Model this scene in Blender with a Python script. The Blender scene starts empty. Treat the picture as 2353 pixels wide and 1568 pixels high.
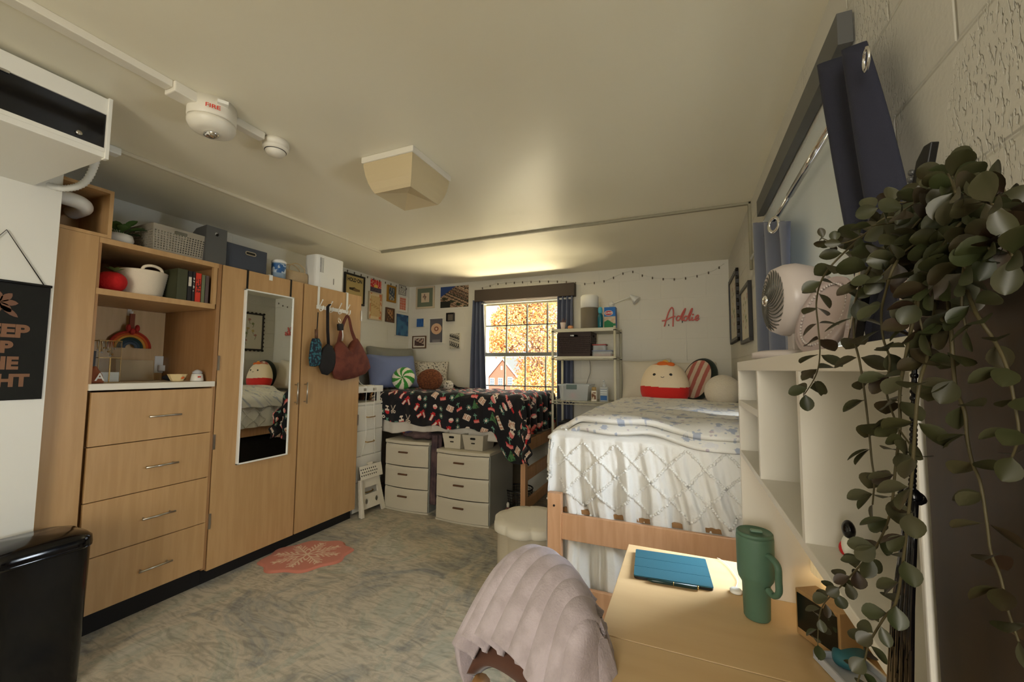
import bpy, math, random
import numpy as np
from mathutils import Vector, Matrix, Euler
random.seed(7)
PI = math.pi
sc = bpy.context.scene
COL = sc.collection

# ------------------------------------------------------------------ camera
YAW, PITCH, ROLL, FPX = 0.40157, 0.06891, -0.0068, 935.49
CAM = Vector((0, 0, 1.3))
_f = Vector((-math.sin(YAW) * math.cos(PITCH), math.cos(YAW) * math.cos(PITCH), math.sin(PITCH)))
_r = Vector((math.cos(YAW), math.sin(YAW), 0))
_d = _f.cross(_r)
_r2 = math.cos(ROLL) * _r + math.sin(ROLL) * _d
_d2 = _f.cross(_r2)
cd = bpy.data.cameras.new('camera')
cam = bpy.data.objects.new('camera', cd)
COL.objects.link(cam)
cd.sensor_width = 36
cd.lens = FPX / 2353 * 36
cd.clip_start = 0.02
cd.clip_end = 400
m = Matrix.Identity(4)
for i in range(3):
    m[i][0] = _r2[i]; m[i][1] = -_d2[i]; m[i][2] = -_f[i]; m[i][3] = CAM[i]
cam.matrix_world = m
sc.camera = cam

# ------------------------------------------------------------------ view, sky, lights
sc.view_settings.view_transform = 'Standard'
sc.view_settings.look = 'None'
sc.view_settings.gamma = 1
sc.view_settings.use_curve_mapping = False
sc.view_settings.exposure = 0.26
w = bpy.data.worlds.new('sky'); sc.world = w; w.use_nodes = True
bg = w.node_tree.nodes['Background']
bg.inputs[0].default_value = (0.78, 0.87, 1.0, 1)
bg.inputs[1].default_value = 1.8


def light(name, kind, loc, target, energy, color, size=None, size_y=None, angle=None):
    l = bpy.data.lights.new(name, kind)
    o = bpy.data.objects.new(name, l); COL.objects.link(o)
    o.location = loc
    dirv = Vector(target) - Vector(loc)
    o.rotation_euler = dirv.to_track_quat('-Z', 'Y').to_euler()
    l.energy = energy; l.color = color
    if kind == 'AREA':
        l.shape = 'RECTANGLE'; l.size = size; l.size_y = size_y or size
    if angle is not None: l.angle = angle
    return o


light('sun', 'SUN', (0, 0, 20), (-6, 14, 8), 8.0, (1, 0.93, 0.82), angle=0.02)
# daylight from outside the side window and from below the far window (sunlit ground); behind the camera, an added fill lamp with no real source
light('side_window_daylight', 'AREA', (0.95, 1.72, 1.40), (-1.0, 2.2, 1.0), 125, (0.82, 0.91, 1.0), 1.3, 1.2)
light('far_window_daylight', 'AREA', (-1.7, 4.72, 0.55), (-1.3, 3.2, 2.2), 240, (1.0, 0.87, 0.60), 1.1, 0.6)
light('entry_end_fill', 'AREA', (-0.2, -2.5, 1.6), (-2.2, 2.2, 1.5), 50, (1.0, 0.94, 0.83), .9, 1.5)


# ------------------------------------------------------------------ helpers
def px(u, v, x=None, y=None, z=None):
    """point of a real plane (x, y or z constant) seen at a place of the photograph"""
    a, b = (u - 1176.5) / FPX, (v - 784) / FPX
    d = _f + _r2 * a + _d2 * b
    if x is not None: t = (x - CAM.x) / d.x
    elif y is not None: t = (y - CAM.y) / d.y
    else: t = (z - CAM.z) / d.z
    return CAM + d * t


def lin(c):
    c = [x / 255 for x in c[:3]]
    return tuple(x / 12.92 if x <= 0.04045 else ((x + 0.055) / 1.055) ** 2.4 for x in c) + (1,)


def mat(name, rgb, rough=0.6, metal=0.0, rgb2=None, nscale=8, stretch=(1, 1, 1), contrast=(0.4, 0.6), bump=0.0, bscale=60,
        trans=0.0, ior=1.45, emit=0.0, sheen=0.0, alpha=1.0, bdist=0.01, detail=4, coat=0.0):
    mt = bpy.data.materials.new(name); mt.use_nodes = True
    n, L = mt.node_tree.nodes, mt.node_tree.links
    b = n['Principled BSDF']
    b.inputs['Base Color'].default_value = lin(rgb)
    b.inputs['Roughness'].default_value = rough
    b.inputs['Metallic'].default_value = metal
    b.inputs['IOR'].default_value = ior
    b.inputs['Transmission Weight'].default_value = trans
    b.inputs['Alpha'].default_value = alpha
    b.inputs['Sheen Weight'].default_value = sheen
    b.inputs['Coat Weight'].default_value = coat
    if emit:
        b.inputs['Emission Color'].default_value = lin(rgb); b.inputs['Emission Strength'].default_value = emit
    tc = n.new('ShaderNodeTexCoord'); mp = n.new('ShaderNodeMapping')
    L.new(tc.outputs['Object'], mp.inputs[0]); mp.inputs['Scale'].default_value = stretch
    if rgb2 is not None:
        nz = n.new('ShaderNodeTexNoise'); nz.inputs['Scale'].default_value = nscale; nz.inputs['Detail'].default_value = detail
        L.new(mp.outputs[0], nz.inputs['Vector'])
        cr = n.new('ShaderNodeValToRGB'); cr.color_ramp.elements[0].position = contrast[0]; cr.color_ramp.elements[1].position = contrast[1]
        cr.color_ramp.elements[0].color = lin(rgb); cr.color_ramp.elements[1].color = lin(rgb2)
        L.new(nz.outputs['Fac'], cr.inputs[0]); L.new(cr.outputs[0], b.inputs['Base Color'])
    if bump:
        nb = n.new('ShaderNodeTexNoise'); nb.inputs['Scale'].default_value = bscale; nb.inputs['Detail'].default_value = 3
        L.new(mp.outputs[0], nb.inputs['Vector'])
        bp = n.new('ShaderNodeBump'); bp.inputs['Strength'].default_value = bump; bp.inputs['Distance'].default_value = bdist
        L.new(nb.outputs['Fac'], bp.inputs['Height']); L.new(bp.outputs[0], b.inputs['Normal'])
    return mt


def colmat(name, rough=0.7, bump=0.0, bscale=120, sheen=0.0):
    """material that takes its colour from the printed pattern stored on the mesh"""
    mt = mat(name, (200, 200, 200), rough, bump=bump, bscale=bscale, sheen=sheen)
    n, L = mt.node_tree.nodes, mt.node_tree.links
    a = n.new('ShaderNodeAttribute'); a.attribute_name = 'Col'
    L.new(a.outputs['Color'], n['Principled BSDF'].inputs['Base Color'])
    return mt


def axes(zdir, up=(0, 0, 1)):
    z = Vector(zdir).normalized(); u = Vector(up)
    if abs(z.dot(u)) > 0.98: u = Vector((0, 1, 0))
    x = u.cross(z).normalized(); y = z.cross(x)
    return Matrix((x, y, z)).transposed()


class MB:
    def __init__(s):
        s.v = []; s.f = []; s.m = []; s.c = []; s.s = []; s.T = Matrix.Identity(4)

    def add(s, vs, fs, mi=0, sm=False, col=None):
        o = len(s.v)
        s.v += [tuple(s.T @ Vector(p)) for p in vs]
        for i, f in enumerate(fs):
            s.f.append([o + k for k in f]); s.m.append(mi); s.s.append(sm)
            s.c.append(col[i] if isinstance(col, list) else col)
        return s

    def box(s, x0, x1, y0, y1, z0, z1, mi=0, col=None):
        x0, x1 = min(x0, x1), max(x0, x1); y0, y1 = min(y0, y1), max(y0, y1); z0, z1 = min(z0, z1), max(z0, z1)
        vs = [(x, y, z) for z in (z0, z1) for y in (y0, y1) for x in (x0, x1)]
        return s.add(vs, [(0, 2, 3, 1), (4, 5, 7, 6), (0, 1, 5, 4), (2, 6, 7, 3), (0, 4, 6, 2), (1, 3, 7, 5)], mi, False, col)

    def obox(s, c, size, R=None, mi=0, col=None):
        R = R or Matrix.Identity(3)
        h = [k / 2 for k in size]
        vs = [Vector(c) + R @ Vector((x * h[0], y * h[1], z * h[2])) for z in (-1, 1) for y in (-1, 1) for x in (-1, 1)]
        return s.add(vs, [(0, 2, 3, 1), (4, 5, 7, 6), (0, 1, 5, 4), (2, 6, 7, 3), (0, 4, 6, 2), (1, 3, 7, 5)], mi, False, col)

    def tube(s, pts, r, seg=8, mi=0, col=None, flat=1.0, caps=True):
        pts = [Vector(p) for p in pts]; n = len(pts)
        rs = r if isinstance(r, (list, tuple)) else [r] * n
        vs = []; up = None
        for i, p in enumerate(pts):
            t = (pts[min(i + 1, n - 1)] - pts[max(i - 1, 0)])
            if t.length < 1e-9: t = Vector((0, 0, 1))
            t.normalize()
            if up is None:
                up = Vector((0, 0, 1)) if abs(t.z) < 0.9 else Vector((1, 0, 0))
            a = up.cross(t)
            if a.length < 1e-6: a = Vector((1, 0, 0)).cross(t)
            a.normalize(); b = t.cross(a); up = b
            for k in range(seg):
                th = 2 * PI * k / seg
                vs.append(p + (a * math.cos(th) + b * math.sin(th) * flat) * rs[i])
        fs = []
        for i in range(n - 1):
            for k in range(seg):
                k2 = (k + 1) % seg
                fs.append((i * seg + k, i * seg + k2, (i + 1) * seg + k2, (i + 1) * seg + k))
        if caps:
            fs.append(tuple(range(seg - 1, -1, -1))); fs.append(tuple(range((n - 1) * seg, n * seg)))
        return s.add(vs, fs, mi, True, col)

    def lathe(s, prof, c=(0, 0, 0), R=None, seg=32, mi=0, col=None, mod=None, sm=True, close=True):
        """prof: (radius, height) pairs; R turns the axis; mod(theta, h) scales the radius"""
        R = R or Matrix.Identity(3); vs = []; fs = []
        for (r, h) in prof:
            for k in range(seg):
                th = 2 * PI * k / seg
                q = r * (mod(th, h) if mod else 1)
                vs.append(Vector(c) + R @ Vector((q * math.cos(th), q * math.sin(th), h)))
        n = len(prof)
        for i in range(n - 1):
            for k in range(seg):
                k2 = (k + 1) % seg
                fs.append((i * seg + k, i * seg + k2, (i + 1) * seg + k2, (i + 1) * seg + k))
        s.add(vs, fs, mi, sm, col)
        if close:
            o = len(s.v) - n * seg
            for rng, rr in ((range(seg - 1, -1, -1), prof[0][0]), (range((n - 1) * seg, n * seg), prof[-1][0])):
                if rr > 1e-5:
                    s.f.append([o + k for k in rng]); s.m.append(mi); s.s.append(False)
                    s.c.append(col if not isinstance(col, list) else None)
        return s

    def ball(s, c, r, R=None, seg=20, rings=12, mi=0, col=None, power=1.0, fn=None):
        r = r if isinstance(r, (tuple, list)) else (r, r, r)
        R = R or Matrix.Identity(3); vs = []; fs = []; cl = []
        sp = lambda q: math.copysign(abs(q) ** power, q)
        for i in range(rings + 1):
            ph = PI * i / rings - PI / 2
            for k in range(seg):
                th = 2 * PI * k / seg
                d = Vector((sp(math.cos(ph)) * sp(math.cos(th)), sp(math.cos(ph)) * sp(math.sin(th)), sp(math.sin(ph))))
                q = Vector((d.x * r[0], d.y * r[1], d.z * r[2]))
                if fn: q = q * fn(d)
                vs.append(Vector(c) + R @ q)
        for i in range(rings):
            for k in range(seg):
                k2 = (k + 1) % seg
                fs.append((i * seg + k, i * seg + k2, (i + 1) * seg + k2, (i + 1) * seg + k))
                if callable(col): cl.append(col((i + .5) / rings, (k + .5) / seg))
        return s.add(vs, fs, mi, True, cl if callable(col) else col)

    def prism(s, poly, o, u, v, d, mi=0, col=None, sm=False):
        """polygon in the plane (o, u, v) pushed along the vector d"""
        o, u, v, d = Vector(o), Vector(u), Vector(v), Vector(d); n = len(poly)
        vs = [o + u * a + v * b for a, b in poly] + [o + u * a + v * b + d for a, b in poly]
        fs = [tuple(range(n)), tuple(range(2 * n - 1, n - 1, -1))] + [(i, i + n, (i + 1) % n + n, (i + 1) % n) for i in range(n)]
        return s.add(vs, fs, mi, sm, col)

    def sheet(s, fn, nu, nv, mi=0, col=None, sm=True, a=(0, 1), b=(0, 1), skip=None):
        vs = []; fs = []; cl = []
        for j in range(nv + 1):
            for i in range(nu + 1):
                vs.append(fn(a[0] + (a[1] - a[0]) * i / nu, b[0] + (b[1] - b[0]) * j / nv))
        for j in range(nv):
            for i in range(nu):
                aa = a[0] + (a[1] - a[0]) * (i + .5) / nu; bb = b[0] + (b[1] - b[0]) * (j + .5) / nv
                if skip and skip(aa, bb): continue
                fs.append((j * (nu + 1) + i, j * (nu + 1) + i + 1, (j + 1) * (nu + 1) + i + 1, (j + 1) * (nu + 1) + i))
                cl.append(col(aa, bb) if callable(col) else col)
        return s.add(vs, fs, mi, sm, cl)

    def build(s, name, mats, parent=None, bevel=0.0, thick=0.0, sub=0, seg=2, off=-1):
        me = bpy.data.meshes.new(name)
        me.from_pydata(s.v, [], s.f)
        mats = mats if isinstance(mats, (list, tuple)) else [mats]
        for q in mats: me.materials.append(q)
        me.polygons.foreach_set('material_index', s.m)
        me.polygons.foreach_set('use_smooth', s.s)
        if any(c is not None for c in s.c):
            at = me.color_attributes.new('Col', 'FLOAT_COLOR', 'CORNER')
            buf = []
            for f, c in zip(s.f, s.c):
                l = lin(c) if c is not None else (0.6, 0.6, 0.6, 1)
                buf += list(l) * len(f)
            at.data.foreach_set('color', buf)
        me.update()
        o = bpy.data.objects.new(name, me); COL.objects.link(o)
        if parent is not None:
            o.parent = parent; o.matrix_parent_inverse = world(parent).inverted()
        if sub:
            q = o.modifiers.new('sub', 'SUBSURF'); q.levels = sub; q.render_levels = sub
        if thick:
            q = o.modifiers.new('thick', 'SOLIDIFY'); q.thickness = thick; q.offset = off
        if bevel:
            q = o.modifiers.new('bevel', 'BEVEL'); q.width = bevel; q.segments = seg; q.limit_method = 'ANGLE'
        return o


def world(o):
    mm = o.matrix_basis.copy() if not o.parent else world(o.parent) @ o.matrix_parent_inverse @ o.matrix_basis
    return mm


def thing(name, label, cat, loc=(0, 0, 0), group=None):
    o = bpy.data.objects.new(name, None); COL.objects.link(o); o.empty_display_size = 0.05
    o.location = loc; o['label'] = label; o['category'] = cat
    if group: o['group'] = group
    return o


def tag(o, label, cat, group=None):
    o['label'] = label; o['category'] = cat
    if group: o['group'] = group
    return o


def struct(o):
    o['kind'] = 'structure'; return o


def kids(o):
    return [c for c in bpy.data.objects if c.parent == o]


def dup(o, loc, label=None, parent=None):
    c = o.copy(); COL.objects.link(c)
    if parent is not None: c.parent = parent
    else: c.location = loc
    for k in kids(o): dup(k, None, None, c)
    if label: c['label'] = label
    return c


def text_mb(mb, txt, o, u, v, h, depth=0.001, mi=0, align='CENTER', bold=0.0, xs=1.0, col=None, width=None):
    """letters standing in the plane (o, u, v); h is the height of a capital"""
    cu = bpy.data.curves.new('t', 'FONT'); cu.body = txt; cu.align_x = align; cu.align_y = 'CENTER'; cu.size = h * 1.42; cu.offset = bold; cu.extrude = 0
    ob = bpy.data.objects.new('t', cu); COL.objects.link(ob)
    dg = bpy.context.evaluated_depsgraph_get()
    me = bpy.data.meshes.new_from_object(ob.evaluated_get(dg))
    if width:
        xx_ = [p.co.x for p in me.vertices]; xs = width / (max(xx_) - min(xx_))
    o, u, v = Vector(o), Vector(u).normalized(), Vector(v).normalized(); n = u.cross(v)
    vs = [o + u * (p.co.x * xs) + v * p.co.y + n * depth for p in me.vertices]
    mb.add(vs, [tuple(f.vertices) for f in me.polygons], mi, False, col)
    bpy.data.objects.remove(ob); bpy.data.meshes.remove(me); bpy.data.curves.remove(cu)


def smooth(a, b, x):
    t = min(1, max(0, (x - a) / (b - a))); return t * t * (3 - 2 * t)


def hsh(*k):
    return (math.sin(sum((i + 1) * 12.9898 * q for i, q in enumerate(k))) * 43758.5453) % 1.0


def vn(x, y):
    xi, yi = math.floor(x), math.floor(y); fx, fy = x - xi, y - yi
    fx = fx * fx * (3 - 2 * fx); fy = fy * fy * (3 - 2 * fy)
    a, b, c, d = hsh(xi, yi), hsh(xi + 1, yi), hsh(xi, yi + 1), hsh(xi + 1, yi + 1)
    return (a + (b - a) * fx) * (1 - fy) + (c + (d - c) * fx) * fy


def catmull(pts, n=6):
    pts = [Vector(p) for p in pts]; out = []
    for i in range(len(pts) - 1):
        p0 = pts[max(i - 1, 0)]; p1 = pts[i]; p2 = pts[i + 1]; p3 = pts[min(i + 2, len(pts) - 1)]
        for k in range(n):
            t = k / n
            out.append(0.5 * ((2 * p1) + (p2 - p0) * t + (2 * p0 - 5 * p1 + 4 * p2 - p3) * t * t + (3 * p1 - p0 - 3 * p2 + p3) * t ** 3))
    out.append(pts[-1]); return out


# ------------------------------------------------------------------ materials
def block_wall(name, rgb, rough, axis, pits=0.0):
    mt = mat(name, rgb, rough)
    n, L = mt.node_tree.nodes, mt.node_tree.links
    b = n['Principled BSDF']
    tc = n.new('ShaderNodeTexCoord'); sx = n.new('ShaderNodeSeparateXYZ'); cx = n.new('ShaderNodeCombineXYZ')
    L.new(tc.outputs['Object'], sx.inputs[0])
    L.new(sx.outputs[axis], cx.inputs[0]); L.new(sx.outputs[2], cx.inputs[1])
    br = n.new('ShaderNodeTexBrick'); L.new(cx.outputs[0], br.inputs['Vector'])
    br.inputs['Scale'].default_value = 1; br.inputs['Brick Width'].default_value = 0.40; br.inputs['Row Height'].default_value = 0.2
    br.inputs['Mortar Size'].default_value = 0.006; br.inputs['Mortar Smooth'].default_value = 1.0
    br.inputs['Color1'].default_value = (1, 1, 1, 1); br.inputs['Color2'].default_value = (1, 1, 1, 1); br.inputs['Mortar'].default_value = (0, 0, 0, 1)
    nz = n.new('ShaderNodeTexNoise'); nz.inputs['Scale'].default_value = 90; nz.inputs['Detail'].default_value = 4
    L.new(tc.outputs['Object'], nz.inputs['Vector'])
    mx = n.new('ShaderNodeMath'); mx.operation = 'MULTIPLY_ADD'; mx.inputs[1].default_value = 0.16
    L.new(nz.outputs['Fac'], mx.inputs[0]); L.new(br.outputs['Color'], mx.inputs[2])
    last = mx
    if pits:
        n2 = n.new('ShaderNodeTexNoise'); n2.inputs['Scale'].default_value = 95; n2.inputs['Detail'].default_value = 2
        mp = n.new('ShaderNodeMapping'); mp.inputs['Scale'].default_value = (1, 1.5, 0.55); mp.inputs['Rotation'].default_value = (0.5, 0, 0)
        L.new(tc.outputs['Object'], mp.inputs[0]); L.new(mp.outputs[0], n2.inputs['Vector'])
        cr = n.new('ShaderNodeValToRGB'); cr.color_ramp.elements[0].position = 0.36; cr.color_ramp.elements[1].position = 0.46
        L.new(n2.outputs['Fac'], cr.inputs[0])
        n3 = n.new('ShaderNodeTexNoise'); n3.inputs['Scale'].default_value = 3.2; L.new(tc.outputs['Object'], n3.inputs['Vector'])
        cr3 = n.new('ShaderNodeValToRGB'); cr3.color_ramp.elements[0].position = 0.42; cr3.color_ramp.elements[1].position = 0.52
        L.new(n3.outputs['Fac'], cr3.inputs[0])
        mxx = n.new('ShaderNodeMath'); mxx.operation = 'MAXIMUM'
        L.new(cr.outputs[0], mxx.inputs[0]); L.new(cr3.outputs[0], mxx.inputs[1])
        m2 = n.new('ShaderNodeMath'); m2.operation = 'MULTIPLY_ADD'; m2.inputs[1].default_value = pits
        L.new(mxx.outputs[0], m2.inputs[0]); L.new(mx.outputs[0], m2.inputs[2]); last = m2
    bp = n.new('ShaderNodeBump'); bp.inputs['Strength'].default_value = 0.8 if pits else 0.35; bp.inputs['Distance'].default_value = 0.004 if pits else 0.0025
    L.new(last.outputs[0], bp.inputs['Height']); L.new(bp.outputs[0], b.inputs['Normal'])
    return mt


M = {}
M['wall_y'] = block_wall('painted_block_side', (222, 220, 208), 0.55, 1)
M['wall_x'] = block_wall('painted_block_end', (222, 218, 204), 0.55, 0)
M['wall_rough'] = block_wall('painted_block_pitted', (214, 211, 200), 0.5, 1, 1.2)
M['ceiling'] = mat('ceiling_paint', (234, 228, 206), 0.34, bump=0.12, bscale=7, bdist=0.02)
M['white'] = mat('white_paint', (232, 230, 220), 0.45)
M['offwhite'] = mat('offwhite_plastic', (226, 220, 204), 0.4)
M['plastic_white'] = mat('white_plastic', (236, 236, 230), 0.35)
M['wood'] = mat('maple_laminate', (190, 152, 104), 0.45, rgb2=(182, 144, 96), nscale=3, stretch=(12, 12, 1), bump=0.02, bscale=30)
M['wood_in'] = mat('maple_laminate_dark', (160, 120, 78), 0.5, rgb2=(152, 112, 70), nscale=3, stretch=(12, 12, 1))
M['deskwood'] = mat('desk_laminate', (214, 184, 138), 0.38, rgb2=(208, 176, 130), nscale=2.5, stretch=(1, 6, 1), bump=0.01)
M['bedwood'] = mat('bed_beech', (202, 156, 118), 0.42, rgb2=(192, 146, 106), nscale=4, stretch=(10, 10, 1))
M['black'] = mat('black_plastic', (14, 14, 16), 0.35)
M['gloss_black'] = mat('gloss_black', (8, 8, 11), 0.12)
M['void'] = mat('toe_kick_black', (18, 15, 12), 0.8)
M['steel'] = mat('brushed_steel', (190, 186, 178), 0.28, metal=1.0)
M['chrome'] = mat('chrome', (225, 225, 225), 0.1, metal=1.0)
M['mirror'] = mat('mirror_glass', (235, 240, 240), 0.01, metal=1.0)
M['brass'] = mat('brass', (190, 156, 96), 0.25, metal=1.0)
M['blind'] = mat('blind_cloth', (214, 216, 210), 0.8)
_n, _L = M['blind'].node_tree.nodes, M['blind'].node_tree.links
_t = _n.new('ShaderNodeBsdfTranslucent'); _t.inputs[0].default_value = lin((214, 218, 214)); _x = _n.new('ShaderNodeMixShader'); _x.inputs[0].default_value = 0.05
_L.new(_n['Principled BSDF'].outputs[0], _x.inputs[1]); _L.new(_t.outputs[0], _x.inputs[2]); _L.new(_x.outputs[0], _n['Material Output'].inputs[0])
M['glass'] = mat('window_glass', (255, 255, 255), 0.0, trans=1.0, ior=1.0, alpha=0.12)
M['clear'] = mat('clear_plastic', (225, 232, 235), 0.15, alpha=0.45)
M['navy'] = mat('navy_curtain', (84, 92, 116), 0.62, bump=0.1, bscale=400, sheen=0.25)
M['navy_dark'] = mat('dark_navy_curtain', (40, 42, 58), 0.8, bump=0.15, bscale=400)
M['valance'] = mat('bronze_valance', (72, 62, 54), 0.7, bump=0.3, bscale=300)
M['grey_valance'] = mat('grey_valance', (92, 92, 90), 0.5)
M['print'] = colmat('printed_paper', 0.6)
M['cloth_print'] = colmat('printed_cloth', 0.85, bump=0.12, bscale=300, sheen=0.1)
M['frame_black'] = mat('frame_black', (34, 30, 26), 0.4)
M['frame_gold'] = mat('frame_gold', (176, 128, 44), 0.35, metal=0.6)
M['frame_pale'] = mat('frame_pale_wood', (206, 190, 160), 0.5)
M['frame_brown'] = mat('frame_brown', (96, 66, 44), 0.5)
M['rubber'] = mat('dark_rubber', (26, 26, 26), 0.7)
M['cord'] = mat('white_cord', (225, 222, 212), 0.5)

fm = mat('marbled_floor', (150, 138, 112), 0.62)
n, L = fm.node_tree.nodes, fm.node_tree.links
tc = n.new('ShaderNodeTexCoord'); mp = n.new('ShaderNodeMapping'); mp.inputs['Scale'].default_value = (1, 1.0, 1); mp.inputs['Rotation'].default_value = (0, 0, 0.7)
L.new(tc.outputs['Object'], mp.inputs[0])
n1 = n.new('ShaderNodeTexNoise'); n1.inputs['Scale'].default_value = 2.0; n1.inputs['Detail'].default_value = 9; n1.inputs['Roughness'].default_value = 0.68; n1.inputs['Distortion'].default_value = 1.1
L.new(mp.outputs[0], n1.inputs['Vector'])
c1 = n.new('ShaderNodeValToRGB'); e = c1.color_ramp.elements
e[0].position = 0.30; e[0].color = lin((126, 126, 124)); e[1].position = 0.70; e[1].color = lin((206, 200, 186))
for p, c in ((0.40, (156, 156, 150)), (0.47, (180, 174, 158)), (0.53, (200, 190, 170)), (0.60, (176, 176, 160))):
    q = e.new(p); q.color = lin(c)
L.new(n1.outputs['Fac'], c1.inputs[0])
n2 = n.new('ShaderNodeTexNoise'); n2.inputs['Scale'].default_value = 14; n2.inputs['Detail'].default_value = 8; n2.inputs['Distortion'].default_value = 2.2
mp2 = n.new('ShaderNodeMapping'); mp2.inputs['Scale'].default_value = (0.45, 1.6, 1); mp2.inputs['Rotation'].default_value = (0, 0, 0.5)
L.new(tc.outputs['Object'], mp2.inputs[0]); L.new(mp2.outputs[0], n2.inputs['Vector'])
c2 = n.new('ShaderNodeValToRGB'); c2.color_ramp.elements[0].position = 0.34; c2.color_ramp.elements[1].position = 0.56
c2.color_ramp.elements[0].color = lin((148, 144, 138)); c2.color_ramp.elements[1].color = (1, 1, 1, 1)
L.new(n2.outputs['Fac'], c2.inputs[0])
mx = n.new('ShaderNodeMix'); mx.data_type = 'RGBA'; mx.blend_type = 'MULTIPLY'; mx.inputs[0].default_value = 0.45
L.new(c1.outputs[0], mx.inputs[6]); L.new(c2.outputs[0], mx.inputs[7]); L.new(mx.outputs[2], n['Principled BSDF'].inputs['Base Color'])
bp = n.new('ShaderNodeBump'); bp.inputs['Strength'].default_value = 0.25; bp.inputs['Distance'].default_value = 0.004
L.new(n2.outputs['Fac'], bp.inputs['Height']); L.new(bp.outputs[0], n['Principled BSDF'].inputs['Normal'])
M['floor'] = fm

# ------------------------------------------------------------------ the room
XL, XR, YW, H = -3.2, 0.39, 4.2, 2.33
YB = -2.9
struct(MB().box(XL - .3, XR + .3, YB - .2, YW + .3, -0.1, 0).build('floor', M['floor']))
struct(MB().box(XL - .3, XR + .3, YB - .2, YW + .3, H, H + 0.12).build('ceiling', M['ceiling']))
struct(MB().box(XL - .2, XL, YB, YW + .2, 0, H).build('wall_left', M['wall_y']))
struct(MB().box(XL, -2.6, YB, 0.86, 0, H).build('wall_entry', M['white']))
struct(MB().box(XL - .2, XR + .2, YB - .2, YB, 0, H).build('wall_back', M['wall_x']))
WX0, WX1, WZ0, WZ1 = -2.17, -1.20, 0.98, 2.10
b = MB()
b.box(XL, WX0, YW, YW + .2, 0, H).box(WX1, XR, YW, YW + .2, 0, H).box(WX0, WX1, YW, YW + .2, 0, WZ0).box(WX0, WX1, YW, YW + .2, WZ1, H)
struct(b.build('wall_front', M['wall_x']))
RY0, RY1, RZ0, RZ1 = 1.25, 2.42, 0.85, 2.08
b = MB()
b.box(XR, XR + .2, YB, RY0, 0, H).box(XR, XR + .2, RY1, YW + .2, 0, H).box(XR, XR + .2, RY0, RY1, 0, RZ0).box(XR, XR + .2, RY0, RY1, RZ1, H)
struct(b.build('wall_right', M['wall_rough']))

# far window: two sashes with muntins, glass
wf = bpy.data.objects.new('window_1', None); COL.objects.link(wf); wf.location = (-1.7, YW, WZ0); struct(wf)
M['sash'] = mat('sash_paint', (120, 122, 116), 0.45)
b = MB(); t = 0.028
yy = YW + 0.06
b.box(WX0, WX0 + t, yy, yy + .06, WZ0, WZ1).box(WX1 - t, WX1, yy, yy + .06, WZ0, WZ1).box(WX0, WX1, yy, yy + .06, WZ0, WZ0 + t).box(WX0, WX1, yy, yy + .06, WZ1 - t, WZ1)
b.build('window_frame', M['white'], wf, bevel=.003)
zm = px(1190, 815, y=yy).z
b = MB(); b.box(WX0, WX1, yy - .02, yy + .04, zm - .022, zm + .022)
b.build('meeting_rail', M['sash'], wf, bevel=.003)
for nm, z0, z1, rows in (('upper_sash', zm + .02, WZ1 - t, (px(1200, 747, y=yy).z,)), ('lower_sash', WZ0 + t, zm - .02, (px(1200, 888, y=yy).z,))):
    b = MB(); k0, k1 = WX0 + t, WX1 - t
    for uc in (1163, 1210, 1257):
        xc = px(uc - (0 if nm == 'upper_sash' else 4), 780 if nm == 'upper_sash' else 860, y=yy).x
        b.box(xc - .007, xc + .007, yy + .005, yy + .03, z0, z1)
    for r in rows: b.box(k0, k1, yy + .005, yy + .03, r - .007, r + .007)
    b.build(nm, M['sash'], wf)
MB().box(WX0 + t, WX1 - t, yy + .034, yy + .038, WZ0 + t, WZ1 - t).build('pane', M['glass'], wf)
MB().box(WX0 - .02, WX1 + .02, YW - .03, YW + .06, WZ0 - .03, WZ0).build('window_sill', M['white'], wf, bevel=.004)

# side window: frame, pane, blind drawn to the shelf top
ws = bpy.data.objects.new('window_2', None); COL.objects.link(ws); ws.location = (XR, 1.85, RZ0); struct(ws)
b = MB(); xx = XR + .1
b.box(xx, xx + .05, RY0, RY0 + .03, RZ0, RZ1).box(xx, xx + .05, RY1 - .03, RY1, RZ0, RZ1).box(xx, xx + .05, RY0, RY1, RZ0, RZ0 + .03).box(xx, xx + .05, RY0, RY1, RZ1 - .03, RZ1)
b.build('window_frame', M['white'], ws, bevel=.003)
MB().box(xx + .02, xx + .024, RY0 + .03, RY1 - .03, RZ0 + .03, RZ1 - .03).build('pane', M['glass'], ws)
tag(MB().box(XR + .005, XR + .012, RY0, RY1, 1.37, RZ1).build('roller_blind', M['blind']), 'pale roller blind drawn down in the side window behind the silver rod', 'blind')

# trim where the ceiling conduit runs
M['conduit'] = mat('conduit_cream', (214, 206, 184), 0.5)
M['grey_conduit'] = mat('conduit_grey', (150, 144, 122), 0.55)
c0 = px(875, 578, z=H)
tag(MB().box(c0.x - .012, c0.x + .012, 0.98, c0.y, H - .018, H).build('surface_conduit', M['conduit'], bevel=.003), 'slim cream conduit along the ceiling above the wardrobes', 'conduit')
t = MB().box(c0.x, XR, c0.y - .012, c0.y + .012, H - .016, H)
t.box(XR - .016, XR, c0.y - .012, c0.y + .012, H - .42, H)
tag(t.build('surface_conduit', M['grey_conduit'], bevel=.003), 'thin conduit crossing the ceiling and turning down the right wall', 'conduit')

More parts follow.
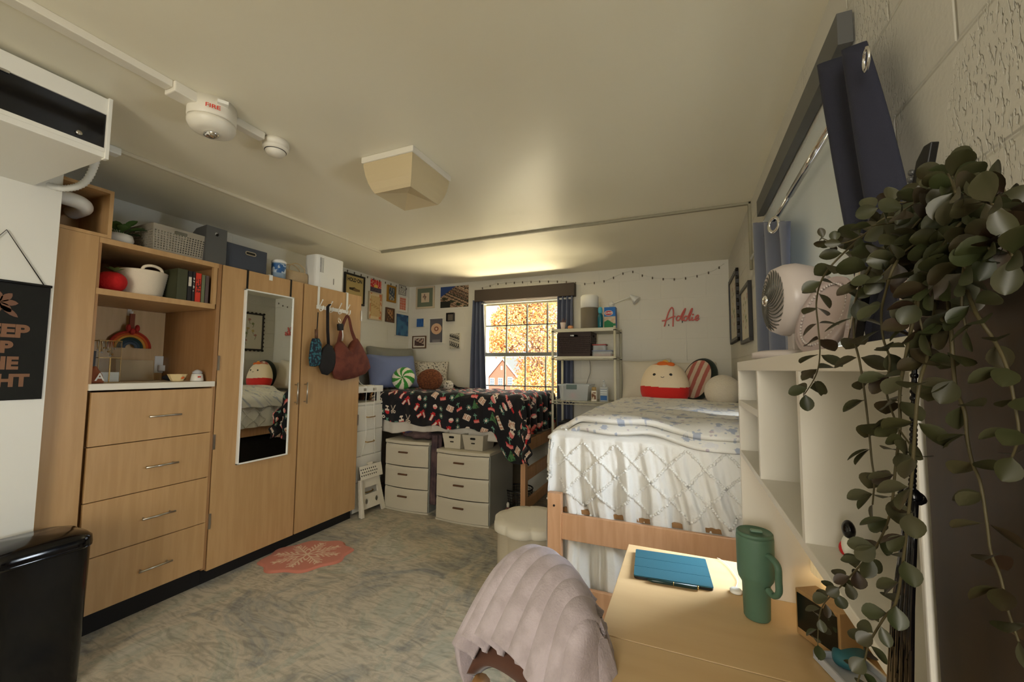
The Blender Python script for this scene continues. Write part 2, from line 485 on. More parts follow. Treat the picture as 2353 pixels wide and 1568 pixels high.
# big raceway with fire alarm and detector
p0 = px(54, 7, z=H); p1 = px(396, 186, z=H)
xr = (p0.x + p1.x) / 2
t = MB().box(xr - .022, xr + .022, -.6, p1.y, H - .026, H)
tag(t.build('surface_raceway', M['offwhite'], bevel=.003), 'wide cream raceway on the ceiling leading to the fire alarm', 'raceway')
t = MB().box(xr - .032, xr + .032, p1.y, p1.y + .075, H - .04, H).box(xr - .02, xr + .02, p1.y + .07, 1.16, H - .032, H)
tag(t.build('raceway_connector', M['offwhite'], bevel=.004), 'stepped cream connector between raceway and ceiling alarm', 'connector')
fa = px(500, 240, z=H); fy = 0.955
root = thing('fire_alarm', 'cream ceiling fire alarm with red FIRE lettering and clear strobe', 'fire alarm', (xr, fy, H))
b = MB(); R = Matrix.Rotation(PI, 3, 'X')
sq = lambda th, h: 1 + .07 * math.cos(4 * th) ** 2
b.lathe([(.0, 0), (.08, 0), (.08, .066), (.077, .071)], (xr, fy, H), R, 40, mod=lambda th, h: 1 + .06 * math.cos(2 * th) ** 4)
b.build('housing', M['offwhite'], root)
b = MB(); b.lathe([(.074, .071), (.08, .073), (.08, .085), (.07, .104), (.05, .113), (0, .114)], (xr, fy, H), R, 40)
b.build('cover', M['offwhite'], root)
b = MB(); b.lathe([(.026, .112), (.026, .122), (.014, .128), (0, .129)], (xr, fy, H), R, 24, mod=lambda th, h: 1 + .18 * math.cos(2 * th))
b.build('strobe', M['chrome'], root)
M['red'] = mat('red_ink', (214, 52, 30), 0.5)
b = MB()
vd = (Vector((xr, fy, 0)) - Vector((0, 0, 0))).normalized()
sd = Vector((-vd.y, vd.x, 0)) * -1
fp = Vector((xr, fy, H - .048)) - vd * .0865
text_mb(b, 'FIRE', fp, sd, (0, 0, 1), .0155, .002, bold=.0003, xs=1.2)
b.build('lettering', M['red'], root)
MB().obox(Vector((xr, fy, H - .022)) - vd * .082 + sd * .03, (.035, .012, .03), axes(-vd) @ Matrix.Rotation(0, 3, 'X')).build('test_panel', M['white'], root)
dy = 1.225
root = thing('smoke_detector', 'round cream smoke detector beside the fire alarm', 'smoke detector', (xr - .01, dy, H))
b = MB(); b.lathe([(.052, 0), (.055, .018), (.053, .02), (.051, .03), (.053, .032), (.053, .038), (.047, .046), (.044, .048)], (xr, dy, H), R, 36)
b.build('base', M['offwhite'], root)
b = MB(); b.lathe([(.0, .04), (.041, .046), (.042, .052), (.034, .064), (.012, .07), (0, .071)], (xr, dy, H), R, 36)
b.build('sensor_cap', M['offwhite'], root)
b = MB(); b.lathe([(.0445, .0465), (.0445, .0495), (.040, .0495)], (xr, dy, H), R, 36, mod=None)
b.build('vent_slot', M['black'], root)

# heater box high on the entry wall with flexible conduit
root = thing('wall_heater', 'long white metal heater box under the ceiling with a black glass front', 'heater', (-2.3, .4, 2.1))
bx0, bx1, by0, by1, bz0, bz1 = -2.6, -2.0, -0.9, 0.775, 2.085, 2.315
b = MB(); b.box(bx0, bx1 - .012, by0, by1 - .004, bz0, bz1).box(bx1 - .02, bx1 + .006, by1 - .012, by1, bz0 - .004, bz1 + .004)
b.box(bx1 - .014, bx1, by0, by1 - .01, bz1 - .062, bz1).box(bx1 - .014, bx1, by0, by1 - .01, bz0, bz0 + .034)
b.box(bx1, bx1 + .003, by0, by1 - .012, bz0 + .02, bz0 + .036)
b.build('casing', M['white'], root, bevel=.003)
MB().box(bx1 - .013, bx1 - .006, by0, by1 - .012, bz0 + .034, bz1 - .062).build('front_panel', M['gloss_black'], root)
kp = px(182, 305, x=bx1)
MB().lathe([(.009, 0), (.009, .008), (.005, .01), (0, .01)], (bx1 - .006, kp.y, kp.z), axes((1, 0, 0)), 16).build('lock_knob', M['steel'], root)
MB().box(bx1 - .004, bx1, by0, .52, bz1 - .068, bz1 - .06).build('slot', M['steel'], root)
q = px(262, 345, z=H)
root = thing('conduit_box', 'white junction box on the ceiling where the flexible conduit starts', 'junction box', (c0.x, .93, H))
MB().box(c0.x - .03, c0.x + .02, .84, .99, H - .035, H).build('housing', M['plastic_white'], root, bevel=.005)
pts = catmull([(c0.x - .02, .915, H - .03), (c0.x - .02, .915, H - .1), (c0.x - .06, .90, H - .19), (c0.x - .12, .86, H - .225), (-2.62, .80, H - .22)], 14)
rr = [.0155 if i % 2 else .0125 for i in range(len(pts))]
tag(MB().tube(pts, rr, 12).build('flexible_conduit', M['plastic_white']), 'ribbed white flexible conduit curving from ceiling to heater', 'conduit')

# ceiling light: square base, flared sides, pyramid bottom
L0 = px(850, 375, z=H); L1 = px(948, 332, z=H); L2 = px(1037, 405, z=H)
lx0, lx1 = L0.x, (L1.x + L2.x) / 2; ly0, ly1 = (L0.y + L1.y) / 2 - .03, L2.y
lc = Vector(((lx0 + lx1) / 2, (ly0 + ly1) / 2, H)); hw = (lx1 - lx0) / 2; hl = (ly1 - ly0) / 2
root = thing('ceiling_light', 'square cream ceiling light with frosted tapering shade and faceted bottom', 'ceiling light', lc)
MB().box(lc.x - hw, lc.x + hw, lc.y - hl, lc.y + hl, H - .03, H).build('base', M['offwhite'], root, bevel=.004)
M['diffuser'] = mat('frosted_acrylic', (200, 182, 144), 0.35, emit=0.0)
b = MB(); lv = [(0.95, .03), (.95, .045), (.9, .09), (.84, .125), (.76, .155), (.70, .17)]
vs = []
for s_, d_ in lv:
    for (sx_, sy_) in ((-1, -1), (1, -1), (1, 1), (-1, 1)): vs.append((lc.x + sx_ * hw * s_, lc.y + sy_ * hl * s_, H - d_))
fs = [(i * 4 + k, i * 4 + (k + 1) % 4, i * 4 + 4 + (k + 1) % 4, i * 4 + 4 + k) for i in range(len(lv) - 1) for k in range(4)]
vs.append((lc.x, lc.y, H - .135)); o_ = (len(lv) - 1) * 4
fs += [(o_ + k, o_ + (k + 1) % 4, len(vs) - 1) for k in range(4)]
b.add(vs, fs); b.build('shade', M['diffuser'], root)


def puff(mb, poly, o, u, v, n, th, mi=0, col=None, rings=5, flat=0.0, ctr=None, sm=True):
    """soft stuffed body with the given outline (in metres, in the plane o, u, v), bulging th to both sides"""
    o, u, v, n = Vector(o), Vector(u), Vector(v), Vector(n)
    k = len(poly)
    cx = ctr[0] if ctr else sum(p[0] for p in poly) / k; cy = ctr[1] if ctr else sum(p[1] for p in poly) / k
    vs = []; fs = []
    lev = []
    for s_ in (1, -1):
        for i in range(rings + 1):
            a = PI / 2 * i / rings
            lev.append((math.cos(a), s_ * math.sin(a) * th)) if s_ == 1 else None
    R_ = [(math.cos(PI / 2 * i / rings), -math.sin(PI / 2 * i / rings) * th) for i in range(rings, 0, -1)] + [(math.cos(PI / 2 * i / rings), math.sin(PI / 2 * i / rings) * th) for i in range(rings + 1)]
    for (s_, d_) in R_:
        s2 = max(s_, 0.001) ** (1 - flat)
        for (a, b_) in poly:
            vs.append(o + u * (cx + (a - cx) * s2) + v * (cy + (b_ - cy) * s2) + n * d_)
    for i in range(len(R_) - 1):
        for j in range(k):
            j2 = (j + 1) % k
            fs.append((i * k + j, i * k + j2, (i + 1) * k + j2, (i + 1) * k + j))
    fs.append(tuple(range(k - 1, -1, -1))); fs.append(tuple(range((len(R_) - 1) * k, len(R_) * k)))
    cl = None
    if callable(col):
        cl = []
        for i in range(len(R_) - 1):
            for j in range(k):
                s2 = ((max(R_[i][0], .001) ** (1 - flat)) + (max(R_[i + 1][0], .001) ** (1 - flat))) / 2
                a = (poly[j][0] + poly[(j + 1) % k][0]) / 2; b_ = (poly[j][1] + poly[(j + 1) % k][1]) / 2
                cl.append(col(cx + (a - cx) * s2, cy + (b_ - cy) * s2))
        cl += [col(cx, cy)] * 2
    mb.add(vs, fs, mi, sm, cl if cl else col)


def rrect(w_, h_, r, n_=5, cx=0, cy=0):
    out = []
    for (sx_, sy_, a0) in ((1, 1, 0), (-1, 1, PI / 2), (-1, -1, PI), (1, -1, 1.5 * PI)):
        for i in range(n_ + 1):
            a = a0 + PI / 2 * i / n_
            out.append((cx + sx_ * (w_ / 2 - r) + r * math.cos(a), cy + sy_ * (h_ / 2 - r) + r * math.sin(a)))
    return out


def pillow_poly(w_, h_, pinch=.05, n_=8):
    """rectangle whose sides sag inward between pointed corners"""
    c = [(-w_ / 2, -h_ / 2), (w_ / 2, -h_ / 2), (w_ / 2, h_ / 2), (-w_ / 2, h_ / 2)]; out = []
    for i in range(4):
        a, b_ = Vector(c[i]), Vector(c[(i + 1) % 4]); nn = Vector((-(b_ - a).y, (b_ - a).x)).normalized()
        for k in range(n_):
            t_ = k / n_
            p = a.lerp(b_, t_) + nn * pinch * min(w_, h_) * math.sin(PI * t_) ** .7
            out.append((p.x, p.y))
    return out


UY, UZ, UX = Vector((0, 1, 0)), Vector((0, 0, 1)), Vector((1, 0, 0))

# ------------------------------------------------------------------ dresser unit with niche and open shelf
XF, XB = -2.65, -3.19
yA, y0, y1, y2, y3 = 0.875, 1.03, 1.60, 2.195, 2.795
TOP = 1.94
root = thing('dresser', 'tall maple unit with four drawers, white worktop, niche and open shelf', 'dresser', (-2.9, 1.2, 0))
b = MB()
b.box(XB, XF - .03, y0 - .005, y0 + .012, .1, 1.175)
b.box(XB, XF - .002, y1 - .022, y1, .1, TOP).box(XB, XB + .012, y0, y1, .1, TOP).box(XB, XF - .03, y0, y1, .1, .12)
b.box(XB, XF - .002, yA, yA + .015, 0.02, TOP).box(XB, XF - .002, y0 - .02, y0, 1.2, TOP)
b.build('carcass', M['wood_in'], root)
MB().box(XF - .02, XF, yA, y0 - .012, 0.02, TOP).build('filler_panel', M['wood'], root, bevel=.001)
b = MB(); b.box(XB + .01, XF, y0 - .010, y1 - .02, TOP - .028, TOP).build('top_board', M['wood'], root, bevel=.001)
MB().box(XB + .01, XF, y0 - .0095, y1 - .03, 1.655, 1.685).build('shelf', M['wood'], root, bevel=.001)
MB().box(XF - .02, XF, y1 - .048, y1 - .026, 1.685, TOP - .028).build('shelf_side', M['wood'], root)
MB().box(XB, XF + .012, y0 - .012, y1 - .012, 1.182, 1.214).build('worktop', M['offwhite'], root, bevel=.002)
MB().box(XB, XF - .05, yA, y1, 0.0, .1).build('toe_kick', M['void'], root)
hz = [((322, 963), (392, 957)), ((317, 1081), (387, 1070)), ((317, 1198), (387, 1182)), ((325, 1314), (388, 1294))]
dz = (1.172 - .108) / 4


def bar_handle(a, c, parent, off=.028, r=.005):
    a, c = Vector(a), Vector(c); dr = (c - a).normalized()
    q = MB(); q.tube([a + UX * off, c + UX * off], r, 10)
    for p in (a + dr * .015, c - dr * .015): q.tube([p, p + UX * off], r * .8, 8)
    return q.build('handle', M['steel'], parent)


for i in range(4):
    zt = 1.172 - i * dz
    d = MB().box(XF - .02, XF, y0 + .003, y1 - .014, zt - dz + .004, zt).build('drawer', M['wood'], root, bevel=.0015)
    MB().box(XB + .06, XF - .02, y0 + .02, y1 - .035, zt - dz + .02, zt - .03).build('drawer_box', M['wood_in'], d)
    zc = zt - dz * .52; yc = (y0 + y1) / 2 + .02
    bar_handle((XF, yc - .075, zc), (XF, yc + .075, zc), d)

MB().box(XB + .0125, XB + .016, y0 + .002, y1 - .024, 1.215, 1.654).build('back_panel', mat('pale_maple', (206, 174, 126), .5, rgb2=(198, 166, 118), nscale=3, stretch=(12, 12, 1)), root)
# ------------------------------------------------------------------ wardrobe with two doors
root = thing('wardrobe', 'two-door maple wardrobe between the drawer unit and the far bed', 'wardrobe', (-2.9, 2.2, 0))
b = MB()
b.box(XB, XF - .022, y1 + .002, y1 + .02, .1, TOP).box(XB, XF - .002, y3 - .02, y3, .1, TOP).box(XB, XF - .022, y1 + .002, y3, TOP - .03, TOP).box(XB, XB + .012, y1, y3, .1, TOP).box(XB, XF - .03, y1 + .002, y3, .1, .12)
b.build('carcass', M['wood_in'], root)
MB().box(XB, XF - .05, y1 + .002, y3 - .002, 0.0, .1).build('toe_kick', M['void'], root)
for k, (a, c) in enumerate(((y1 + .006, y2 - .006), (y2 + .006, y3 - .004))):
    d = MB().box(XF - .02, XF, a, c, .085, TOP).build('door', M['wood'], root, bevel=.0015)
    yh = c - .035 if k == 0 else a + .035
    q = MB(); q.tube([(XF + .03, yh, 1.03), (XF + .03, yh, 1.19)], .005, 10)
    for z_ in (1.045, 1.175): q.tube([(XF, yh, z_), (XF + .03, yh, z_)], .004, 8)
    q.build('handle', M['steel'], d)
    yh = a if k == 0 else c
    q = MB()
    for z_ in ((.33, .80, 1.28) if k == 0 else (.8, 1.72)): q.box(XF - .002, XF + .007, yh - .006, yh + .006, z_, z_ + .09)
    q.build('hinge', M['steel'], d)

# mirror hung over the left door
mt_ = px(569, 663, x=XF + .02); mb_ = px(656, 1047, x=XF + .02); m1 = px(680, 686, x=XF + .02); m2 = px(541, 1069, x=XF + .02)
my0, my1 = (mt_.y + m2.y) / 2, (m1.y + mb_.y) / 2; mz1 = (mt_.z + m1.z) / 2; mz0 = (mb_.z + m2.z) / 2
root = thing('door_mirror', 'narrow full-length mirror with thin white frame hanging on the wardrobe door', 'mirror', (XF, (my0 + my1) / 2, mz0))
MB().box(XF + .012, XF + .018, my0 + .006, my1 - .006, mz0 + .006, mz1 - .006).build('mirror_glass', M['mirror'], root)
b = MB(); f_ = .009
b.box(XF + .001, XF + .024, my0, my0 + f_, mz0, mz1).box(XF + .001, XF + .024, my1 - f_, my1, mz0, mz1).box(XF + .001, XF + .024, my0, my1, mz0, mz0 + f_).box(XF + .001, XF + .024, my0, my1, mz1 - f_, mz1)
b.build('frame', M['plastic_white'], root, bevel=.002)
for yy_ in (my0 + .012, my1 - .022):
    MB().box(XF + .001, XF + .004, yy_, yy_ + .012, mz1, TOP + .003).box(XF - .025, XF + .004, yy_, yy_ + .012, TOP + .001, TOP + .004).build('strap', M['black'], root)
# small white over-door hooks
for (u_, v_, lab) in ((622, 638, 'small white clip over the left wardrobe door top'),):
    p = px(u_, v_, x=XF)
    tag(MB().box(XF - .024, XF + .006, p.y - .012, p.y + .012, TOP + .001, TOP + .005).box(XF + .001, XF + .006, p.y - .012, p.y + .012, TOP - .035, TOP + .005).build('door_hook', M['plastic_white'], bevel=.001), lab, 'hook')

# over-door hook rack on the right door
ra = px(729, 705, x=XF + .006); rb_ = px(800, 718, x=XF + .006)
ry0, ry1 = ra.y, rb_.y; rz = (ra.z + rb_.z) / 2
root = thing('hook_rack', 'white over-door rack of hooks holding the bags', 'hook rack', (XF, (ry0 + ry1) / 2, rz))
b = MB(); b.box(XF + .002, XF + .006, ry0 - .005, ry1 + .005, rz - .014, rz + .014)
b.build('rail', M['plastic_white'], root, bevel=.001)
for y_ in (ry0 + .012, ry1 - .012):
    MB().box(XF + .002, XF + .005, y_ - .010, y_ + .010, rz, TOP + .003).box(XF - .025, XF + .005, y_ - .010, y_ + .010, TOP + .001, TOP + .004).build('strap', M['plastic_white'], root)
hy = [ry0 + .02, ry0 + (ry1 - ry0) * .36, ry0 + (ry1 - ry0) * .66, ry1 - .02]
for y_ in hy:
    MB().tube(catmull([(XF + .006, y_, rz - .01), (XF + .02, y_, rz - .03), (XF + .045, y_, rz - .02), (XF + .05, y_, rz + .01)], 5), .004, 8).tube([(XF + .006, y_, rz), (XF + .04, y_, rz + .055)], .0035, 8).ball((XF + .04, y_, rz + .055), .006, seg=8, rings=6).build('hook', M['plastic_white'], root)


def yz(u_, v_, x_): p = px(u_, v_, x=x_); return (p.y, p.z)


def polyyz(pts, x_): return [yz(a, c, x_) for a, c in pts]


M['brown_leather'] = mat('brown_suede', (112, 56, 40), 0.75, rgb2=(92, 42, 30), nscale=14, bump=.2, bscale=60)
M['teal_print'] = mat('teal_speckled_fabric', (20, 34, 52), 0.7, rgb2=(46, 110, 122), nscale=60, contrast=(.5, .56))
M['black_fabric'] = mat('black_fabric', (26, 24, 26), 0.8, bump=.1)
xb = XF + .06
root = thing('shoulder_bag', 'slouchy brown suede shoulder bag hanging from the door rack', 'bag', (xb, hy[3], rz - .2))
body = polyyz([(768, 800), (762, 850), (768, 870), (785, 875), (815, 869), (838, 860), (850, 846), (845, 826), (832, 798), (820, 778), (812, 782), (806, 796), (798, 803), (789, 806), (782, 797), (779, 782), (773, 790)], xb)
b = MB(); puff(b, body, (xb, 0, 0), UY, UZ, UX, .045, flat=.45); b.build('body', M['brown_leather'], root)
sp = [Vector((xb, *yz(a, c, xb))) for a, c in ((776, 812), (780, 780), (787, 750), (795, 730), (799, 727), (803, 735), (808, 760), (817, 785), (822, 800))]
MB().tube(catmull(sp, 4), [.024 - .012 * math.sin(PI * i / 32) for i in range(33)], 10, flat=.5).build('strap', M['brown_leather'], root)
root = thing('drawstring_pouch', 'black rounded pouch with wide strap left of the brown bag', 'bag', (xb, hy[1], rz - .2))
body = polyyz([(752, 790), (742, 800), (734, 825), (734, 845), (740, 860), (752, 863), (764, 852), (770, 835), (769, 812), (762, 795)], xb)
b = MB(); puff(b, body, (xb, 0, 0), UY, UZ, UX, .03, flat=.4); b.build('body', M['black_fabric'], root)
MB().tube([Vector((xb, *yz(a, c, xb))) for a, c in ((758, 700), (753, 705), (753, 760), (755, 798))], .017, 8, flat=.3).build('strap', M['black_fabric'], root)
root = thing('wristlet', 'small dark teal patterned pouch on a thin strap', 'bag', (xb, hy[0], rz - .2))
body = polyyz([(718, 778), (714, 790), (710, 825), (712, 842), (724, 843), (734, 840), (737, 820), (738, 790), (733, 778)], xb)
b = MB(); puff(b, body, (xb, 0, 0), UY, UZ, UX, .02, flat=.5); b.build('body', M['teal_print'], root)
MB().tube([Vector((xb, *yz(a, c, xb))) for a, c in ((731, 718), (729, 750), (727, 770), (726, 780))], .004, 8).build('strap', M['black_fabric'], root)
MB().tube([Vector((xb, *yz(a, c, xb))) for a, c in ((727, 757), (727, 778))], .012, 10).build('cap', M['frame_brown'], root)
root = thing('key_case', 'small black key case clipped above the brown bag', 'key case', (xb + .04, hy[2], rz - .1))
k_ = px(782, 752, x=xb + .05)
MB().obox(k_, (.025, .05, .055), Matrix.Rotation(.15, 3, 'X')).build('case', M['black'], root, bevel=.006)
q = MB().tube(catmull([k_ + Vector((-.0, 0, .02)), k_ + Vector((-.01, -.012, .05)), k_ + Vector((-.02, 0, .075)), k_ + Vector((-.01, .012, .05)), k_ + Vector((0, 0, .02))], 5), .0025, 6)
q.build('key_ring', M['chrome'], root)
MB().tube(catmull([k_ + Vector((0, .02, -.02)), k_ + Vector((.0, .03, -.07)), k_ + Vector((0, .025, -.11))], 5), .005, 6).build('chain', M['steel'], root)

# ------------------------------------------------------------------ on top of the units
def span(u0, v0, u1, v1, x_):
    a = px(u0, v0, x=x_); c = px(u1, v1, x=x_); return a.y, c.y, a.z, c.z


# wooden cubby with pipe
root = thing('wooden_cubby', 'small open wooden box on top of the drawer unit beside the entry wall', 'box', (-2.85, .97, TOP))
ca, cb, z0_, z1_ = yA - .012, 1.062, TOP + .001, 2.185
b = MB(); b.box(-2.95, XF + .0, ca, cb, z0_, z0_ + .016).box(-2.95, XF, ca, cb, z1_ - .016, z1_).box(-2.95, XF, cb - .016, cb, z0_ + .016, z1_ - .016).box(-2.95, XF, ca, ca + .012, z0_ + .016, z1_ - .016).box(-2.96, -2.95, ca, cb, z0_, z1_)
b.build('box', M['wood'], root)
tag(MB().tube(catmull([(-2.72, .862, 2.10), (-2.70, .90, 2.10), (-2.70, .955, 2.095), (-2.74, .985, 2.085), (-2.85, .985, 2.08)], 6), .034, 16).build('pipe', M['plastic_white']), 'white elbow pipe passing into the small wooden box', 'pipe')

M['leaf_dark'] = mat('glossy_leaf', (44, 74, 34), 0.35, rgb2=(70, 96, 44), nscale=10)
M['ceramic'] = mat('white_ceramic', (226, 222, 210), 0.3)


def leaf(mb, p, d, n_, ln, wd, mi=0, cup=.15, tip=1.0):
    """leaf blade: p stalk end, d growth direction, n_ face normal"""
    d = Vector(d).normalized(); n_ = Vector(n_); n_ = (n_ - d * n_.dot(d)); n_ = n_.normalized() if n_.length > 1e-4 else Vector((0, 0, 1)); s_ = d.cross(n_)
    vs = []; prof = [(0, .06), (.15, .55), (.4, 1), (.65, .96), (.85, .62), (1, .05 if tip > .5 else .3)]
    for t_, w_ in prof:
        for k in (-1, 0, 1):
            vs.append(Vector(p) + d * ln * t_ + s_ * (wd / 2 * w_ * k) + n_ * (cup * wd * (abs(k) * w_ - t_ * t_ * .8)))
    fs = []
    for i in range(len(prof) - 1):
        for k in (0, 1): fs.append((i * 3 + k, i * 3 + k + 1, i * 3 + k + 4, i * 3 + k + 3))
    mb.add(vs, fs, mi, True)


a, c, zt, zb = span(257, 535, 300, 558, -2.72)
root = thing('potted_plant', 'small leafy plant in a round white pot on the top board', 'plant', (-2.76, (a + c) / 2, TOP))
pc = Vector((-2.77, (a + c) / 2 + .01, TOP + .001))
MB().lathe([(.035, 0), (.055, .012), (.062, .035), (.055, .06), (.05, .062), (.048, .055)], pc, None, 32).build('pot', M['ceramic'], root)
b = MB()
for i in range(16):
    an = i * 2.4; el = .5 + .5 * hsh(i, 3)
    d = Vector((math.cos(an) * math.cos(el), math.sin(an) * math.cos(el), math.sin(el)))
    p = pc + Vector((0, 0, .05)); e_ = p + d * (.03 + .03 * hsh(i, 1))
    b.tube([p, e_], .0018, 5); leaf(b, e_, d + Vector((0, 0, -.35)), (0, 0, 1), .06 + .02 * hsh(i, 5), .042)
b.build('foliage', M['leaf_dark'], root)

# grey plastic basket, with a woven lattice of holes
M['grey_plastic'] = mat('grey_basket_plastic', (150, 142, 126), 0.5)


def lattice_box(mb, x0, x1, ya, yb, z0, z1, taper=.9, nh=18, rows=11, hole=True):
    """open basket; its walls are a lattice of strips"""
    zc = z1 - z0
    def P(sx_, sy_, t_):
        k = taper + (1 - taper) * t_
        return Vector(((x0 + x1) / 2 + (x1 - x0) / 2 * sx_ * k, (ya + yb) / 2 + (yb - ya) / 2 * sy_ * k, z0 + zc * t_))
    faces = [((1, -1), (1, 1)), ((1, 1), (-1, 1)), ((-1, 1), (-1, -1)), ((-1, -1), (1, -1))]
    for fi, (A, B) in enumerate(faces):
        def fn(s_, t_): return P(A[0] + (B[0] - A[0]) * s_, A[1] + (B[1] - A[1]) * s_, t_)
        nn = nh * 2 + 1; rr_ = rows * 2 + 1
        def skip(s_, t_):
            i = int(s_ * nn); j = int(t_ * rr_)
            if hole and abs(s_ - .5) < .13 and .80 < t_ < .9: return True
            return hole and i % 2 == 1 and j % 2 == 1 and j < rr_ - 4 and j > 1
        mb.sheet(fn, nn, rr_, skip=skip, sm=False)
    mb.box((x0 + x1) / 2 - (x1 - x0) / 2 * taper, (x0 + x1) / 2 + (x1 - x0) / 2 * taper, (ya + yb) / 2 - (yb - ya) / 2 * taper, (ya + yb) / 2 + (yb - ya) / 2 * taper, z0, z0 + .004)


a = px(354, 565, x=-2.68).y; c = px(466, 594, x=-2.68).y
b = MB(); lattice_box(b, -2.98, -2.68, a - .01, c + .015, TOP + .002, TOP + .155, .92)
o = b.build('storage_basket', M['grey_plastic'], thick=.003)
tag(o, 'grey plastic lattice basket on top of the drawer unit', 'basket')
M['slate'] = mat('slate_plastic', (84, 84, 82), 0.55)
a = px(468, 560, x=-2.68).y + .005; c = px(516, 600, x=-2.68).y
b = MB()
prof = [(0, 0), (.27, 0), (.27, .09), (.10, .215), (0, .225)]
for yy_ in (a, c - .004): b.prism([(-p, q) for p, q in prof], (-2.67, yy_, TOP + .002), UX, UZ, (0, .004, 0))
# front panel with a round finger hole
n_ = 20; hc = ((a + c) / 2, TOP + .185); hr = .012
ring = [(hc[0] + hr * math.cos(2 * PI * k / n_ + PI / 4), hc[1] + hr * math.sin(2 * PI * k / n_ + PI / 4)) for k in range(n_)]
def outer(k):
    q = k / n_ * 4; i = int(q); f_ = q - i; cs = [(c, TOP + .227), (a, TOP + .227), (a, TOP + .002), (c, TOP + .002), (c, TOP + .227)]
    return (cs[i][0] + (cs[i + 1][0] - cs[i][0]) * f_, cs[i][1] + (cs[i + 1][1] - cs[i][1]) * f_)
out = [outer(k) for k in range(n_)]
for xx_ in (-2.668, -2.672):
    b.add([(xx_, *p) for p in ring] + [(xx_, *p) for p in out], [(k, (k + 1) % n_, n_ + (k + 1) % n_, n_ + k) for k in range(n_)])
b.box(-2.94, -2.67, a, c, TOP + .002, TOP + .006)
tag(b.build('magazine_file', M['slate'], thick=.001), 'dark grey upright magazine file beside the lattice basket', 'magazine file')
M['navy_felt'] = mat('blue_grey_felt', (68, 73, 82), 0.9, bump=.3, bscale=300)
a = px(519, 590, x=-2.69).y; c = px(612, 625, x=-2.69).y
root = thing('fabric_box', 'blue-grey felt storage box with a metal handle slot on the wardrobe', 'storage box', (-2.8, (a + c) / 2, TOP))
b = MB()
for args in ((-2.95, -2.945, a, c), (-2.695, -2.69, a, c), (-2.95, -2.69, a, a + .005), (-2.95, -2.69, c - .005, c)): b.box(*args, TOP + .002, TOP + .165)
b.box(-2.95, -2.69, a, c, TOP + .002, TOP + .008)
b.build('body', M['navy_felt'], root, bevel=.003)
ym = (a + c) / 2 + .02
MB().prism(rrect(.075, .026, .0129), (-2.6895, ym, TOP + .125), UY, UZ, (.004, 0, 0)).build('handle_rim', M['steel'], root)
MB().prism(rrect(.062, .015, .0074), (-2.6855, ym, TOP + .125), UY, UZ, (.0012, 0, 0)).build('handle_slot', M['black'], root)
# canister
a = px(633, 620, x=-2.72).y; c = px(660, 625, x=-2.72).y
root = thing('wipes_canister', 'round canister with blue label and white lid on the wardrobe', 'canister', (-2.74, (a + c) / 2, TOP))
cc = Vector((-2.75, (a + c) / 2, TOP + .001)); rr_ = (c - a) / 2
MB().lathe([(rr_, 0), (rr_, .12), (rr_, .13)], cc, None, 32).build('tub', mat('pale_blue_tub', (150, 172, 190), .4), root)
MB().lathe([(rr_ + .0008, .05), (rr_ + .0008, .118)], cc, None, 32, close=False, mod=None).build('label', mat('blue_label', (48, 96, 150), .4, rgb2=(190, 204, 214), nscale=18, contrast=(.52, .54)), root)
MB().lathe([(rr_ + .002, .125), (rr_ + .002, .14), (rr_ - .01, .152), (0, .153)], cc, None, 32).build('lid', M['plastic_white'], root)
# tan tote
M['tan_felt'] = mat('tan_canvas', (192, 168, 130), 0.85, bump=.2, bscale=200)
a = px(660, 625, x=-2.74).y; c = px(716, 640, x=-2.74).y
root = thing('tote_bag', 'soft tan canvas bag with looped handles between canister and dehumidifier', 'bag', (-2.8, (a + c) / 2, TOP))
b = MB(); puff(b, rrect(c - a, .11, .02, 4, (a + c) / 2, TOP + .058), (-2.80, 0, 0), UY, UZ, UX, .045, flat=.7); b.build('body', M['tan_felt'], root)
for dx_ in (.03, -.03):
    MB().tube(catmull([(-2.80 + dx_, a + .04, TOP + .10), (-2.80 + dx_, a + .045, TOP + .145), (-2.80 + dx_, (a + c) / 2, TOP + .17), (-2.8 + dx_, c - .045, TOP + .14), (-2.80 + dx_, c - .04, TOP + .10)], 5), .004, 6).build('handle', M['tan_felt'], root)
# dehumidifier
a = px(724, 650, x=-2.7).y; c = px(788, 660, x=-2.7).y
root = thing('dehumidifier', 'white rounded box appliance with side vents at the wardrobe corner', 'dehumidifier', (-2.8, (a + c) / 2, TOP))
zt = 2.21
MB().prism(rrect(.16, c - a, .045, 6, -2.76, (a + c) / 2), (0, 0, TOP + .002), UX, UY, (0, 0, zt - TOP)).build('housing', M['plastic_white'], root, bevel=.004)
b = MB()
for i in range(12):
    for j in range(4): b.box(-2.700 + .0, -2.6795, a + .028 + j * .009, a + .033 + j * .009, zt - .03 - i * .010, zt - .025 - i * .010)
b.build('vent', M['black'], root)
MB().box(-2.70, -2.6785, (a + c) / 2 + .02, (a + c) / 2 + .024, TOP + .05, TOP + .10).build('slot', M['black'], root)

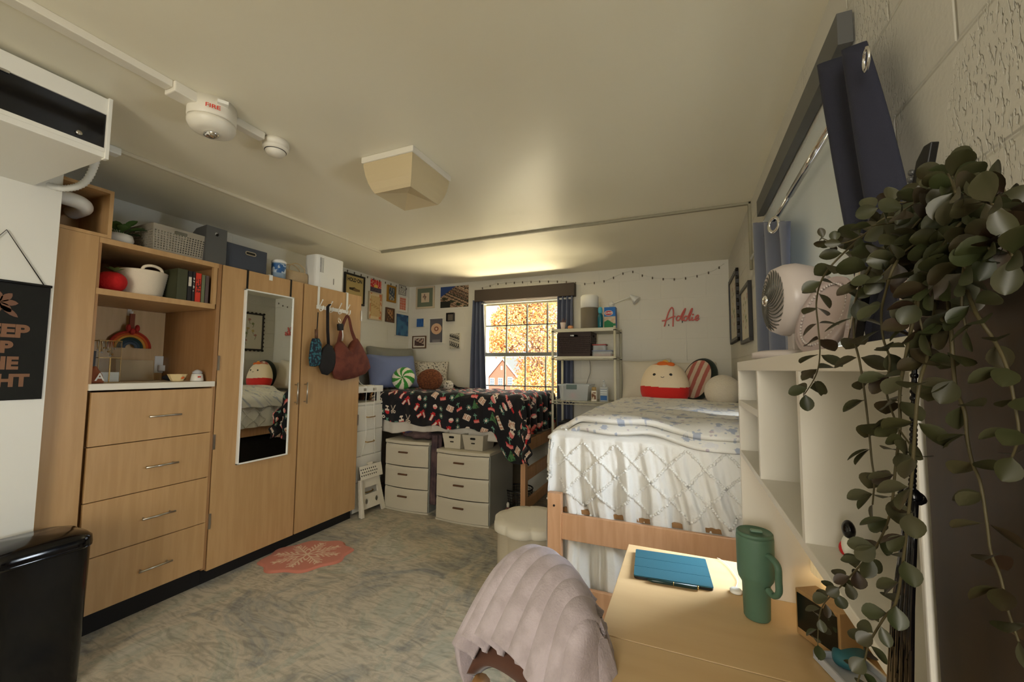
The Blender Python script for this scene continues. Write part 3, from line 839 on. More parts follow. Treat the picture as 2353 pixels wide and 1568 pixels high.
# ------------------------------------------------------------------ on the open shelf
sz = 1.686
root = thing('apple_plush', 'round red knitted apple with green leaves on the open shelf', 'plush toy', (-2.75, 1.1, sz))
ap = px(264, 640, x=-2.74); M['red_knit'] = mat('red_knit', (196, 26, 24), .9, bump=.5, bscale=90)
MB().ball((-2.76, ap.y - .004, sz + .058), (.058, .062, .058), seg=28, rings=16, fn=lambda d: 1 - .12 * max(0, d.z) ** 6).build('body', M['red_knit'], root)
b = MB()
for i in range(7): leaf(b, (-2.75, ap.y, sz + .112), (math.cos(i * .9), math.sin(i * .9), .5), (0, 0, 1), .045, .02)
b.build('leaves', mat('green_felt', (96, 112, 50), .9), root)
ba = px(290, 650, x=-2.72).y; bc = px(404, 660, x=-2.72).y
root = thing('rope_basket', 'cream rope basket with loop handles on the open shelf', 'basket', (-2.8, (ba + bc) / 2, sz))
M['rope'] = mat('cream_rope', (226, 212, 186), .9, bump=.3, bscale=150)
b = MB(); hw_ = (bc - ba) / 2
prof = []
for i in range(12): prof += [(hw_ * (.80 + .20 * i / 11), .004 + i * .0125), (hw_ * (.80 + .20 * i / 11) + .003, .010 + i * .0125)]
cen = Vector((-2.83, (ba + bc) / 2, sz))
b.lathe(prof + [(hw_ * .96, .15), (hw_ * .78, .01)], cen, None, 40); b.build('body', M['rope'], root)
MB().tube(catmull([cen + Vector((.095, -.045, .14)), cen + Vector((.10, -.035, .165)), cen + Vector((.105, 0, .175)), cen + Vector((.10, .04, .165)), cen + Vector((.09, .055, .14))], 6), .008, 10).build('handle', M['rope'], root)
books = [(406, 430, 618, (62, 64, 40), 'thick olive green cloth hardback at the left of the row'),
         (431, 441, 623, (30, 28, 30), 'black book with a white spine label'),
         (442, 448, 624, (40, 36, 38), 'thin black book with white spine lettering beside the red one'),
         (449, 462, 628, (206, 56, 34), 'bright red book in the row'),
         (463, 471, 632, (110, 116, 86), 'sage green book right of the red one'),
         (472, 480, 634, (92, 78, 74), 'dull mauve-grey book at the right end of the row')]
for i, (u0, u1, vt, cl, lab) in enumerate(books):
    a = px(u0, 660, x=-2.68).y; c = px(u1, 660, x=-2.68).y - .0015; zt_ = min(px((u0 + u1) / 2, vt, x=-2.68).z, 1.90)
    root = thing('book', lab, 'book', (-2.75, (a + c) / 2, sz), 'books on the open shelf')
    bm_ = mat('book_cloth', cl, .6)
    w_ = min(.003, (c - a) * .2)
    MB().box(-2.84, -2.68, a, a + w_, sz + .001, zt_).box(-2.84, -2.68, c - w_, c, sz + .001, zt_).box(-2.684, -2.678, a, c, sz + .001, zt_).build('cover', bm_, root, bevel=.0008)
    MB().box(-2.838, -2.685, a + w_, c - w_, sz + .004, zt_ - .003).build('pages', M['offwhite'], root)
    if i in (1, 2, 3):
        MB().box(-2.678, -2.6775, a + .003, c - .003, zt_ - (.09 if i == 1 else .12), zt_ - .035).build('spine_label', mat('spine_print', (214, 206, 190) if i < 3 else (60, 30, 24), .6, rgb2=(cl if i != 1 else (200, 190, 170)), nscale=90, contrast=(.48, .52)), root)

# ------------------------------------------------------------------ in the niche
wz = 1.2145
root = thing('rainbow_wreath', 'half-round rainbow wreath with red bow hanging in the niche', 'wreath', (-3.1, 1.3, 1.6))
rc = px(298, 800, x=-3.14); rro = (px(345, 800, x=-3.14).y - px(250, 800, x=-3.14).y) / 2
cols = [(170, 52, 30), (206, 96, 40), (206, 150, 60), (40, 60, 52), (56, 74, 84), (78, 90, 100)]
for i, c_ in enumerate(cols):
    r0 = rro * (1 - i * .14); pts = [(-3.14, rc.y + r0 * math.cos(a_), rc.z + r0 * math.sin(a_)) for a_ in [PI * k / 24 for k in range(25)]]
    MB().tube(pts, rro * .075, 10).build('arch', mat('felt_band', c_, .9, bump=.3, bscale=200), root)
b = MB(); t_ = Vector((-3.12, rc.y, rc.z + rro))
for s_ in (-1, 1): b.ball(t_ + Vector((0, s_ * .022, .02)), (.012, .024, .015), axes((1, 0, 0)) @ Matrix.Rotation(0, 3, 'Z'), 12, 8)
b.ball(t_, (.012, .014, .02), seg=12, rings=8)
b.build('bow', mat('red_ribbon', (176, 44, 34), .6), root)
MB().box(-3.14, -3.13, rc.y - .012, rc.y + .012, rc.z + rro + .02, rc.z + rro + .11).build('hanger', mat('brown_leather_loop', (130, 62, 34), .6), root)
root = thing('hook', 'small clear adhesive hook above the rainbow wreath', 'hook', (-3.17, rc.y, rc.z + rro + .13))
MB().box(-3.178, -3.170, rc.y - .01, rc.y + .01, rc.z + rro + .10, rc.z + rro + .16).tube([(-3.17, rc.y, rc.z + rro + .11), (-3.14, rc.y, rc.z + rro + .105), (-3.135, rc.y, rc.z + rro + .125)], .004, 8).build('body', M['plastic_white'], root)
p = px(222, 866, x=-2.72)
root = thing('terracotta_cone', 'terracotta trinket pot marked with a white letter A', 'trinket pot', (-2.72, p.y, wz))
M['terracotta'] = mat('terracotta', (150, 84, 52), .7)
MB().lathe([(.036, 0), (.036, .02), (.028, .045), (.012, .075), (.006, .085), (0, .086)], (-2.74, p.y - .002, wz), None, 28).build('body', M['terracotta'], root)
b = MB(); vd_ = Vector((1, -.25, 0)).normalized(); text_mb(b, 'A', Vector((-2.74, p.y, wz + .03)) + Vector((.8, -.6, 0)) * 0 + Vector((.040, .004, 0)), UY, UZ, .038, .001, bold=.0008); b.build('letter', M['white'], root)
# jewellery organiser: clear walls with gold edges
a = px(224, 862, x=-2.80).y; c = px(275, 862, x=-2.80).y
root = thing('jewelry_organizer', 'clear jewelry organizer with thin gold edges on the worktop', 'organizer', (-2.82, (a + c) / 2, wz))
z1o = px(230, 782, x=-2.80).z
b = MB()
for yy_ in (a, c): 
    for x_ in (-2.80, -2.90): b.box(x_ - .0015, x_ + .0015, yy_ - .0009, yy_ + .0009, wz, z1o)
for zz in (wz + .002, z1o, (wz + z1o) / 2 + .02):
    for x_ in (-2.80, -2.90): b.box(x_ - .0009, x_ + .0009, a, c, zz - .0015, zz + .0015)
    for yy_ in (a, c): b.box(-2.90, -2.80, yy_ - .0015, yy_ + .0015, zz - .0015, zz + .0015)
b.box(-2.801, -2.797, (a + c) / 2 - .002, (a + c) / 2 + .003, wz, z1o - .09)
b.build('gold_edges', M['brass'], root)
MB().box(-2.9, -2.8, a + .002, c - .002, wz + .001, wz + .055).build('drawer', mat('milky_plastic', (190, 192, 184), .3), root, bevel=.002)
M['acrylic'] = mat('acrylic_sheet', (214, 210, 196), .1, alpha=.22)
MB().box(-2.9, -2.898, a, c, wz, z1o).box(-2.9, -2.8, c - .001, c, wz, z1o).build('panel', M['acrylic'], root)
b = MB()
for i in range(9):
    yy_ = a + .008 + (c - a - .02) * i / 8; ln = .03 + .05 * hsh(i, 2)
    b.tube([(-2.85, yy_, z1o - .002), (-2.848, yy_ + .004, z1o - ln)], .0018, 5, mi=i % 2); b.ball((-2.848, yy_ + .004, z1o - ln), .005, seg=8, rings=6, mi=(i + 1) % 2)
b.build('necklace', [M['brass'], M['steel']], root)
a = px(276, 840, x=-2.95).y; c = px(362, 840, x=-2.95).y
root = thing('frosted_board', 'tall frosted panel leaning against the back of the niche', 'panel', (-2.98, (a + c) / 2, wz))
MB().obox((-2.99, (a + c) / 2, wz + .064), (.006, c - a, .12), Matrix.Rotation(-.15, 3, 'Y')).build('board', mat('frosted_sheet', (196, 182, 150), .3, alpha=.4), root)
a = px(208, 820, x=-2.78).y; c = px(222, 820, x=-2.78).y
root = thing('standing_picture', 'small dark standing frame behind the terracotta pot', 'picture frame', (-2.8, (a + c) / 2, wz))
MB().box(-2.83, -2.815, a - .01, c + .012, wz + .001, wz + .165).build('frame', M['frame_black'], root, bevel=.002)
MB().box(-2.815, -2.8135, a, c, wz + .02, wz + .14).build('print', mat('dim_photo', (58, 70, 66), .5, rgb2=(90, 100, 90), nscale=30), root)
p = px(370, 838, x=-3.17)
root = thing('wall_outlet', 'white double socket on the back of the niche', 'outlet', (-3.17, p.y, p.z))
MB().box(-3.178, -3.170, p.y - .035, p.y + .035, p.z - .055, p.z + .055).build('plate', M['plastic_white'], root, bevel=.002)
MB().box(-3.17, -3.145, p.y - .02, p.y + .02, p.z - .045, p.z - .005).build('charger', M['plastic_white'], root, bevel=.004)
p = px(412, 868, x=-2.72)
root = thing('trinket_bowl', 'cream faceted bowl with an orange flower on the worktop', 'bowl', (-2.74, p.y, wz))
MB().lathe([(.022, 0), (.03, .004), (.048, .042), (.046, .043), (.028, .008), (0, .006)], (-2.74, p.y, wz), None, 10, sm=False).build('bowl', mat('cream_glaze', (222, 200, 150), .3), root)
b = MB(); b.ball((-2.703, p.y + .008, wz + .022), (.004, .010, .008), seg=10, rings=8); b.build('flower', mat('orange_glaze', (206, 100, 40), .4), root)
p = px(455, 868, x=-2.71)
root = thing('heart_jar', 'small white jar with a red heart and clear lid at the worktop end', 'jar', (-2.73, p.y, wz))
MB().lathe([(.032, 0), (.033, .005), (.028, .042), (.024, .044)], (-2.72, p.y, wz), None, 24).build('jar', M['ceramic'], root)
MB().lathe([(.022, .044), (.026, .055), (.012, .066), (0, .07)], (-2.72, p.y, wz), None, 20).build('lid', M['clear'], root)
b = MB()
for s_ in (-1, 1): b.ball((-2.6905, p.y + s_ * .004 - .004, wz + .026), (.002, .0055, .005), seg=10, rings=6)
b.build('heart', M['red'], root)
tag(MB().ball((-2.9, px(395, 860, x=-2.9).y, wz + .02), (.03, .05, .02), seg=20, rings=10).build('pouch', M['black_fabric']), 'small dark pouch lying behind the cream bowl', 'pouch')

# ------------------------------------------------------------------ banner on the entry wall
xw = -2.6
ba_, bb_ = px(115, 660, x=xw), px(95, 917, x=xw)
by1_ = (ba_.y + bb_.y) / 2; bt = ba_.z; bb = bb_.z; bw = .285
root = thing('banner', 'black canvas banner with brown slab lettering hung on the entry wall', 'banner', (xw, by1_ - bw / 2, bb))
MB().box(xw + .002, xw + .005, by1_ - bw, by1_, bb, bt).build('canvas', mat('black_canvas', (24, 24, 22), .9, bump=.15, bscale=400), root)
MB().tube([(xw + .008, by1_ - bw - .01, bt), (xw + .008, by1_ + .002, bt)], .006, 8).build('rod', M['black'], root)
pk = px(22, 530, x=xw)
MB().tube([(xw + .006, by1_ - bw + .02, bt), (xw + .006, by1_ - bw / 2, pk.z), (xw + .006, by1_ - .02, bt)], .002, 6).build('string', M['void'], root)
b = MB()
for txt, vv, s_ in (('KEEP', 768, 1), ('UP', 815, 1), ('THE', 838, 1), ('RIGHT', 876, 1)):
    pass
cy_ = by1_ - bw / 2
def bz(v_): return px(60, v_, x=xw).z
for txt, va, vb in (('KEEP', 750, 778), ('UP', 788, 813), ('THE', 823, 850), ('FIGHT', 862, 889)):
    h_ = bz(va) - bz(vb); zc_ = (bz(va) + bz(vb)) / 2
    text_mb(b, txt, (xw + .0055, cy_ + .003, zc_), UY, UZ, h_ * .98, .0, bold=.0035, width=len(txt) * .0425 - (.02 if len(txt) == 5 else 0))
    # slab feet of the letters
b.build('lettering', mat('brown_ink', (128, 92, 68), .8), root)
b = MB(); fc_ = Vector((xw + .0055, cy_, bz(700)))
for i in range(7):
    a_ = i * .9; leaf(b, fc_ + Vector((0, .001 * math.cos(a_), .001 * math.sin(a_))), (0, math.cos(a_), math.sin(a_)), (1, 0, 0), .05, .025, cup=0)
for s_ in (-1, 1): leaf(b, fc_ + Vector((0, .001 * s_, -.012)), (0, s_, -.9), (1, 0, 0), .07, .02, cup=0)
b.build('flower_print', mat('brown_ink_2', (118, 84, 66), .8), root)

# ------------------------------------------------------------------ black waste bin by the entry wall
root = thing('waste_bin', 'black pedal bin with domed lid standing by the drawers', 'bin', (-2.47, .78, 0))
R4 = Matrix.Identity(3)
cx_, cy2 = -2.43, .80
b = MB(); pl = rrect(.25, .31, .07, 6)
n_ = len(pl)
lv = [(.94, 0), (.95, .03), (1.0, .50), (1.0, .545)]
vs = [(cx_ + p * s_, cy2 + q * s_, z_) for s_, z_ in lv for p, q in pl]
b.add(vs, [(i * n_ + k, i * n_ + (k + 1) % n_, (i + 1) * n_ + (k + 1) % n_, (i + 1) * n_ + k) for i in range(len(lv) - 1) for k in range(n_)] + [tuple(range(n_))], sm=True)
b.build('body', M['gloss_black'], root)
lv = [(1.03, .547), (1.04, .56), (1.02, .585), (.93, .60), (.7, .612), (.0, .616)]
b = MB(); vs = [(cx_ + p * s_, cy2 + q * s_, z_) for s_, z_ in lv for p, q in pl]
b.add(vs, [(i * n_ + k, i * n_ + (k + 1) % n_, (i + 1) * n_ + (k + 1) % n_, (i + 1) * n_ + k) for i in range(len(lv) - 1) for k in range(n_)] + [tuple(range(n_))], sm=True)
b.build('lid', M['gloss_black'], root)
MB().tube([(cx_ + .135, cy2 - .05, .02), (cx_ + .15, cy2 - .03, .018), (cx_ + .15, cy2 + .05, .018), (cx_ + .135, cy2 + .07, .02)], .008, 8, flat=.6).build('pedal', M['steel'], root)

# ------------------------------------------------------------------ pictures on the walls
def picture(label, u0, v0, u1, v1, wall, frame=None, fw=.012, fn=None, mat_=None, mw=0, nx=40, ny=50, th=.018, name='framed_picture', group=None, size=None):
    """wall: 'L' (x = XL), 'F' (y = YW) or 'R' (x = XR); the outer corners give its size"""
    if wall == 'L':
        a, c = px(u0, (v0 + v1) / 2, x=XL), px(u1, (v0 + v1) / 2, x=XL); t0 = px((u0 + u1) / 2, v0, x=XL).z; t1 = px((u0 + u1) / 2, v1, x=XL).z
        o, U, N, W_ = Vector((XL + .001, a.y, t1)), UY, UX, c.y - a.y
    elif wall == 'F':
        a, c = px(u0, (v0 + v1) / 2, y=YW), px(u1, (v0 + v1) / 2, y=YW); t0 = px((u0 + u1) / 2, v0, y=YW).z; t1 = px((u0 + u1) / 2, v1, y=YW).z
        o, U, N, W_ = Vector((a.x, YW - .001, t1)), UX, Vector((0, -1, 0)), c.x - a.x
    else:
        (ya_, yb_, t0, t1) = size
        o, U, N, W_ = Vector((XR - .001, yb_, t1)), Vector((0, -1, 0)), Vector((-1, 0, 0)), yb_ - ya_
    Hh = t0 - t1; V = UZ
    root = thing(name, label, 'picture' if frame else ('poster' if th < .004 else 'picture'), o + U * W_ / 2, group)
    def bx(mb, a0, a1, b0, b1, d0, d1, mi=0):
        mb.prism([(a0, b0), (a1, b0), (a1, b1), (a0, b1)], o + N * d0, U, V, N * (d1 - d0), mi)
    f_ = 0
    if frame:
        q = MB(); bx(q, 0, W_, 0, fw, 0, th); bx(q, 0, W_, Hh - fw, Hh, 0, th); bx(q, 0, fw, fw, Hh - fw, 0, th); bx(q, W_ - fw, W_, fw, Hh - fw, 0, th)
        q.build('frame', M[frame], root, bevel=.0015); f_ = fw
    if mat_:
        q = MB(); bx(q, f_, W_ - f_, f_, Hh - f_, .002, th * .5); q.build('mount', mat_, root); f2 = f_ + mw; d_ = th * .5 + .0006
    else:
        f2 = f_; d_ = (th * .5 if frame else th)
        if not frame or True:
            q = MB(); bx(q, f_, W_ - f_, f_, Hh - f_, .001, d_ - .0004)
            if not frame: q.build('canvas' if th > .004 else 'paper', M['offwhite'], root)
    q = MB(); q.sheet(lambda s_, t_: o + N * d_ + U * (f2 + (W_ - 2 * f2) * s_) + V * (f2 + (Hh - 2 * f2) * t_), nx, ny, col=fn, sm=False)
    q.build('print', M['print'], root)
    return root, o, U, V, N, W_, Hh


def mixc(a, c, t_): return tuple(a[i] + (c[i] - a[i]) * t_ for i in range(3))


r_, o, U, V, N, W_, Hh = picture('black-framed cream poster of clasped hands reading HOLD ON', 788.7, 631, 836, 700, 'L', 'frame_black', .02,
                                 lambda s_, t_: (202, 178, 116), nx=2, ny=2)
q = MB(); text_mb(q, 'HOLD ON', o + U * W_ * .5 + V * Hh * .80 + N * .010, U, V, Hh * .12, .0006, bold=.002, xs=.82)
text_mb(q, 'LET ME', o + U * W_ * .5 + V * Hh * .22 + N * .010, U, V, Hh * .1, .0006, bold=.002, xs=.8)
q.build('lettering', M['black'], r_)
q = MB()
for k in range(2):
    s_ = -1 if k == 0 else 1
    q.prism([(s_ * .075, .012), (s_ * .04, .014), (s_ * .0, .022), (s_ * -.022, .004), (s_ * -.012, -.012), (s_ * .02, -.014), (s_ * .075, -.010)], o + U * (W_ * .5) + V * (Hh * .5 + (k * -.006)) + N * (.0102 + k * .001), U, V, N * .0005, k)
q.build('clasped_hands', [mat('ink_brown', (70, 54, 36), .7), mat('ink_tan', (128, 104, 66), .7)], r_)


def red_poster(s_, t_):
    if t_ < .36: return (86, 74, 86) if vn(s_ * 9, t_ * 12) > .35 else (50, 46, 52)
    if (s_ - .5) ** 2 + ((t_ - .42) * .9) ** 2 < .035: return (236, 190, 90)
    if hsh(int(s_ * 9), int(t_ * 8)) > .62 and (s_ * 9 % 1 - .5) ** 2 + (t_ * 8 % 1 - .5) ** 2 < .09: return (240, 220, 190)
    return (206, 48, 46)


picture('small red poster with a yellow sun and dark ground', 850.7, 643.5, 876, 672, 'L', None, 0, red_poster, th=.002, name='poster')


def beige_print(s_, t_):
    e_ = min(s_, 1 - s_, t_, 1 - t_)
    if e_ < .1: return (206, 120, 76) if vn(s_ * 14, t_ * 14) > .45 and abs(s_ - .5) > .3 else (226, 206, 164)
    if .13 < e_ < .15: return (176, 140, 88)
    return (214, 184, 128) if vn(s_ * 10, t_ * 22) > .3 else (190, 152, 96)


picture('large pale wood frame with faded orange and beige print', 845, 672.5, 876.5, 736, 'L', 'frame_pale', .012, beige_print)
picture('gold-framed blue and grey picture beside the corner', 888, 657, 908, 695, 'L', 'frame_gold', .022,
        lambda s_, t_: (70, 84, 96) if vn(s_ * 6, t_ * 8) > .5 else (168, 160, 138))
picture('small dark brown framed warm-toned picture', 884.5, 708, 904, 741, 'L', 'frame_brown', .02,
        lambda s_, t_: (176, 130, 84) if vn(s_ * 7, t_ * 6) > .55 else (84, 58, 42))
picture('small white poster of black line doodles near the corner', 916, 656, 932.5, 678.5, 'L', None, 0,
        lambda s_, t_: (44, 42, 42) if (vn(s_ * 9 + 3, t_ * 12) % .16 < .045 or min(s_, 1 - s_, t_, 1 - t_) < .05) else (224, 220, 206), th=.002, name='poster')


def red_tiles(s_, t_):
    if min(s_, 1 - s_) < .13 or min(t_, 1 - t_) < .1: return (232, 226, 212)
    a_, c_ = s_ * 4 % 1 - .5, t_ * 6 % 1 - .5
    r = math.hypot(a_, c_); th = math.atan2(c_, a_)
    return (232, 222, 204) if (.12 < r < .2 or .36 < r + .06 * math.cos(6 * th) < .44) else (212, 92, 52)


picture('white-framed picture of orange-red tile pattern', 914, 680, 934, 717.5, 'L', 'white', .008, red_tiles)
picture('blue canvas picture with deep blue edge, lowest beside the corner', 906.5, 723.5, 934, 772, 'L', None, 0,
        lambda s_, t_: mixc((64, 116, 152), (38, 74, 116), smooth(.35, .75, vn(s_ * 4, t_ * 5))) if s_ > .05 else (28, 56, 92), th=.025)
M['green_mount'] = mat('grey_green_mount', (112, 122, 100), .8)


def sprig(s_, t_):
    for k in range(7):
        fx, fy = .5 + (hsh(k, 1) - .5) * .55, .42 + hsh(k, 2) * .4
        if math.hypot(s_ - fx, (t_ - fy)) < .075: return (128, 104, 92)
        d_ = abs((s_ - .5) - (fx - .5) * (t_ - .2) / (fy - .2)) if t_ < fy and t_ > .15 else 1
        if d_ < .014: return (120, 110, 84)
    return (216, 196, 166)


picture('pale-framed pressed flower print with grey-green mount', 957.5, 659.5, 999.5, 709.5, 'F', 'frame_pale', .022, sprig, M['green_mount'], .055)


def town(s_, t_):
    if t_ > .55 + .9 * max(0, .38 - s_) * 0 + (s_ - .05) * .9 and s_ < .55: return (52, 78, 132)
    n_ = hsh(int(s_ * 46), int(t_ * 34)); d_ = vn(s_ * 8, t_ * 7)
    if t_ < .3 and s_ < .35: return (34, 38, 30)
    if d_ > .36: return (206, 178, 144) if n_ > .66 else ((150, 116, 92) if n_ > .33 else (70, 60, 48))
    return (48, 56, 34) if n_ > .3 else (80, 72, 56)


picture('poster of a hillside town under blue sky', 1012.6, 658, 1077, 706.5, 'F', None, 0, town, nx=60, ny=46, th=.002, name='poster')
picture('tiny blue canvas between the two larger pictures', 961, 733.4, 976.5, 752, 'F', None, 0,
        lambda s_, t_: (40, 84, 150) if vn(s_ * 8, t_ * 1.5) > .5 else (56, 104, 168), nx=16, ny=16, th=.03)


def record(s_, t_):
    x_, y_ = (s_ - .5) * .9, (t_ - .58) * 1.6
    r = math.hypot(x_, y_)
    if r < .07: return (226, 200, 170)
    if r < .16: return (150, 96, 78)
    if r < .37: return (222, 182, 148) if int(r * 60) % 3 else (210, 168, 134)
    if t_ < .15 and abs(s_ - .5) < .3 and int(t_ * 60) % 3 == 0: return (180, 176, 170)
    return (96, 94, 100)


picture('grey poster of a peach record in a thin white frame', 987.5, 731.5, 1020, 789.5, 'F', 'white', .010, record, nx=60, ny=90)
picture('small empty-looking dark grey square canvas', 1028.4, 719.8, 1045.4, 739, 'F', 'frame_black', .008,
        lambda s_, t_: (112, 104, 92) if s_ > .08 and t_ < .92 else (46, 42, 38), nx=20, ny=20, th=.035)
picture('brown-framed dark floral photo low beside the corner', 949, 772.5, 980, 801, 'F', 'frame_brown', .012,
        lambda s_, t_: (188, 160, 140) if vn(s_ * 7, t_ * 6) > .66 else (84, 62, 58), M['offwhite'], .018)
picture('black and white scribbled canvas near the curtain', 1036, 767, 1058.5, 801, 'F', None, 0,
        lambda s_, t_: (60, 58, 54) if vn(s_ * 11, t_ * 22) > .56 else (196, 190, 172), th=.03)
for lab, sz_, nm in (('tall black wavy-edged frame with a botanical print, nearer the far corner', (3.48, 4.02, 2.07, 1.54), 'A'),
                     ('black-framed pale print next to the blue curtain', (2.86, 3.30, 1.86, 1.485), 'B')):
    def bot(s_, t_):
        for k in range(14):
            fx, fy = .15 + .7 * hsh(k, 1), .12 + hsh(k, 2) * .75
            if math.hypot((s_ - fx) * .8, (t_ - fy)) < .035: return [(176, 130, 120), (130, 140, 96), (190, 170, 110)][k % 3]
            if abs(s_ - fx + .02 * math.sin(t_ * 20)) < .008 and fy - .13 < t_ < fy: return (110, 118, 90)
        return (214, 208, 192)
    root, o, U, V, N, W_, Hh = picture(lab, 0, 0, 0, 0, 'R', 'frame_black', .022, bot, size=sz_, nx=60, ny=60, th=.022)
    if nm == 'A':
        q = MB(); m_ = 9
        for k in range(m_ * 2 + 1):
            for (a_, c_) in ((W_ * k / (2 * m_), 0), (W_ * k / (2 * m_), Hh), (0, Hh * k / (2 * m_)), (W_, Hh * k / (2 * m_))):
                if k % 2 == 0: q.lathe([(.014, 0), (.014, .018)], o + U * a_ + V * c_ + N * .002, axes(N), 12)
        q.build('wavy_edge', M['frame_black'], root)

# string lights along the ceiling edge
def string_lights(label, pts, nb, grp=None):
    pts = [Vector(p) for p in pts]
    root = thing('string_lights', label, 'string lights', pts[0])
    MB().tube(pts, .0016, 5).build('wire', M['cord'], root)
    Ls = [0]
    for i in range(1, len(pts)): Ls.append(Ls[-1] + (pts[i] - pts[i - 1]).length)
    base = None
    for k in range(nb):
        d_ = Ls[-1] * (k + .5) / nb; i = 0
        while i < len(pts) - 2 and Ls[i + 1] < d_: i += 1
        p = pts[i].lerp(pts[i + 1], (d_ - Ls[i]) / (Ls[i + 1] - Ls[i]))
        if base is None:
            base = MB().tube([p + UZ * .004, p - UZ * .014, p - UZ * .02], [.0055, .0065, .002], 8).build('bulb', mat('dim_bulb', (104, 92, 76), .5), root); bp_ = p
        else:
            c = base.copy(); COL.objects.link(c); c.location = base.location + (p - bp_)


string_lights('string of tiny bulbs along the top of the left wall', [(XL + .008, px(789, 616, x=XL).y, H - .02), (XL + .008, 3.6, H - .028), (XL + .008, 4.17, H - .03)], 11)
pts = [px(u_, v_, y=YW - .008) for u_, v_ in ((1100, 664), (1140, 652), (1190, 648), (1240, 646), (1290, 646), (1350, 652), (1395, 644), (1430, 628), (1450, 622), (1475, 632), (1510, 640), (1560, 641), (1600, 634), (1640, 622), (1664, 606))]
string_lights('string of tiny bulbs drooping along the top of the window wall', pts, 26)

# valance, rods, curtains of the far window
a = px(1090, 667, y=YW - .12); c = px(1319, 651, y=YW - .12)
vx0, vx1 = px(1090, 690, y=YW - .10).x, px(1319, 675, y=YW - .10).x; vz1 = 2.205; vz0 = 2.07
tag(MB().box(vx0, vx1, YW - .10, YW - .005, vz0, vz1).build('valance', M['valance'], bevel=.002), 'dark brown boxed valance above the far window', 'valance')
root = thing('curtain_rod', 'slim white curtain rod with ring ends at the far window', 'curtain rod', (-1.7, YW - .06, vz0 - .03))
MB().tube([(vx0 + .06, YW - .06, vz0 - .022), (vx1 - .02, YW - .06, vz0 - .022)], .011, 12).build('rod', M['white'], root)
for x_ in (vx0 + .1, vx1 - .04): MB().box(x_ - .01, x_ + .01, YW - .06, YW - .003, vz0 - .03, vz0 - .012).build('bracket', M['white'], root)
M['roller'] = mat('cream_blind_roll', (206, 196, 164), .6)
tag(MB().tube([(WX0 + .02, YW + .02, 2.075), (WX1 - .02, YW + .02, 2.075)], .022, 16).box(WX0 + .03, WX1 - .03, YW + .018, YW + .022, 2.03, 2.07).build('rolled_blind', M['roller']), 'cream rolled-up blind under the dark valance', 'blind')


def curtain(name, label, top0, top1, bot0, bot1, folds, amp, nrm, matn, mid=None, rings=()):
    T0, T1, B0, B1 = Vector(top0), Vector(top1), Vector(bot0), Vector(bot1); nrm = Vector(nrm)
    def fn(s_, t_):
        p = (B0.lerp(B1, s_)).lerp(T0.lerp(T1, s_), t_)
        if mid: p = p + (B1 - B0).normalized() * mid * math.sin(PI * t_) * (s_ - .5)
        return p + nrm * amp * math.sin(2 * PI * folds * s_ + .8 * math.sin(3 * t_)) * (1 + .25 * (1 - t_))
    root = thing(name, label, 'curtain', (B0 + B1) / 2)
    MB().sheet(fn, int(folds * 14), 24).build('fabric', M[matn], root, thick=.003, off=0)
    return root


xa, xb_ = px(1087, 750, y=YW - .06).x, px(1112, 750, y=YW - .06).x
curtain('curtain', 'blue-grey curtain at the left side of the far window', (xa, YW - .06, 2.09), (xb_, YW - .06, 2.09), (px(1080, 880, y=YW - .07).x, YW - .07, .86), (px(1122, 880, y=YW - .07).x, YW - .07, .86), 3.2, .028, (0, -1, 0), 'navy')
curtain('curtain', 'blue-grey curtain at the right side of the far window, behind the rack', (px(1281, 700, y=YW - .06).x, YW - .06, 2.09), (px(1317, 700, y=YW - .06).x, YW - .06, 2.09), (px(1281, 860, y=YW - .06).x, YW - .06, .62), (px(1317, 860, y=YW - .06).x, YW - .06, .62), 3.4, .026, (0, -1, 0), 'navy')

# side window: valance, rod, curtains
xv = XR - .035
root = thing('valance_box', 'long grey valance above the side window', 'valance', (XR, 1.8, 2.1))
MB().box(xv, XR - .004, 1.16, 2.36, 2.085, 2.165).build('face', M['grey_valance'], root, bevel=.001)
root = thing('curtain_rod', 'polished silver curtain rod along the side window', 'curtain rod', (XR, 1.9, 2.07))
yr0, yr1 = 1.20, 2.60; zr = 1.932; xr_ = XR - .03
MB().tube([(xr_, yr0, zr), (xr_, yr1, zr)], .0095, 16).tube([(xr_ - .0, yr0, zr), (xr_, 1.7, zr)], .011, 16).build('rod', M['chrome'], root)
for y_ in (1.24, 2.54): MB().tube([(xr_, y_, zr), (XR - .002, y_, zr)], .006, 8).build('bracket', M['chrome'], root)
root = curtain('grommet_curtain', 'navy grommet curtain at the far end of the side window', px(1818, 508, x=XR - .045), px(1733, 512, x=XR - .045), (XR - .045, px(1818, 508, x=XR - .045).y - .03, .80), (XR - .045, px(1733, 512, x=XR - .045).y, .80), 2.6, .020, (-1, 0, 0), 'navy')
MB().lathe([(.021, -.003), (.032, -.003), (.032, .003), (.021, .003), (.021, -.003)], px(1778, 517, x=XR - .072), axes((-1, -.5, 0)), 24, close=False).build('grommet', M['chrome'], root)
A0, A1 = px(1893, 150, x=XR - .055), px(1988, 95, x=XR - .055)
B0, B1 = px(1972, 520, x=XR - .06), px(2072, 520, x=XR - .06)
dn = 1.9
B0b = A0 + (B0 - A0) * dn; B1b = A1 + (B1 - A1) * dn
root = curtain('grommet_curtain', 'dark navy curtain slanting beside the hanging plant', A0, A1, B0b, B1b, 1.5, .022, (-1, 0, 0), 'navy_dark')
g = px(1990, 137, x=XR - .078)
MB().lathe([(.015, -.002), (.021, -.002), (.021, .002), (.015, .002), (.015, -.002)], g, axes((-1, .1, 0)), 24, close=False).build('grommet', M['chrome'], root)

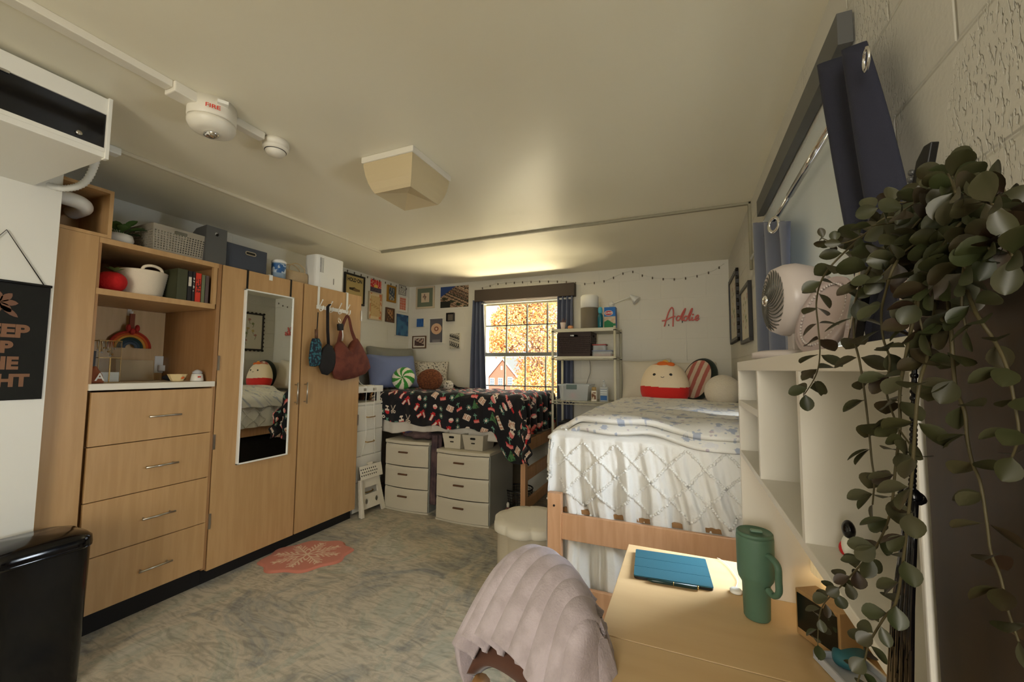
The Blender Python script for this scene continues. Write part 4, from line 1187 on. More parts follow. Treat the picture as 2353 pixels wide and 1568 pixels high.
# ------------------------------------------------------------------ neon name sign
root = thing('neon_sign', 'pink script neon name sign on the wall above the near bed', 'sign', px(1565, 730, y=YW))
def zp(a, c): return px(1380 + a / 3.92, 560 + c / 3.92, y=YW - .02)
S = [[(552, 697), (590, 690), (640, 664), (676, 655)], [(574, 748), (590, 690), (612, 620), (634, 582), (648, 580), (656, 610), (654, 680), (652, 748)],
     [(718, 656), (695, 655), (682, 678), (692, 694), (712, 684), (735, 630), (758, 592), (764, 588), (752, 625), (734, 665), (732, 690), (748, 690)],
     [(784, 656), (762, 655), (748, 678), (758, 694), (778, 684), (800, 630), (818, 592), (826, 588), (816, 625), (800, 665), (798, 690), (812, 690)],
     [(812, 690), (826, 662), (820, 686), (832, 690), (848, 680)], [(848, 680), (866, 672), (882, 655), (876, 645), (858, 660), (854, 684), (870, 692), (888, 674)]]
M['neon_pink'] = mat('pink_tube', (216, 108, 100), .4)
q = MB()
for s_ in S: q.tube(catmull([zp(*p) for p in s_], 6), .0062, 8)
q.ball(zp(832, 640), .009, seg=10, rings=6)
q.build('tube', M['neon_pink'], root)
q = MB()
for (a_, c_) in ((614, 735), (736, 706)): q.tube([zp(a_, c_ - 8), zp(a_, c_ + 8)], .004, 6)
q.build('mount', M['black'], root)
pts = [px(1578, 745, y=YW - .004), px(1577, 775, y=YW - .004), px(1579, 830, y=YW - .004)]
tag(MB().tube(pts, .0016, 5).build('power_cord', M['cord']), 'thin cord running down the wall from the pink sign', 'cord')
# wall lamp
root = thing('wall_lamp', 'white cone clip lamp on a thin arm above the rack', 'lamp', px(1415, 690, y=YW))
h0 = px(1452, 682, y=YW - .12); h1 = px(1466, 694, y=YW - .125)
ax = (h1 - h0).normalized()
MB().lathe([(.012, 0), (.016, .02), (.045, .085), (.043, .085), (.012, .02)], h0 - ax * .02, axes(ax), 28, close=False).build('shade', M['plastic_white'], root)
MB().tube(catmull([px(1405, 700, y=YW - .01), px(1425, 692, y=YW - .05), px(1440, 686, y=YW - .1), h0], 5), .005, 8).build('arm', M['plastic_white'], root)
MB().lathe([(.03, 0), (.03, .012), (0, .013)], px(1405, 700, y=YW - .001), axes((0, -1, 0)), 24).build('base', M['plastic_white'], root)

# ------------------------------------------------------------------ beds
def drape(x0, x1, y0, y1, zt, a, c, r=.04):
    """cloth coordinate (a, c) lying on a mattress top and falling over its edges"""
    ex = a - min(max(a, x0), x1); ey = c - min(max(c, y0), y1)
    def od(e):
        e = abs(e); lim = r * PI / 2
        return (r * math.sin(e / r), r * (1 - math.cos(e / r))) if e < lim else (r, r + e - lim)
    ox, dx_ = od(ex); oy, dy_ = od(ey)
    m_ = min(dx_, dy_) * .35
    x_ = min(max(a, x0), x1) + math.copysign(ox + m_, ex) * (ex != 0); y_ = min(max(c, y0), y1) + math.copysign(oy + m_, ey) * (ey != 0)
    return Vector((x_, y_, zt - (dx_ ** 4 + dy_ ** 4) ** .25)), max(dx_, dy_), ex, ey


def post(mb, x, y, z1, w_=.045, d_=.07, z0=0): mb.box(x - w_ / 2, x + w_ / 2, y - d_ / 2, y + d_ / 2, z0, z1)


# far bed (head at the left wall, along the window wall)
FX0, FX1, FY0, FY1 = -3.12, -1.30, 3.24, 4.12
FT = 1.035
root = thing('far_bed', 'raised beech bed along the window wall with drawers underneath', 'bed', (-2.2, 3.7, 0))
for x_ in (-1.255, -3.12):
    for y_ in (3.235, 4.06):
        MB().box(x_ - .022, x_ + .022, y_ - .033, y_ + .033, 0.0, .755 if x_ > -2 else 1.0).build('leg', M['bedwood'], root, bevel=.004)
for zz in ((.60, .70), (.36, .46), (.12, .20)): MB().box(-1.27, -1.24, 3.268, 4.03, *zz).build('foot_rail', M['bedwood'], root, bevel=.003)
for y_ in (3.255, 4.05): MB().box(-3.1, -1.278, y_ - .012, y_ + .012, .70, .755).build('side_rail', M['void'], root)
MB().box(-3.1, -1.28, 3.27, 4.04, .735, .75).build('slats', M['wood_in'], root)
M['sheet_white'] = mat('white_sheet', (216, 210, 198), .85, bump=.3, bscale=14, bdist=.02, sheen=.1)
q = MB()
def mfn(s_, t_): return None
lv = [(0, .757), (-.012, .775), (-.012, FT - .06), (0, FT - .03), (.03, FT - .012), (.09, FT - .008)]
q = MB(); pl = rrect(FX1 - FX0, FY1 - FY0, .06, 8, (FX0 + FX1) / 2, (FY0 + FY1) / 2); n_ = len(pl); mx_, my_ = (FX0 + FX1) / 2, (FY0 + FY1) / 2
vs = []
for i_, z_ in lv:
    kx = 1 - 2 * i_ / (FX1 - FX0); ky = 1 - 2 * i_ / (FY1 - FY0)
    vs += [(mx_ + (p - mx_) * kx, my_ + (q_ - my_) * ky, z_ + (.008 * math.sin(p * 23) if z_ < .77 else 0)) for p, q_ in pl]
q.add(vs, [(i * n_ + k, i * n_ + (k + 1) % n_, (i + 1) * n_ + (k + 1) % n_, (i + 1) * n_ + k) for i in range(len(lv) - 1) for k in range(n_)] + [tuple(range((len(lv) - 1) * n_, len(lv) * n_)), tuple(range(n_ - 1, -1, -1))], sm=True)
tag(q.build('mattress', M['sheet_white']), 'white-sheeted mattress of the far bed showing under the dark blanket', 'mattress')


RED, GRN, CRM, PNK, TAN, TEA = (196, 40, 44), (74, 120, 74), (226, 212, 196), (226, 130, 126), (176, 112, 80), (110, 160, 140)


def motif(a, c):
    """printed holiday sweets and trees on black"""
    s_ = .086; i0, j0 = math.floor(a / s_), math.floor(c / s_)
    for i in (i0 - 1, i0, i0 + 1):
        for j in (j0 - 1, j0, j0 + 1):
            h1, h2, h3, h4 = hsh(i, j), hsh(i + 7, j), hsh(i, j + 9), hsh(i + 3, j + 5)
            if h4 < .10: continue
            X = a - (i + .5 + (h1 - .5) * .5) * s_; Y = c - (j + .5 + (h2 - .5) * .5) * s_
            th = (h3 - .5) * 1.8 + PI; X, Y = X * math.cos(th) - Y * math.sin(th), X * math.sin(th) + Y * math.cos(th)
            X /= .050; Y /= .050
            if abs(X) > 1 or abs(Y) > 1: continue
            k = int(h4 * 8.99)
            if k == 0:
                if Y > -.8 and abs(X) < (.8 - Y) * .5 and Y < .8: return GRN if hsh(int(X * 4), int(Y * 4 + 9), i) > .25 else (40, 70, 46)
                if abs(X) < .12 and Y < -.75: return TAN
            elif k == 1:
                if Y > 0 and X * X + (Y - .1) ** 2 < .25: return RED if hsh(i, j, 4) > .5 else PNK
                if -.35 < Y <= .1 and abs(X) < .5: return CRM
                if -.75 < Y <= -.35 and abs(X) < .08: return CRM
                if Y <= -.72 and abs(X) < .35: return CRM
            elif k == 2:
                if abs(X) < .6 and abs(Y) < .5: return TAN if (abs(X) < .5 and abs(Y) < .4 and int(X * 8) % 2) else CRM
            elif k == 3:
                r = math.hypot(X, Y + .15)
                if r < .42: return PNK if X + Y > -.1 else CRM
            elif k == 4:
                if abs(X) < .28 and abs(Y) < .75: return CRM if abs(X) < .16 and Y > -.3 else RED
                if abs(X) < .5 and -.45 < Y < -.3: return RED
            elif k == 5:
                r = abs(math.hypot(abs(X) - .35, Y - .25) - .22)
                if r < .08 or (abs(abs(X) + Y * .6) < .09 and Y < 0): return CRM
            elif k == 6:
                if abs(X) < .65 and .15 < Y < .5: return PNK
                if abs(X) < .65 and .0 < Y <= .15: return RED
                if abs(X) < .09 and Y <= 0 or (abs(X) < .4 and -.8 < Y < -.62): return TEA
            elif k == 7:
                if abs(X) < .16 + .2 * (Y < -.1) and Y < .75: return RED if Y > -.1 else (CRM if int(Y * 9) % 2 else PNK)
            else:
                r = math.hypot(X, Y)
                if .2 < r < .46 and (int(math.atan2(Y, X) * 3) % 2): return TEA
                if r < .2: return CRM
    return (14, 14, 22) if vn(a * 5, c * 5) < .7 else (26, 24, 34)


def ztop(a, c):
    return .012 * (vn(a * 5, c * 4) - .5) + .006 * math.sin(a * 30 + 4 * vn(a * 3, c * 3))


a0_, a1_ = FX0 + .13, FX1
def blanket(s_, t_):
    # s along the bed, t from the wall to the front edge of the cloth
    a = a0_ + s_ * (a1_ + .36 - a0_)
    front = .290 + .045 * smooth(0, .5, s_) + .24 * smooth(.70, .80, s_) - .05 * smooth(.86, 1, s_) + .012 * math.sin(s_ * 40)
    c = FY1 - .02 - t_ * (FY1 - .02 - FY0 + front)
    p, dn_, ex, ey = drape(FX0 - .5, FX1 - .01, FY0 - .005, FY1 + 1, FT + .035, a, c, .05)
    p.z += ztop(a, c) * (1 if dn_ < .05 else .2)
    if ey < -.05: p.y -= .010 * math.sin(a * 34) * min(1, -ey * 6) + .006
    if ex > .05: p.x += .022 * math.sin(c * 40 + 2 * t_) * min(1, ex * 5)
    return p
def bcol(s_, t_):
    a = a0_ + s_ * (a1_ + .36 - a0_); c = FY1 - t_ * (FY1 - FY0 + .28)
    return motif(a + 5, c)
o = MB().sheet(blanket, 430, 260, col=bcol).build('holiday_blanket', M['cloth_print'], thick=.010, off=-1)
tag(o, 'black fleece blanket printed with red, pink and green sweets draped over the far bed', 'blanket')
M['leopard'] = mat('brown_leopard_fleece', (186, 140, 92), .9, rgb2=(84, 52, 34), nscale=34, contrast=(.47, .52), bump=.3)
def leo(s_, t_):
    p, dn_, ex, ey = drape(FX0 - .5, FX1, FY0, FY1 + 1, FT + .022, FX0 + .02 + .26 * s_, FY0 + .25 - .44 * t_ , .05)
    p.y -= .012 * math.sin(s_ * 14) + .004
    return p
tag(MB().sheet(leo, 24, 30).build('leopard_blanket', M['leopard'], thick=.02, off=-1), 'brown leopard-print fleece under the black blanket at the bed head', 'blanket')

# pillows on the far bed
def pillow(name, label, cat, c, w_, h_, th, R, mt_, pinch=.05, poly=None, extra=None, fn=None):
    root = thing(name, label, cat, c)
    b = MB(); R = R.to_matrix() if hasattr(R, 'to_matrix') else R
    puff(b, poly or pillow_poly(w_, h_, pinch), c, R @ Vector((1, 0, 0)), R @ Vector((0, 1, 0)), R @ Vector((0, 0, 1)), th, rings=7, flat=.35, col=fn)
    b.build('cover', mt_, root, sub=1)
    return root, R


def facing(dirv, tilt=0, roll=0):
    """rotation whose z axis looks along dirv (horizontal), leaning back by tilt"""
    d = Vector((dirv[0], dirv[1], 0)).normalized(); d = Vector((d.x * math.cos(tilt), d.y * math.cos(tilt), math.sin(tilt)))
    z = d; x = Vector((0, 0, 1)).cross(z).normalized(); y = z.cross(x)
    mm = Matrix((x, y, z)).transposed()
    return mm @ Matrix.Rotation(roll, 3, 'Z')


M['blue_pillow'] = mat('blue_cotton', (108, 120, 158), .85, bump=.1, bscale=30)
M['grey_pillow'] = mat('grey_cotton', (132, 132, 124), .85, bump=.1, bscale=20)
ftop = FT + .045
def on_bed(u_, v_, y): return px(u_, v_, y=y)
p = on_bed(888, 852, 3.44)
pillow('bed_pillow', 'blue rectangular pillow propped against the left wall', 'pillow', Vector((-2.84, 3.48, ftop + .185)), .62, .38, .07, facing((1, -.25), .30, 0), M['blue_pillow'])
pillow('bed_pillow', 'grey pillow behind the blue one', 'pillow', Vector((-3.04, 3.72, ftop + .25)), .72, .44, .07, facing((1, -.1), .20, 0), M['grey_pillow'])
pillow('bed_pillow', 'dark grey pillow peeking out beside the wardrobe at the bed head', 'pillow', Vector((-3.06, 3.36, ftop + .10)), .3, .34, .05, facing((1, -.1), .22), M['grey_pillow'])
M['speckle'] = mat('speckled_cotton', (196, 190, 176), .9, rgb2=(52, 50, 48), nscale=70, contrast=(.56, .60))
pillow('throw_pillow', 'white pillow with black flecks in the bed corner', 'pillow', Vector((-2.74, 4.02, ftop + .15)), .42, .34, .065, facing((.5, -1), .35), M['speckle'])
# peppermint swirl cushion
c = px(927, 866, y=3.42); c = Vector((c.x, c.y, ftop + .118))
root = thing('peppermint_cushion', 'round green and white swirled candy cushion', 'cushion', c)
Rc = facing((.35, -1), .30); M['swirl'] = colmat('velour_print', .85, .15, 200, .2)
def pep(i_, k_):
    return None
b = MB(); vs = []; fs = []; cl = []; sg, rg = 96, 14
for i in range(rg * 2 + 1):
    a_ = PI * i / (rg * 2); r = .118 * math.sin(a_) ** .8; zz = .055 * math.cos(a_) * (1 - .45 * math.exp(-(r / .022) ** 2))
    for k in range(sg):
        th = 2 * PI * k / sg; vs.append(c + Rc @ Vector((r * math.cos(th), r * math.sin(th), zz)))
for i in range(rg * 2):
    for k in range(sg):
        k2 = (k + 1) % sg; fs.append((i * sg + k, (i + 1) * sg + k, (i + 1) * sg + k2, i * sg + k2))
        a_ = PI * (i + .5) / (rg * 2); r = math.sin(a_); ph = ((k + .5) / sg * 14 + r * 1.1) % 2
        cl.append((52, 140, 48) if ph < 1 else (232, 226, 206))
b.add(vs, fs, 0, True, cl); b.build('cover', M['swirl'], root)
MB().ball(c + Rc @ Vector((0, 0, .034)), .009, seg=12, rings=8).build('button', mat('green_button', (52, 140, 48), .6), root)
# brown fuzzy plush
c = Vector((px(988, 868, y=3.50).x, 3.50, ftop + .105))
M['brown_fur'] = mat('rust_brown_plush', (124, 72, 42), .95, rgb2=(88, 50, 30), nscale=60, bump=.6, bscale=140, bdist=.01)
root = thing('brown_plush', 'rust-brown furry round cushion beside the peppermint one', 'cushion', c)
MB().ball(c, (.132, .112, .085), facing((.3, -1), .2), 40, 26, fn=lambda d: 1 + .03 * (hsh(round(d.x * 14), round(d.y * 14), round(d.z * 14)) - .5)).build('body', M['brown_fur'], root)
c = Vector((px(1030, 880, y=3.62).x, 3.62, ftop + .05))
root = thing('speckled_ball', 'small grey-white speckled plush ball on the far bed', 'plush toy', c)
MB().ball(c, (.055, .05, .05), seg=24, rings=16).build('body', M['speckle'], root)
c = px(1050, 888, y=3.9); c = Vector((c.x, 3.9, ftop + .012))
tag(MB().tube([c + Vector((-.06, 0, .03)), c, c + Vector((.12, -.05, 0))], [.02, .018, .008], 10, flat=.7).build('remote_case', M['black_fabric']), 'small black soft item lying by the window on the far bed', 'pouch')

q = MB()
q.sheet(lambda s_, t_: Vector((FX0 + .1 + (FX1 - FX0 - .1) * s_, 3.222 + .008 * math.sin(s_ * 44) + .004 * math.sin(s_ * 97), .80 - (.10 + .02 * math.sin(s_ * 9) + .008 * math.sin(s_ * 31)) * t_)), 120, 8)
tag(q.build('bed_sheet', M['sheet_white'], thick=.004), 'wrinkled white sheet edge hanging below the black blanket', 'sheet')
# bedside ledge and cabinet between wardrobe and far bed
NX = -2.70
root = thing('bedside_cabinet', 'narrow white cabinet of four drawers behind the step stool', 'cabinet', (-2.9, 3.0, 0))
zc1 = .985
ny0, ny1 = 2.83, 3.175
b = MB(); b.box(-3.17, NX - .016, ny0, ny1, .02, zc1 - .02).box(-3.17, NX, ny0 - .005, ny1 + .003, zc1 - .02, zc1)
b.build('carcass', M['white'], root, bevel=.002)
for i in range(4):
    z1_ = zc1 - .03 - i * .225
    d = MB().box(NX - .016, NX, ny0 + .006, ny1 - .006, z1_ - .218, z1_).build('drawer', M['white'], root, bevel=.002)
    ym = (ny0 + ny1) / 2; MB().tube(catmull([(NX, ym - .055, z1_ - .10), (NX + .018, ym - .04, z1_ - .105), (NX + .02, ym + .04, z1_ - .105), (NX, ym + .055, z1_ - .10)], 4), .005, 8).build('handle', M['brass'], d)
root = thing('bedside_shelf', 'thick white shelf with sockets at the head of the far bed', 'shelf', (-2.9, 3.0, 1.1))
MB().box(-3.17, -2.70, 2.83, 3.17, 1.075, 1.135).build('board', M['white'], root, bevel=.004)
for x_, y_ in ((-3.15, 2.85), (-2.73, 2.85), (-3.15, 3.14), (-2.73, 3.14)): MB().box(x_ - .012, x_ + .012, y_ - .012, y_ + .012, zc1, 1.075).build('leg', M['white'], root)
for y_ in (2.93, 3.05): MB().box(-2.70, -2.698, y_ - .02, y_ + .02, 1.09, 1.115).build('socket', M['grey_plastic'], root)
for k, (lab, yo) in enumerate((('white charging cable hanging from the bedside shelf beside the wardrobe', 2.92), ('second white cable, hanging closer to the far bed', 3.03))):
    pts = catmull([(-2.75, yo - .03, 1.26 if k == 0 else 1.14), (-2.72, yo - .05, 1.18 if k == 0 else 1.142), (-2.71, yo, 1.140), (-2.685, yo + .01, 1.12), (-2.682, yo, .95), (-2.685, yo + .02, .7), (-2.684, yo + (-.04 if k == 0 else .03), .5)], 6)
    tag(MB().tube(pts, .0028, 6).build('charging_cable', M['cord']), lab, 'cable')

# three-drawer plastic carts
M['cart'] = mat('cart_plastic', (206, 200, 182), .42)
M['cart_clear'] = mat('cart_side_plastic', (150, 152, 146), .3)
def cart(label, x0, x1, yf, yb, h_, grp):
    root = thing('drawer_cart', label, 'drawer cart', ((x0 + x1) / 2, (yf + yb) / 2, 0), grp)
    xm = (x0 + x1) / 2; hw_ = (x1 - x0) / 2
    def front(s_, bow): return yf - bow * (1 - s_ * s_)
    def slab(mb, z0, z1, inset, bow, ybk, mi=0):
        n_ = 14; f = [(xm + hw_ * s_ * (1 - inset), front(s_, bow)) for s_ in [-1 + 2 * i / n_ for i in range(n_ + 1)]]
        poly = f + [(xm + hw_ * (1 - inset), ybk), (xm - hw_ * (1 - inset), ybk)]
        mb.prism(poly, (0, 0, z0), UX, UY, (0, 0, z1 - z0), mi)
    b = MB(); slab(b, h_ - .028, h_, 0, .035, yb); b.build('top', M['cart'], root, bevel=.004)
    b = MB(); b.box(x0, x0 + .012, yf + .012, yb, .012, h_ - .028).box(x1 - .012, x1, yf + .012, yb, .012, h_ - .028).box(x0, x1, yb - .012, yb, .012, h_ - .028)
    b.build('frame', M['cart_clear'], root, bevel=.003)
    b = MB(); slab(b, 0.0, .014, .01, .02, yb); b.build('base', M['cart'], root)
    dh = (h_ - .028 - .016) / 3
    for i in range(3):
        z0 = .018 + i * dh
        b = MB(); n_ = 14
        def fn(s_, t_):
            q = -1 + 2 * s_; return Vector((xm + hw_ * .97 * q, front(q, .035 - .010 * (1 - t_)) + (.008 if t_ > .93 else 0), z0 + (dh - .008) * t_))
        b.sheet(fn, n_, 10)
        b.box(x0 + .014, x1 - .014, yf + .0, yb - .02, z0, z0 + dh - .03)
        d = b.build('drawer', M['cart'], root)
        hz_ = z0 + dh * .62
        MB().obox((xm - hw_ * .05, yf - .039, hz_), (.10, .014, .014)).build('handle', M['frame_brown'], d, bevel=.003)
    return root
k1 = [px(877, 1167, z=0), px(988, 1181, z=0)]; k2 = [px(1002, 1192, z=0), px(1117, 1217, z=0)]
hA = px(935, 1050, y=3.14).z; hB = px(1060, 1070, y=3.06).z
cart('white three-drawer cart under the left half of the far bed', -2.62, -2.13, 3.13, 3.60, .635, 'plastic drawer carts under the far bed')
cart('white three-drawer cart under the right half of the far bed', -2.02, -1.50, 3.08, 3.58, .600, 'plastic drawer carts under the far bed')
# bins on the right cart
M['bin_grey'] = mat('bin_grey', (190, 184, 168), .5)
for lab, x0, x1, cl in (('white handled bin on top of the right cart', -1.985, -1.80, M['cart']), ('grey tapered bin with slot on the right cart beside the white one', -1.785, -1.58, M['bin_grey'])):
    root = thing('storage_bin', lab, 'bin', ((x0 + x1) / 2, 3.25, .63)); b = MB(); zt = .732
    xm, hw_ = (x0 + x1) / 2, (x1 - x0) / 2
    vs = [(xm + s_ * hw_ * k, 3.24 + t_ * .125 * k, z_) for z_, k in ((.602, .84), (zt, 1.0)) for s_, t_ in ((-1, -1), (1, -1), (1, 1), (-1, 1))]
    b.add(vs, [(0, 1, 5, 4), (1, 2, 6, 5), (2, 3, 7, 6), (3, 0, 4, 7), (3, 2, 1, 0)])
    b.build('body', cl, root, thick=.004)
    MB().prism(rrect(.05, .018, .008), (xm, 3.24 - .125 * .965 - .001, zt - .03), UX, UZ, (0, -.002, 0)).build('handle_slot', M['void'], root)
    MB().prism(rrect(.035, .01, .004), (xm, 3.24 - .125 * .90 - .002, zt - .07), UX, UZ, (0, -.003, 0)).build('label_slot', M['void'], root)
# heap of blankets on the left cart, one hanging between the carts
M['plaid'] = mat('muted_pink_plaid', (104, 84, 84), .95, rgb2=(72, 58, 66), nscale=9, bump=.4, bscale=40)
q = MB().ball((-2.30, 3.30, .675), (.20, .15, .04), seg=28, rings=14, fn=lambda d: 1 + .12 * math.sin(9 * d.x + 5 * d.y))
tag(q.build('folded_blanket', M['plaid']), 'folded mauve-grey blanket heaped on the left cart', 'blanket')
q = MB().ball((-2.46, 3.36, .69), (.12, .14, .055), seg=24, rings=12, fn=lambda d: 1 + .15 * math.sin(7 * d.x - 6 * d.z))
tag(q.build('coloured_cloth', mat('purple_orange_cloth', (60, 54, 86), .9, rgb2=(170, 84, 54), nscale=9, contrast=(.55, .6))), 'dark purple and orange cloth behind the folded blanket', 'cloth')
q = MB().sheet(lambda s_, t_: Vector((-2.115 + .08 * s_ + .008 * math.sin(s_ * 20), 3.13 + .012 * math.sin(s_ * 16) + .02 * t_, .10 + .60 * t_)), 20, 16)
tag(q.build('hanging_throw', M['plaid'], thick=.02), 'mauve striped throw hanging down between the two carts', 'throw')
# mesh basket and bottle below the bed foot
q = MB()
for k in range(9):
    r_ = .10 + .03 * k / 8; q.tube([(-1.43 + r_ * math.cos(a_), 3.55 + r_ * math.sin(a_), .01 + .20 * k / 8) for a_ in [2 * PI * i / 24 for i in range(25)]], .0022 if k < 8 else .006, 5, caps=False)
for i in range(30):
    a_ = 2 * PI * i / 30; q.tube([(-1.43 + .10 * math.cos(a_), 3.55 + .10 * math.sin(a_), .01), (-1.43 + .13 * math.cos(a_), 3.55 + .13 * math.sin(a_), .21)], .0018, 4)
q.lathe([(.0, .004), (.1, .004)], (-1.43, 3.55, 0), None, 24)
tag(q.build('mesh_basket', M['black']), 'black mesh waste basket beneath the foot of the far bed', 'basket')
bp_ = px(1167, 1190, z=0)
root = thing('spray_bottle', 'small pink bottle with white cap on the floor by the far bed leg', 'bottle', (bp_.x, bp_.y, 0))
MB().lathe([(.022, 0), (.024, .01), (.024, .07), (.012, .09)], (bp_.x, bp_.y, 0.001), None, 20).build('body', mat('dull_pink_plastic', (126, 84, 76), .5), root)
MB().lathe([(.013, .09), (.014, .115), (.008, .13), (0, .131)], (bp_.x, bp_.y, 0.001), None, 16).build('cap', M['offwhite'], root)

# ------------------------------------------------------------------ folding step stool
root = thing('step_stool', 'white folding step stool leaning folded against the wardrobe end', 'step stool', (-2.55, 2.95, 0))
s0 = px(828, 1192, z=0); s1 = px(886, 1168, z=0)
ox, oy = s0.x, s0.y
U_ = Vector((s1.x - s0.x, s1.y - s0.y, 0)); wl = U_.length; U_.normalize(); N_ = Vector((U_.y, -U_.x, 0)).normalized()
lean = math.radians(9); V_ = (UZ * math.cos(lean) - N_ * math.sin(lean)).normalized(); NN = U_.cross(V_)
if NN.dot(N_) < 0: NN = -NN
O_ = Vector((ox, oy, 0.002))
hs = .31
def holed(mb, outline, holes, d0, th_):
    """panel as two columns of strips around holes: rasterised panel with true openings"""
    nx_, ny_ = 90, 120
    xs = [p[0] for p in outline]; ys = [p[1] for p in outline]; X0, X1, Y0, Y1 = min(xs), max(xs), min(ys), max(ys)
    def inside(x, y):
        r = False; j = len(outline) - 1
        for i in range(len(outline)):
            (xi, yi), (xj, yj) = outline[i], outline[j]
            if (yi > y) != (yj > y) and x < (xj - xi) * (y - yi) / (yj - yi) + xi: r = not r
            j = i
        return r
    def skip(s_, t_):
        x = X0 + (X1 - X0) * s_; y = Y0 + (Y1 - Y0) * t_
        return not inside(x, y) or any(h(x, y) for h in holes)
    mb.sheet(lambda s_, t_: O_ + U_ * (X0 + (X1 - X0) * s_) + V_ * (Y0 + (Y1 - Y0) * t_) + NN * d0, nx_, ny_, skip=skip, sm=False)
b = MB()
ol = [(0, 0), (.035, 0), (.045, .055), (wl - .05, .055), (wl - .04, 0), (wl, 0), (wl - .045, hs), (.02, hs)]
circ = lambda cx_, cy_, r: (lambda x, y: (x - cx_) ** 2 + (y - cy_) ** 2 < r * r)
rect = lambda a0, a1, b0, b1: (lambda x, y: a0 < x < a1 and b0 < y < b1)
holed(b, ol, [circ(wl * .3, .115, .024), circ(wl * .70, .115, .024), rect(wl * .24, wl * .76, .175, .235)], 0, .02)
b.build('leg_panel', M['offwhite'], root, thick=.018)
b = MB(); hl = [circ(.03 + .024 * i + (.012 if j % 2 else 0), hs + .035 + .026 * j, .0072) for i in range(8) for j in range(3)]
def holed2(mb):
    mb.sheet(lambda s_, t_: O_ + U_ * (.012 + (wl - .07 + .03) * s_) + V_ * (hs + .002 + .115 * t_) + NN * (.03 - .008 * t_), 150, 70, sm=False,
             skip=lambda s_, t_: any(h(.012 + (wl - .04) * s_, hs + .002 + .115 * t_) for h in hl))
holed2(b); b.build('tread', M['offwhite'], root, thick=.004)
MB().prism([(.02, 0), (wl - .035, 0), (wl - .035, .10), (.02, .10)], O_ + V_ * (hs + .010) + NN * .006, U_, V_, NN * .003).build('tread_hole_shade', M['void'], root)  # black sheet added behind the tread so its holes look shaded
MB().prism([(0, 0), (.03, 0), (.03, hs), (0.02, hs)], O_ + NN * .022 - U_ * .02, U_, V_, NN * .02).build('leg', M['offwhite'], root, bevel=.002)
MB().prism(rrect(.06, .02, .008), O_ + U_ * (wl * .5) + V_ * (hs + .128), U_, V_, NN * .012).build('handle', M['offwhite'], root)

# ------------------------------------------------------------------ near bed (against the right wall, foot towards the room)
BX0, BX1, BY0, BY1 = -.59, .335, 2.04, 4.12
BT = 0.985
root = thing('near_bed', 'raised beech bed along the right wall with a slatted footboard', 'bed', (-.12, 3.0, 0))
for x_ in (-.593, .345):
    for y_ in (1.945, 4.15):
        MB().box(x_ - .034, x_ + .034, y_ - .02, y_ + .02, 0, .705).build('leg', M['bedwood'], root, bevel=.004)
for zz in ((.492, .612), (.155, .285)): MB().box(-.56, .312, 1.937, 1.957, *zz).build('foot_rail', M['bedwood'], root, bevel=.003)
MB().lathe([(.0, 0), (.0055, 0), (.0055, .002), (0, .002)], px(1273, 1162, y=1.9245), axes((0, -1, 0)), 12).build('bolt_hole', M['void'], root)
for x_ in (-.593, .345): MB().box(x_ - .012, x_ + .012, 2.0, 4.13, .50, .60).build('side_rail', M['bedwood'], root)
MB().box(-.57, .32, 2.0, 4.12, .60, .62).build('slats', M['wood_in'], root)
b = MB(); b.prism(rrect(BX1 - BX0, BY1 - BY0 - .02, .06, 6, (BX0 + BX1) / 2, (BY0 + BY1) / 2), (0, 0, .625), UX, UY, (0, 0, BT - .63))
tag(b.build('mattress', M['sheet_white'], bevel=.02), 'thick white mattress of the near bed under the tufted quilt', 'mattress')
root = thing('fabric_chest', 'black fabric trunk pushed under the near bed', 'trunk', (-.15, 3, 0))
MB().box(-.54, .30, 2.3, 3.95, .001, .44).build('body', M['black_fabric'], root, bevel=.01)
MB().box(-.545, .305, 2.29, 3.96, .44, .47).build('lid', M['black_fabric'], root, bevel=.008)

M['quilt'] = mat('white_tufted_quilt', (226, 224, 218), .85, bump=.25, bscale=45, sheen=.1)
qx0, qx1 = BX0 - .42, BX1 - .0
qlen = BY1 - .5 - (BY0) + .78
def quilt_ac(s_, t_):
    return qx0 + (qx1 - qx0) * s_, BY1 - .5 - qlen * t_
def quilt(s_, t_):
    a, c = quilt_ac(s_, t_)
    lim = BX0 - .40
    p, dn_, ex, ey = drape(BX0, BX1 + 1, BY0, BY1, BT + .012, a, c, .045)
    if ey < -.05:
        q = min(1, -ey * 2.2)
        shift = a + .22 * ey * (0.3 + .7 * smooth(BX0, BX1, a))
        fold = .033 * math.sin(shift * 52 + 2.5 * vn(a * 6, 2)) + .010 * math.sin(shift * 118 + 4 * vn(a * 9, 5)) + .006 * math.sin(shift * 230)
        p.y = max(p.y - .010 + fold * q, -10)
        p.y = max(p.y, 1.966 - .08 * smooth(.68, .84, p.z))
        p.x += .010 * math.sin(ey * 14 + a * 9) * q
        # gathered towards the foot on the left
        if ex < 0: p.x = BX0 - .052 + .03 * (1 - q) ; p.y = p.y - min(.02, -ex * .2)
    elif ex < -.05:
        q = min(1, -ex * 3); p.x += -.006 + .014 * math.sin(c * 38 + 2 * vn(c * 6, 1)) * q
    return p
NQ, MQ = 210, 300
q = MB()
def qskip(s_, t_):
    a, c = quilt_ac(s_, t_)
    ex, ey = a - BX0, c - BY0
    return (ex < -.02 and ey < -.02) and (ex < -.07 or ey < -.36)
q.sheet(quilt, NQ, MQ, skip=qskip)
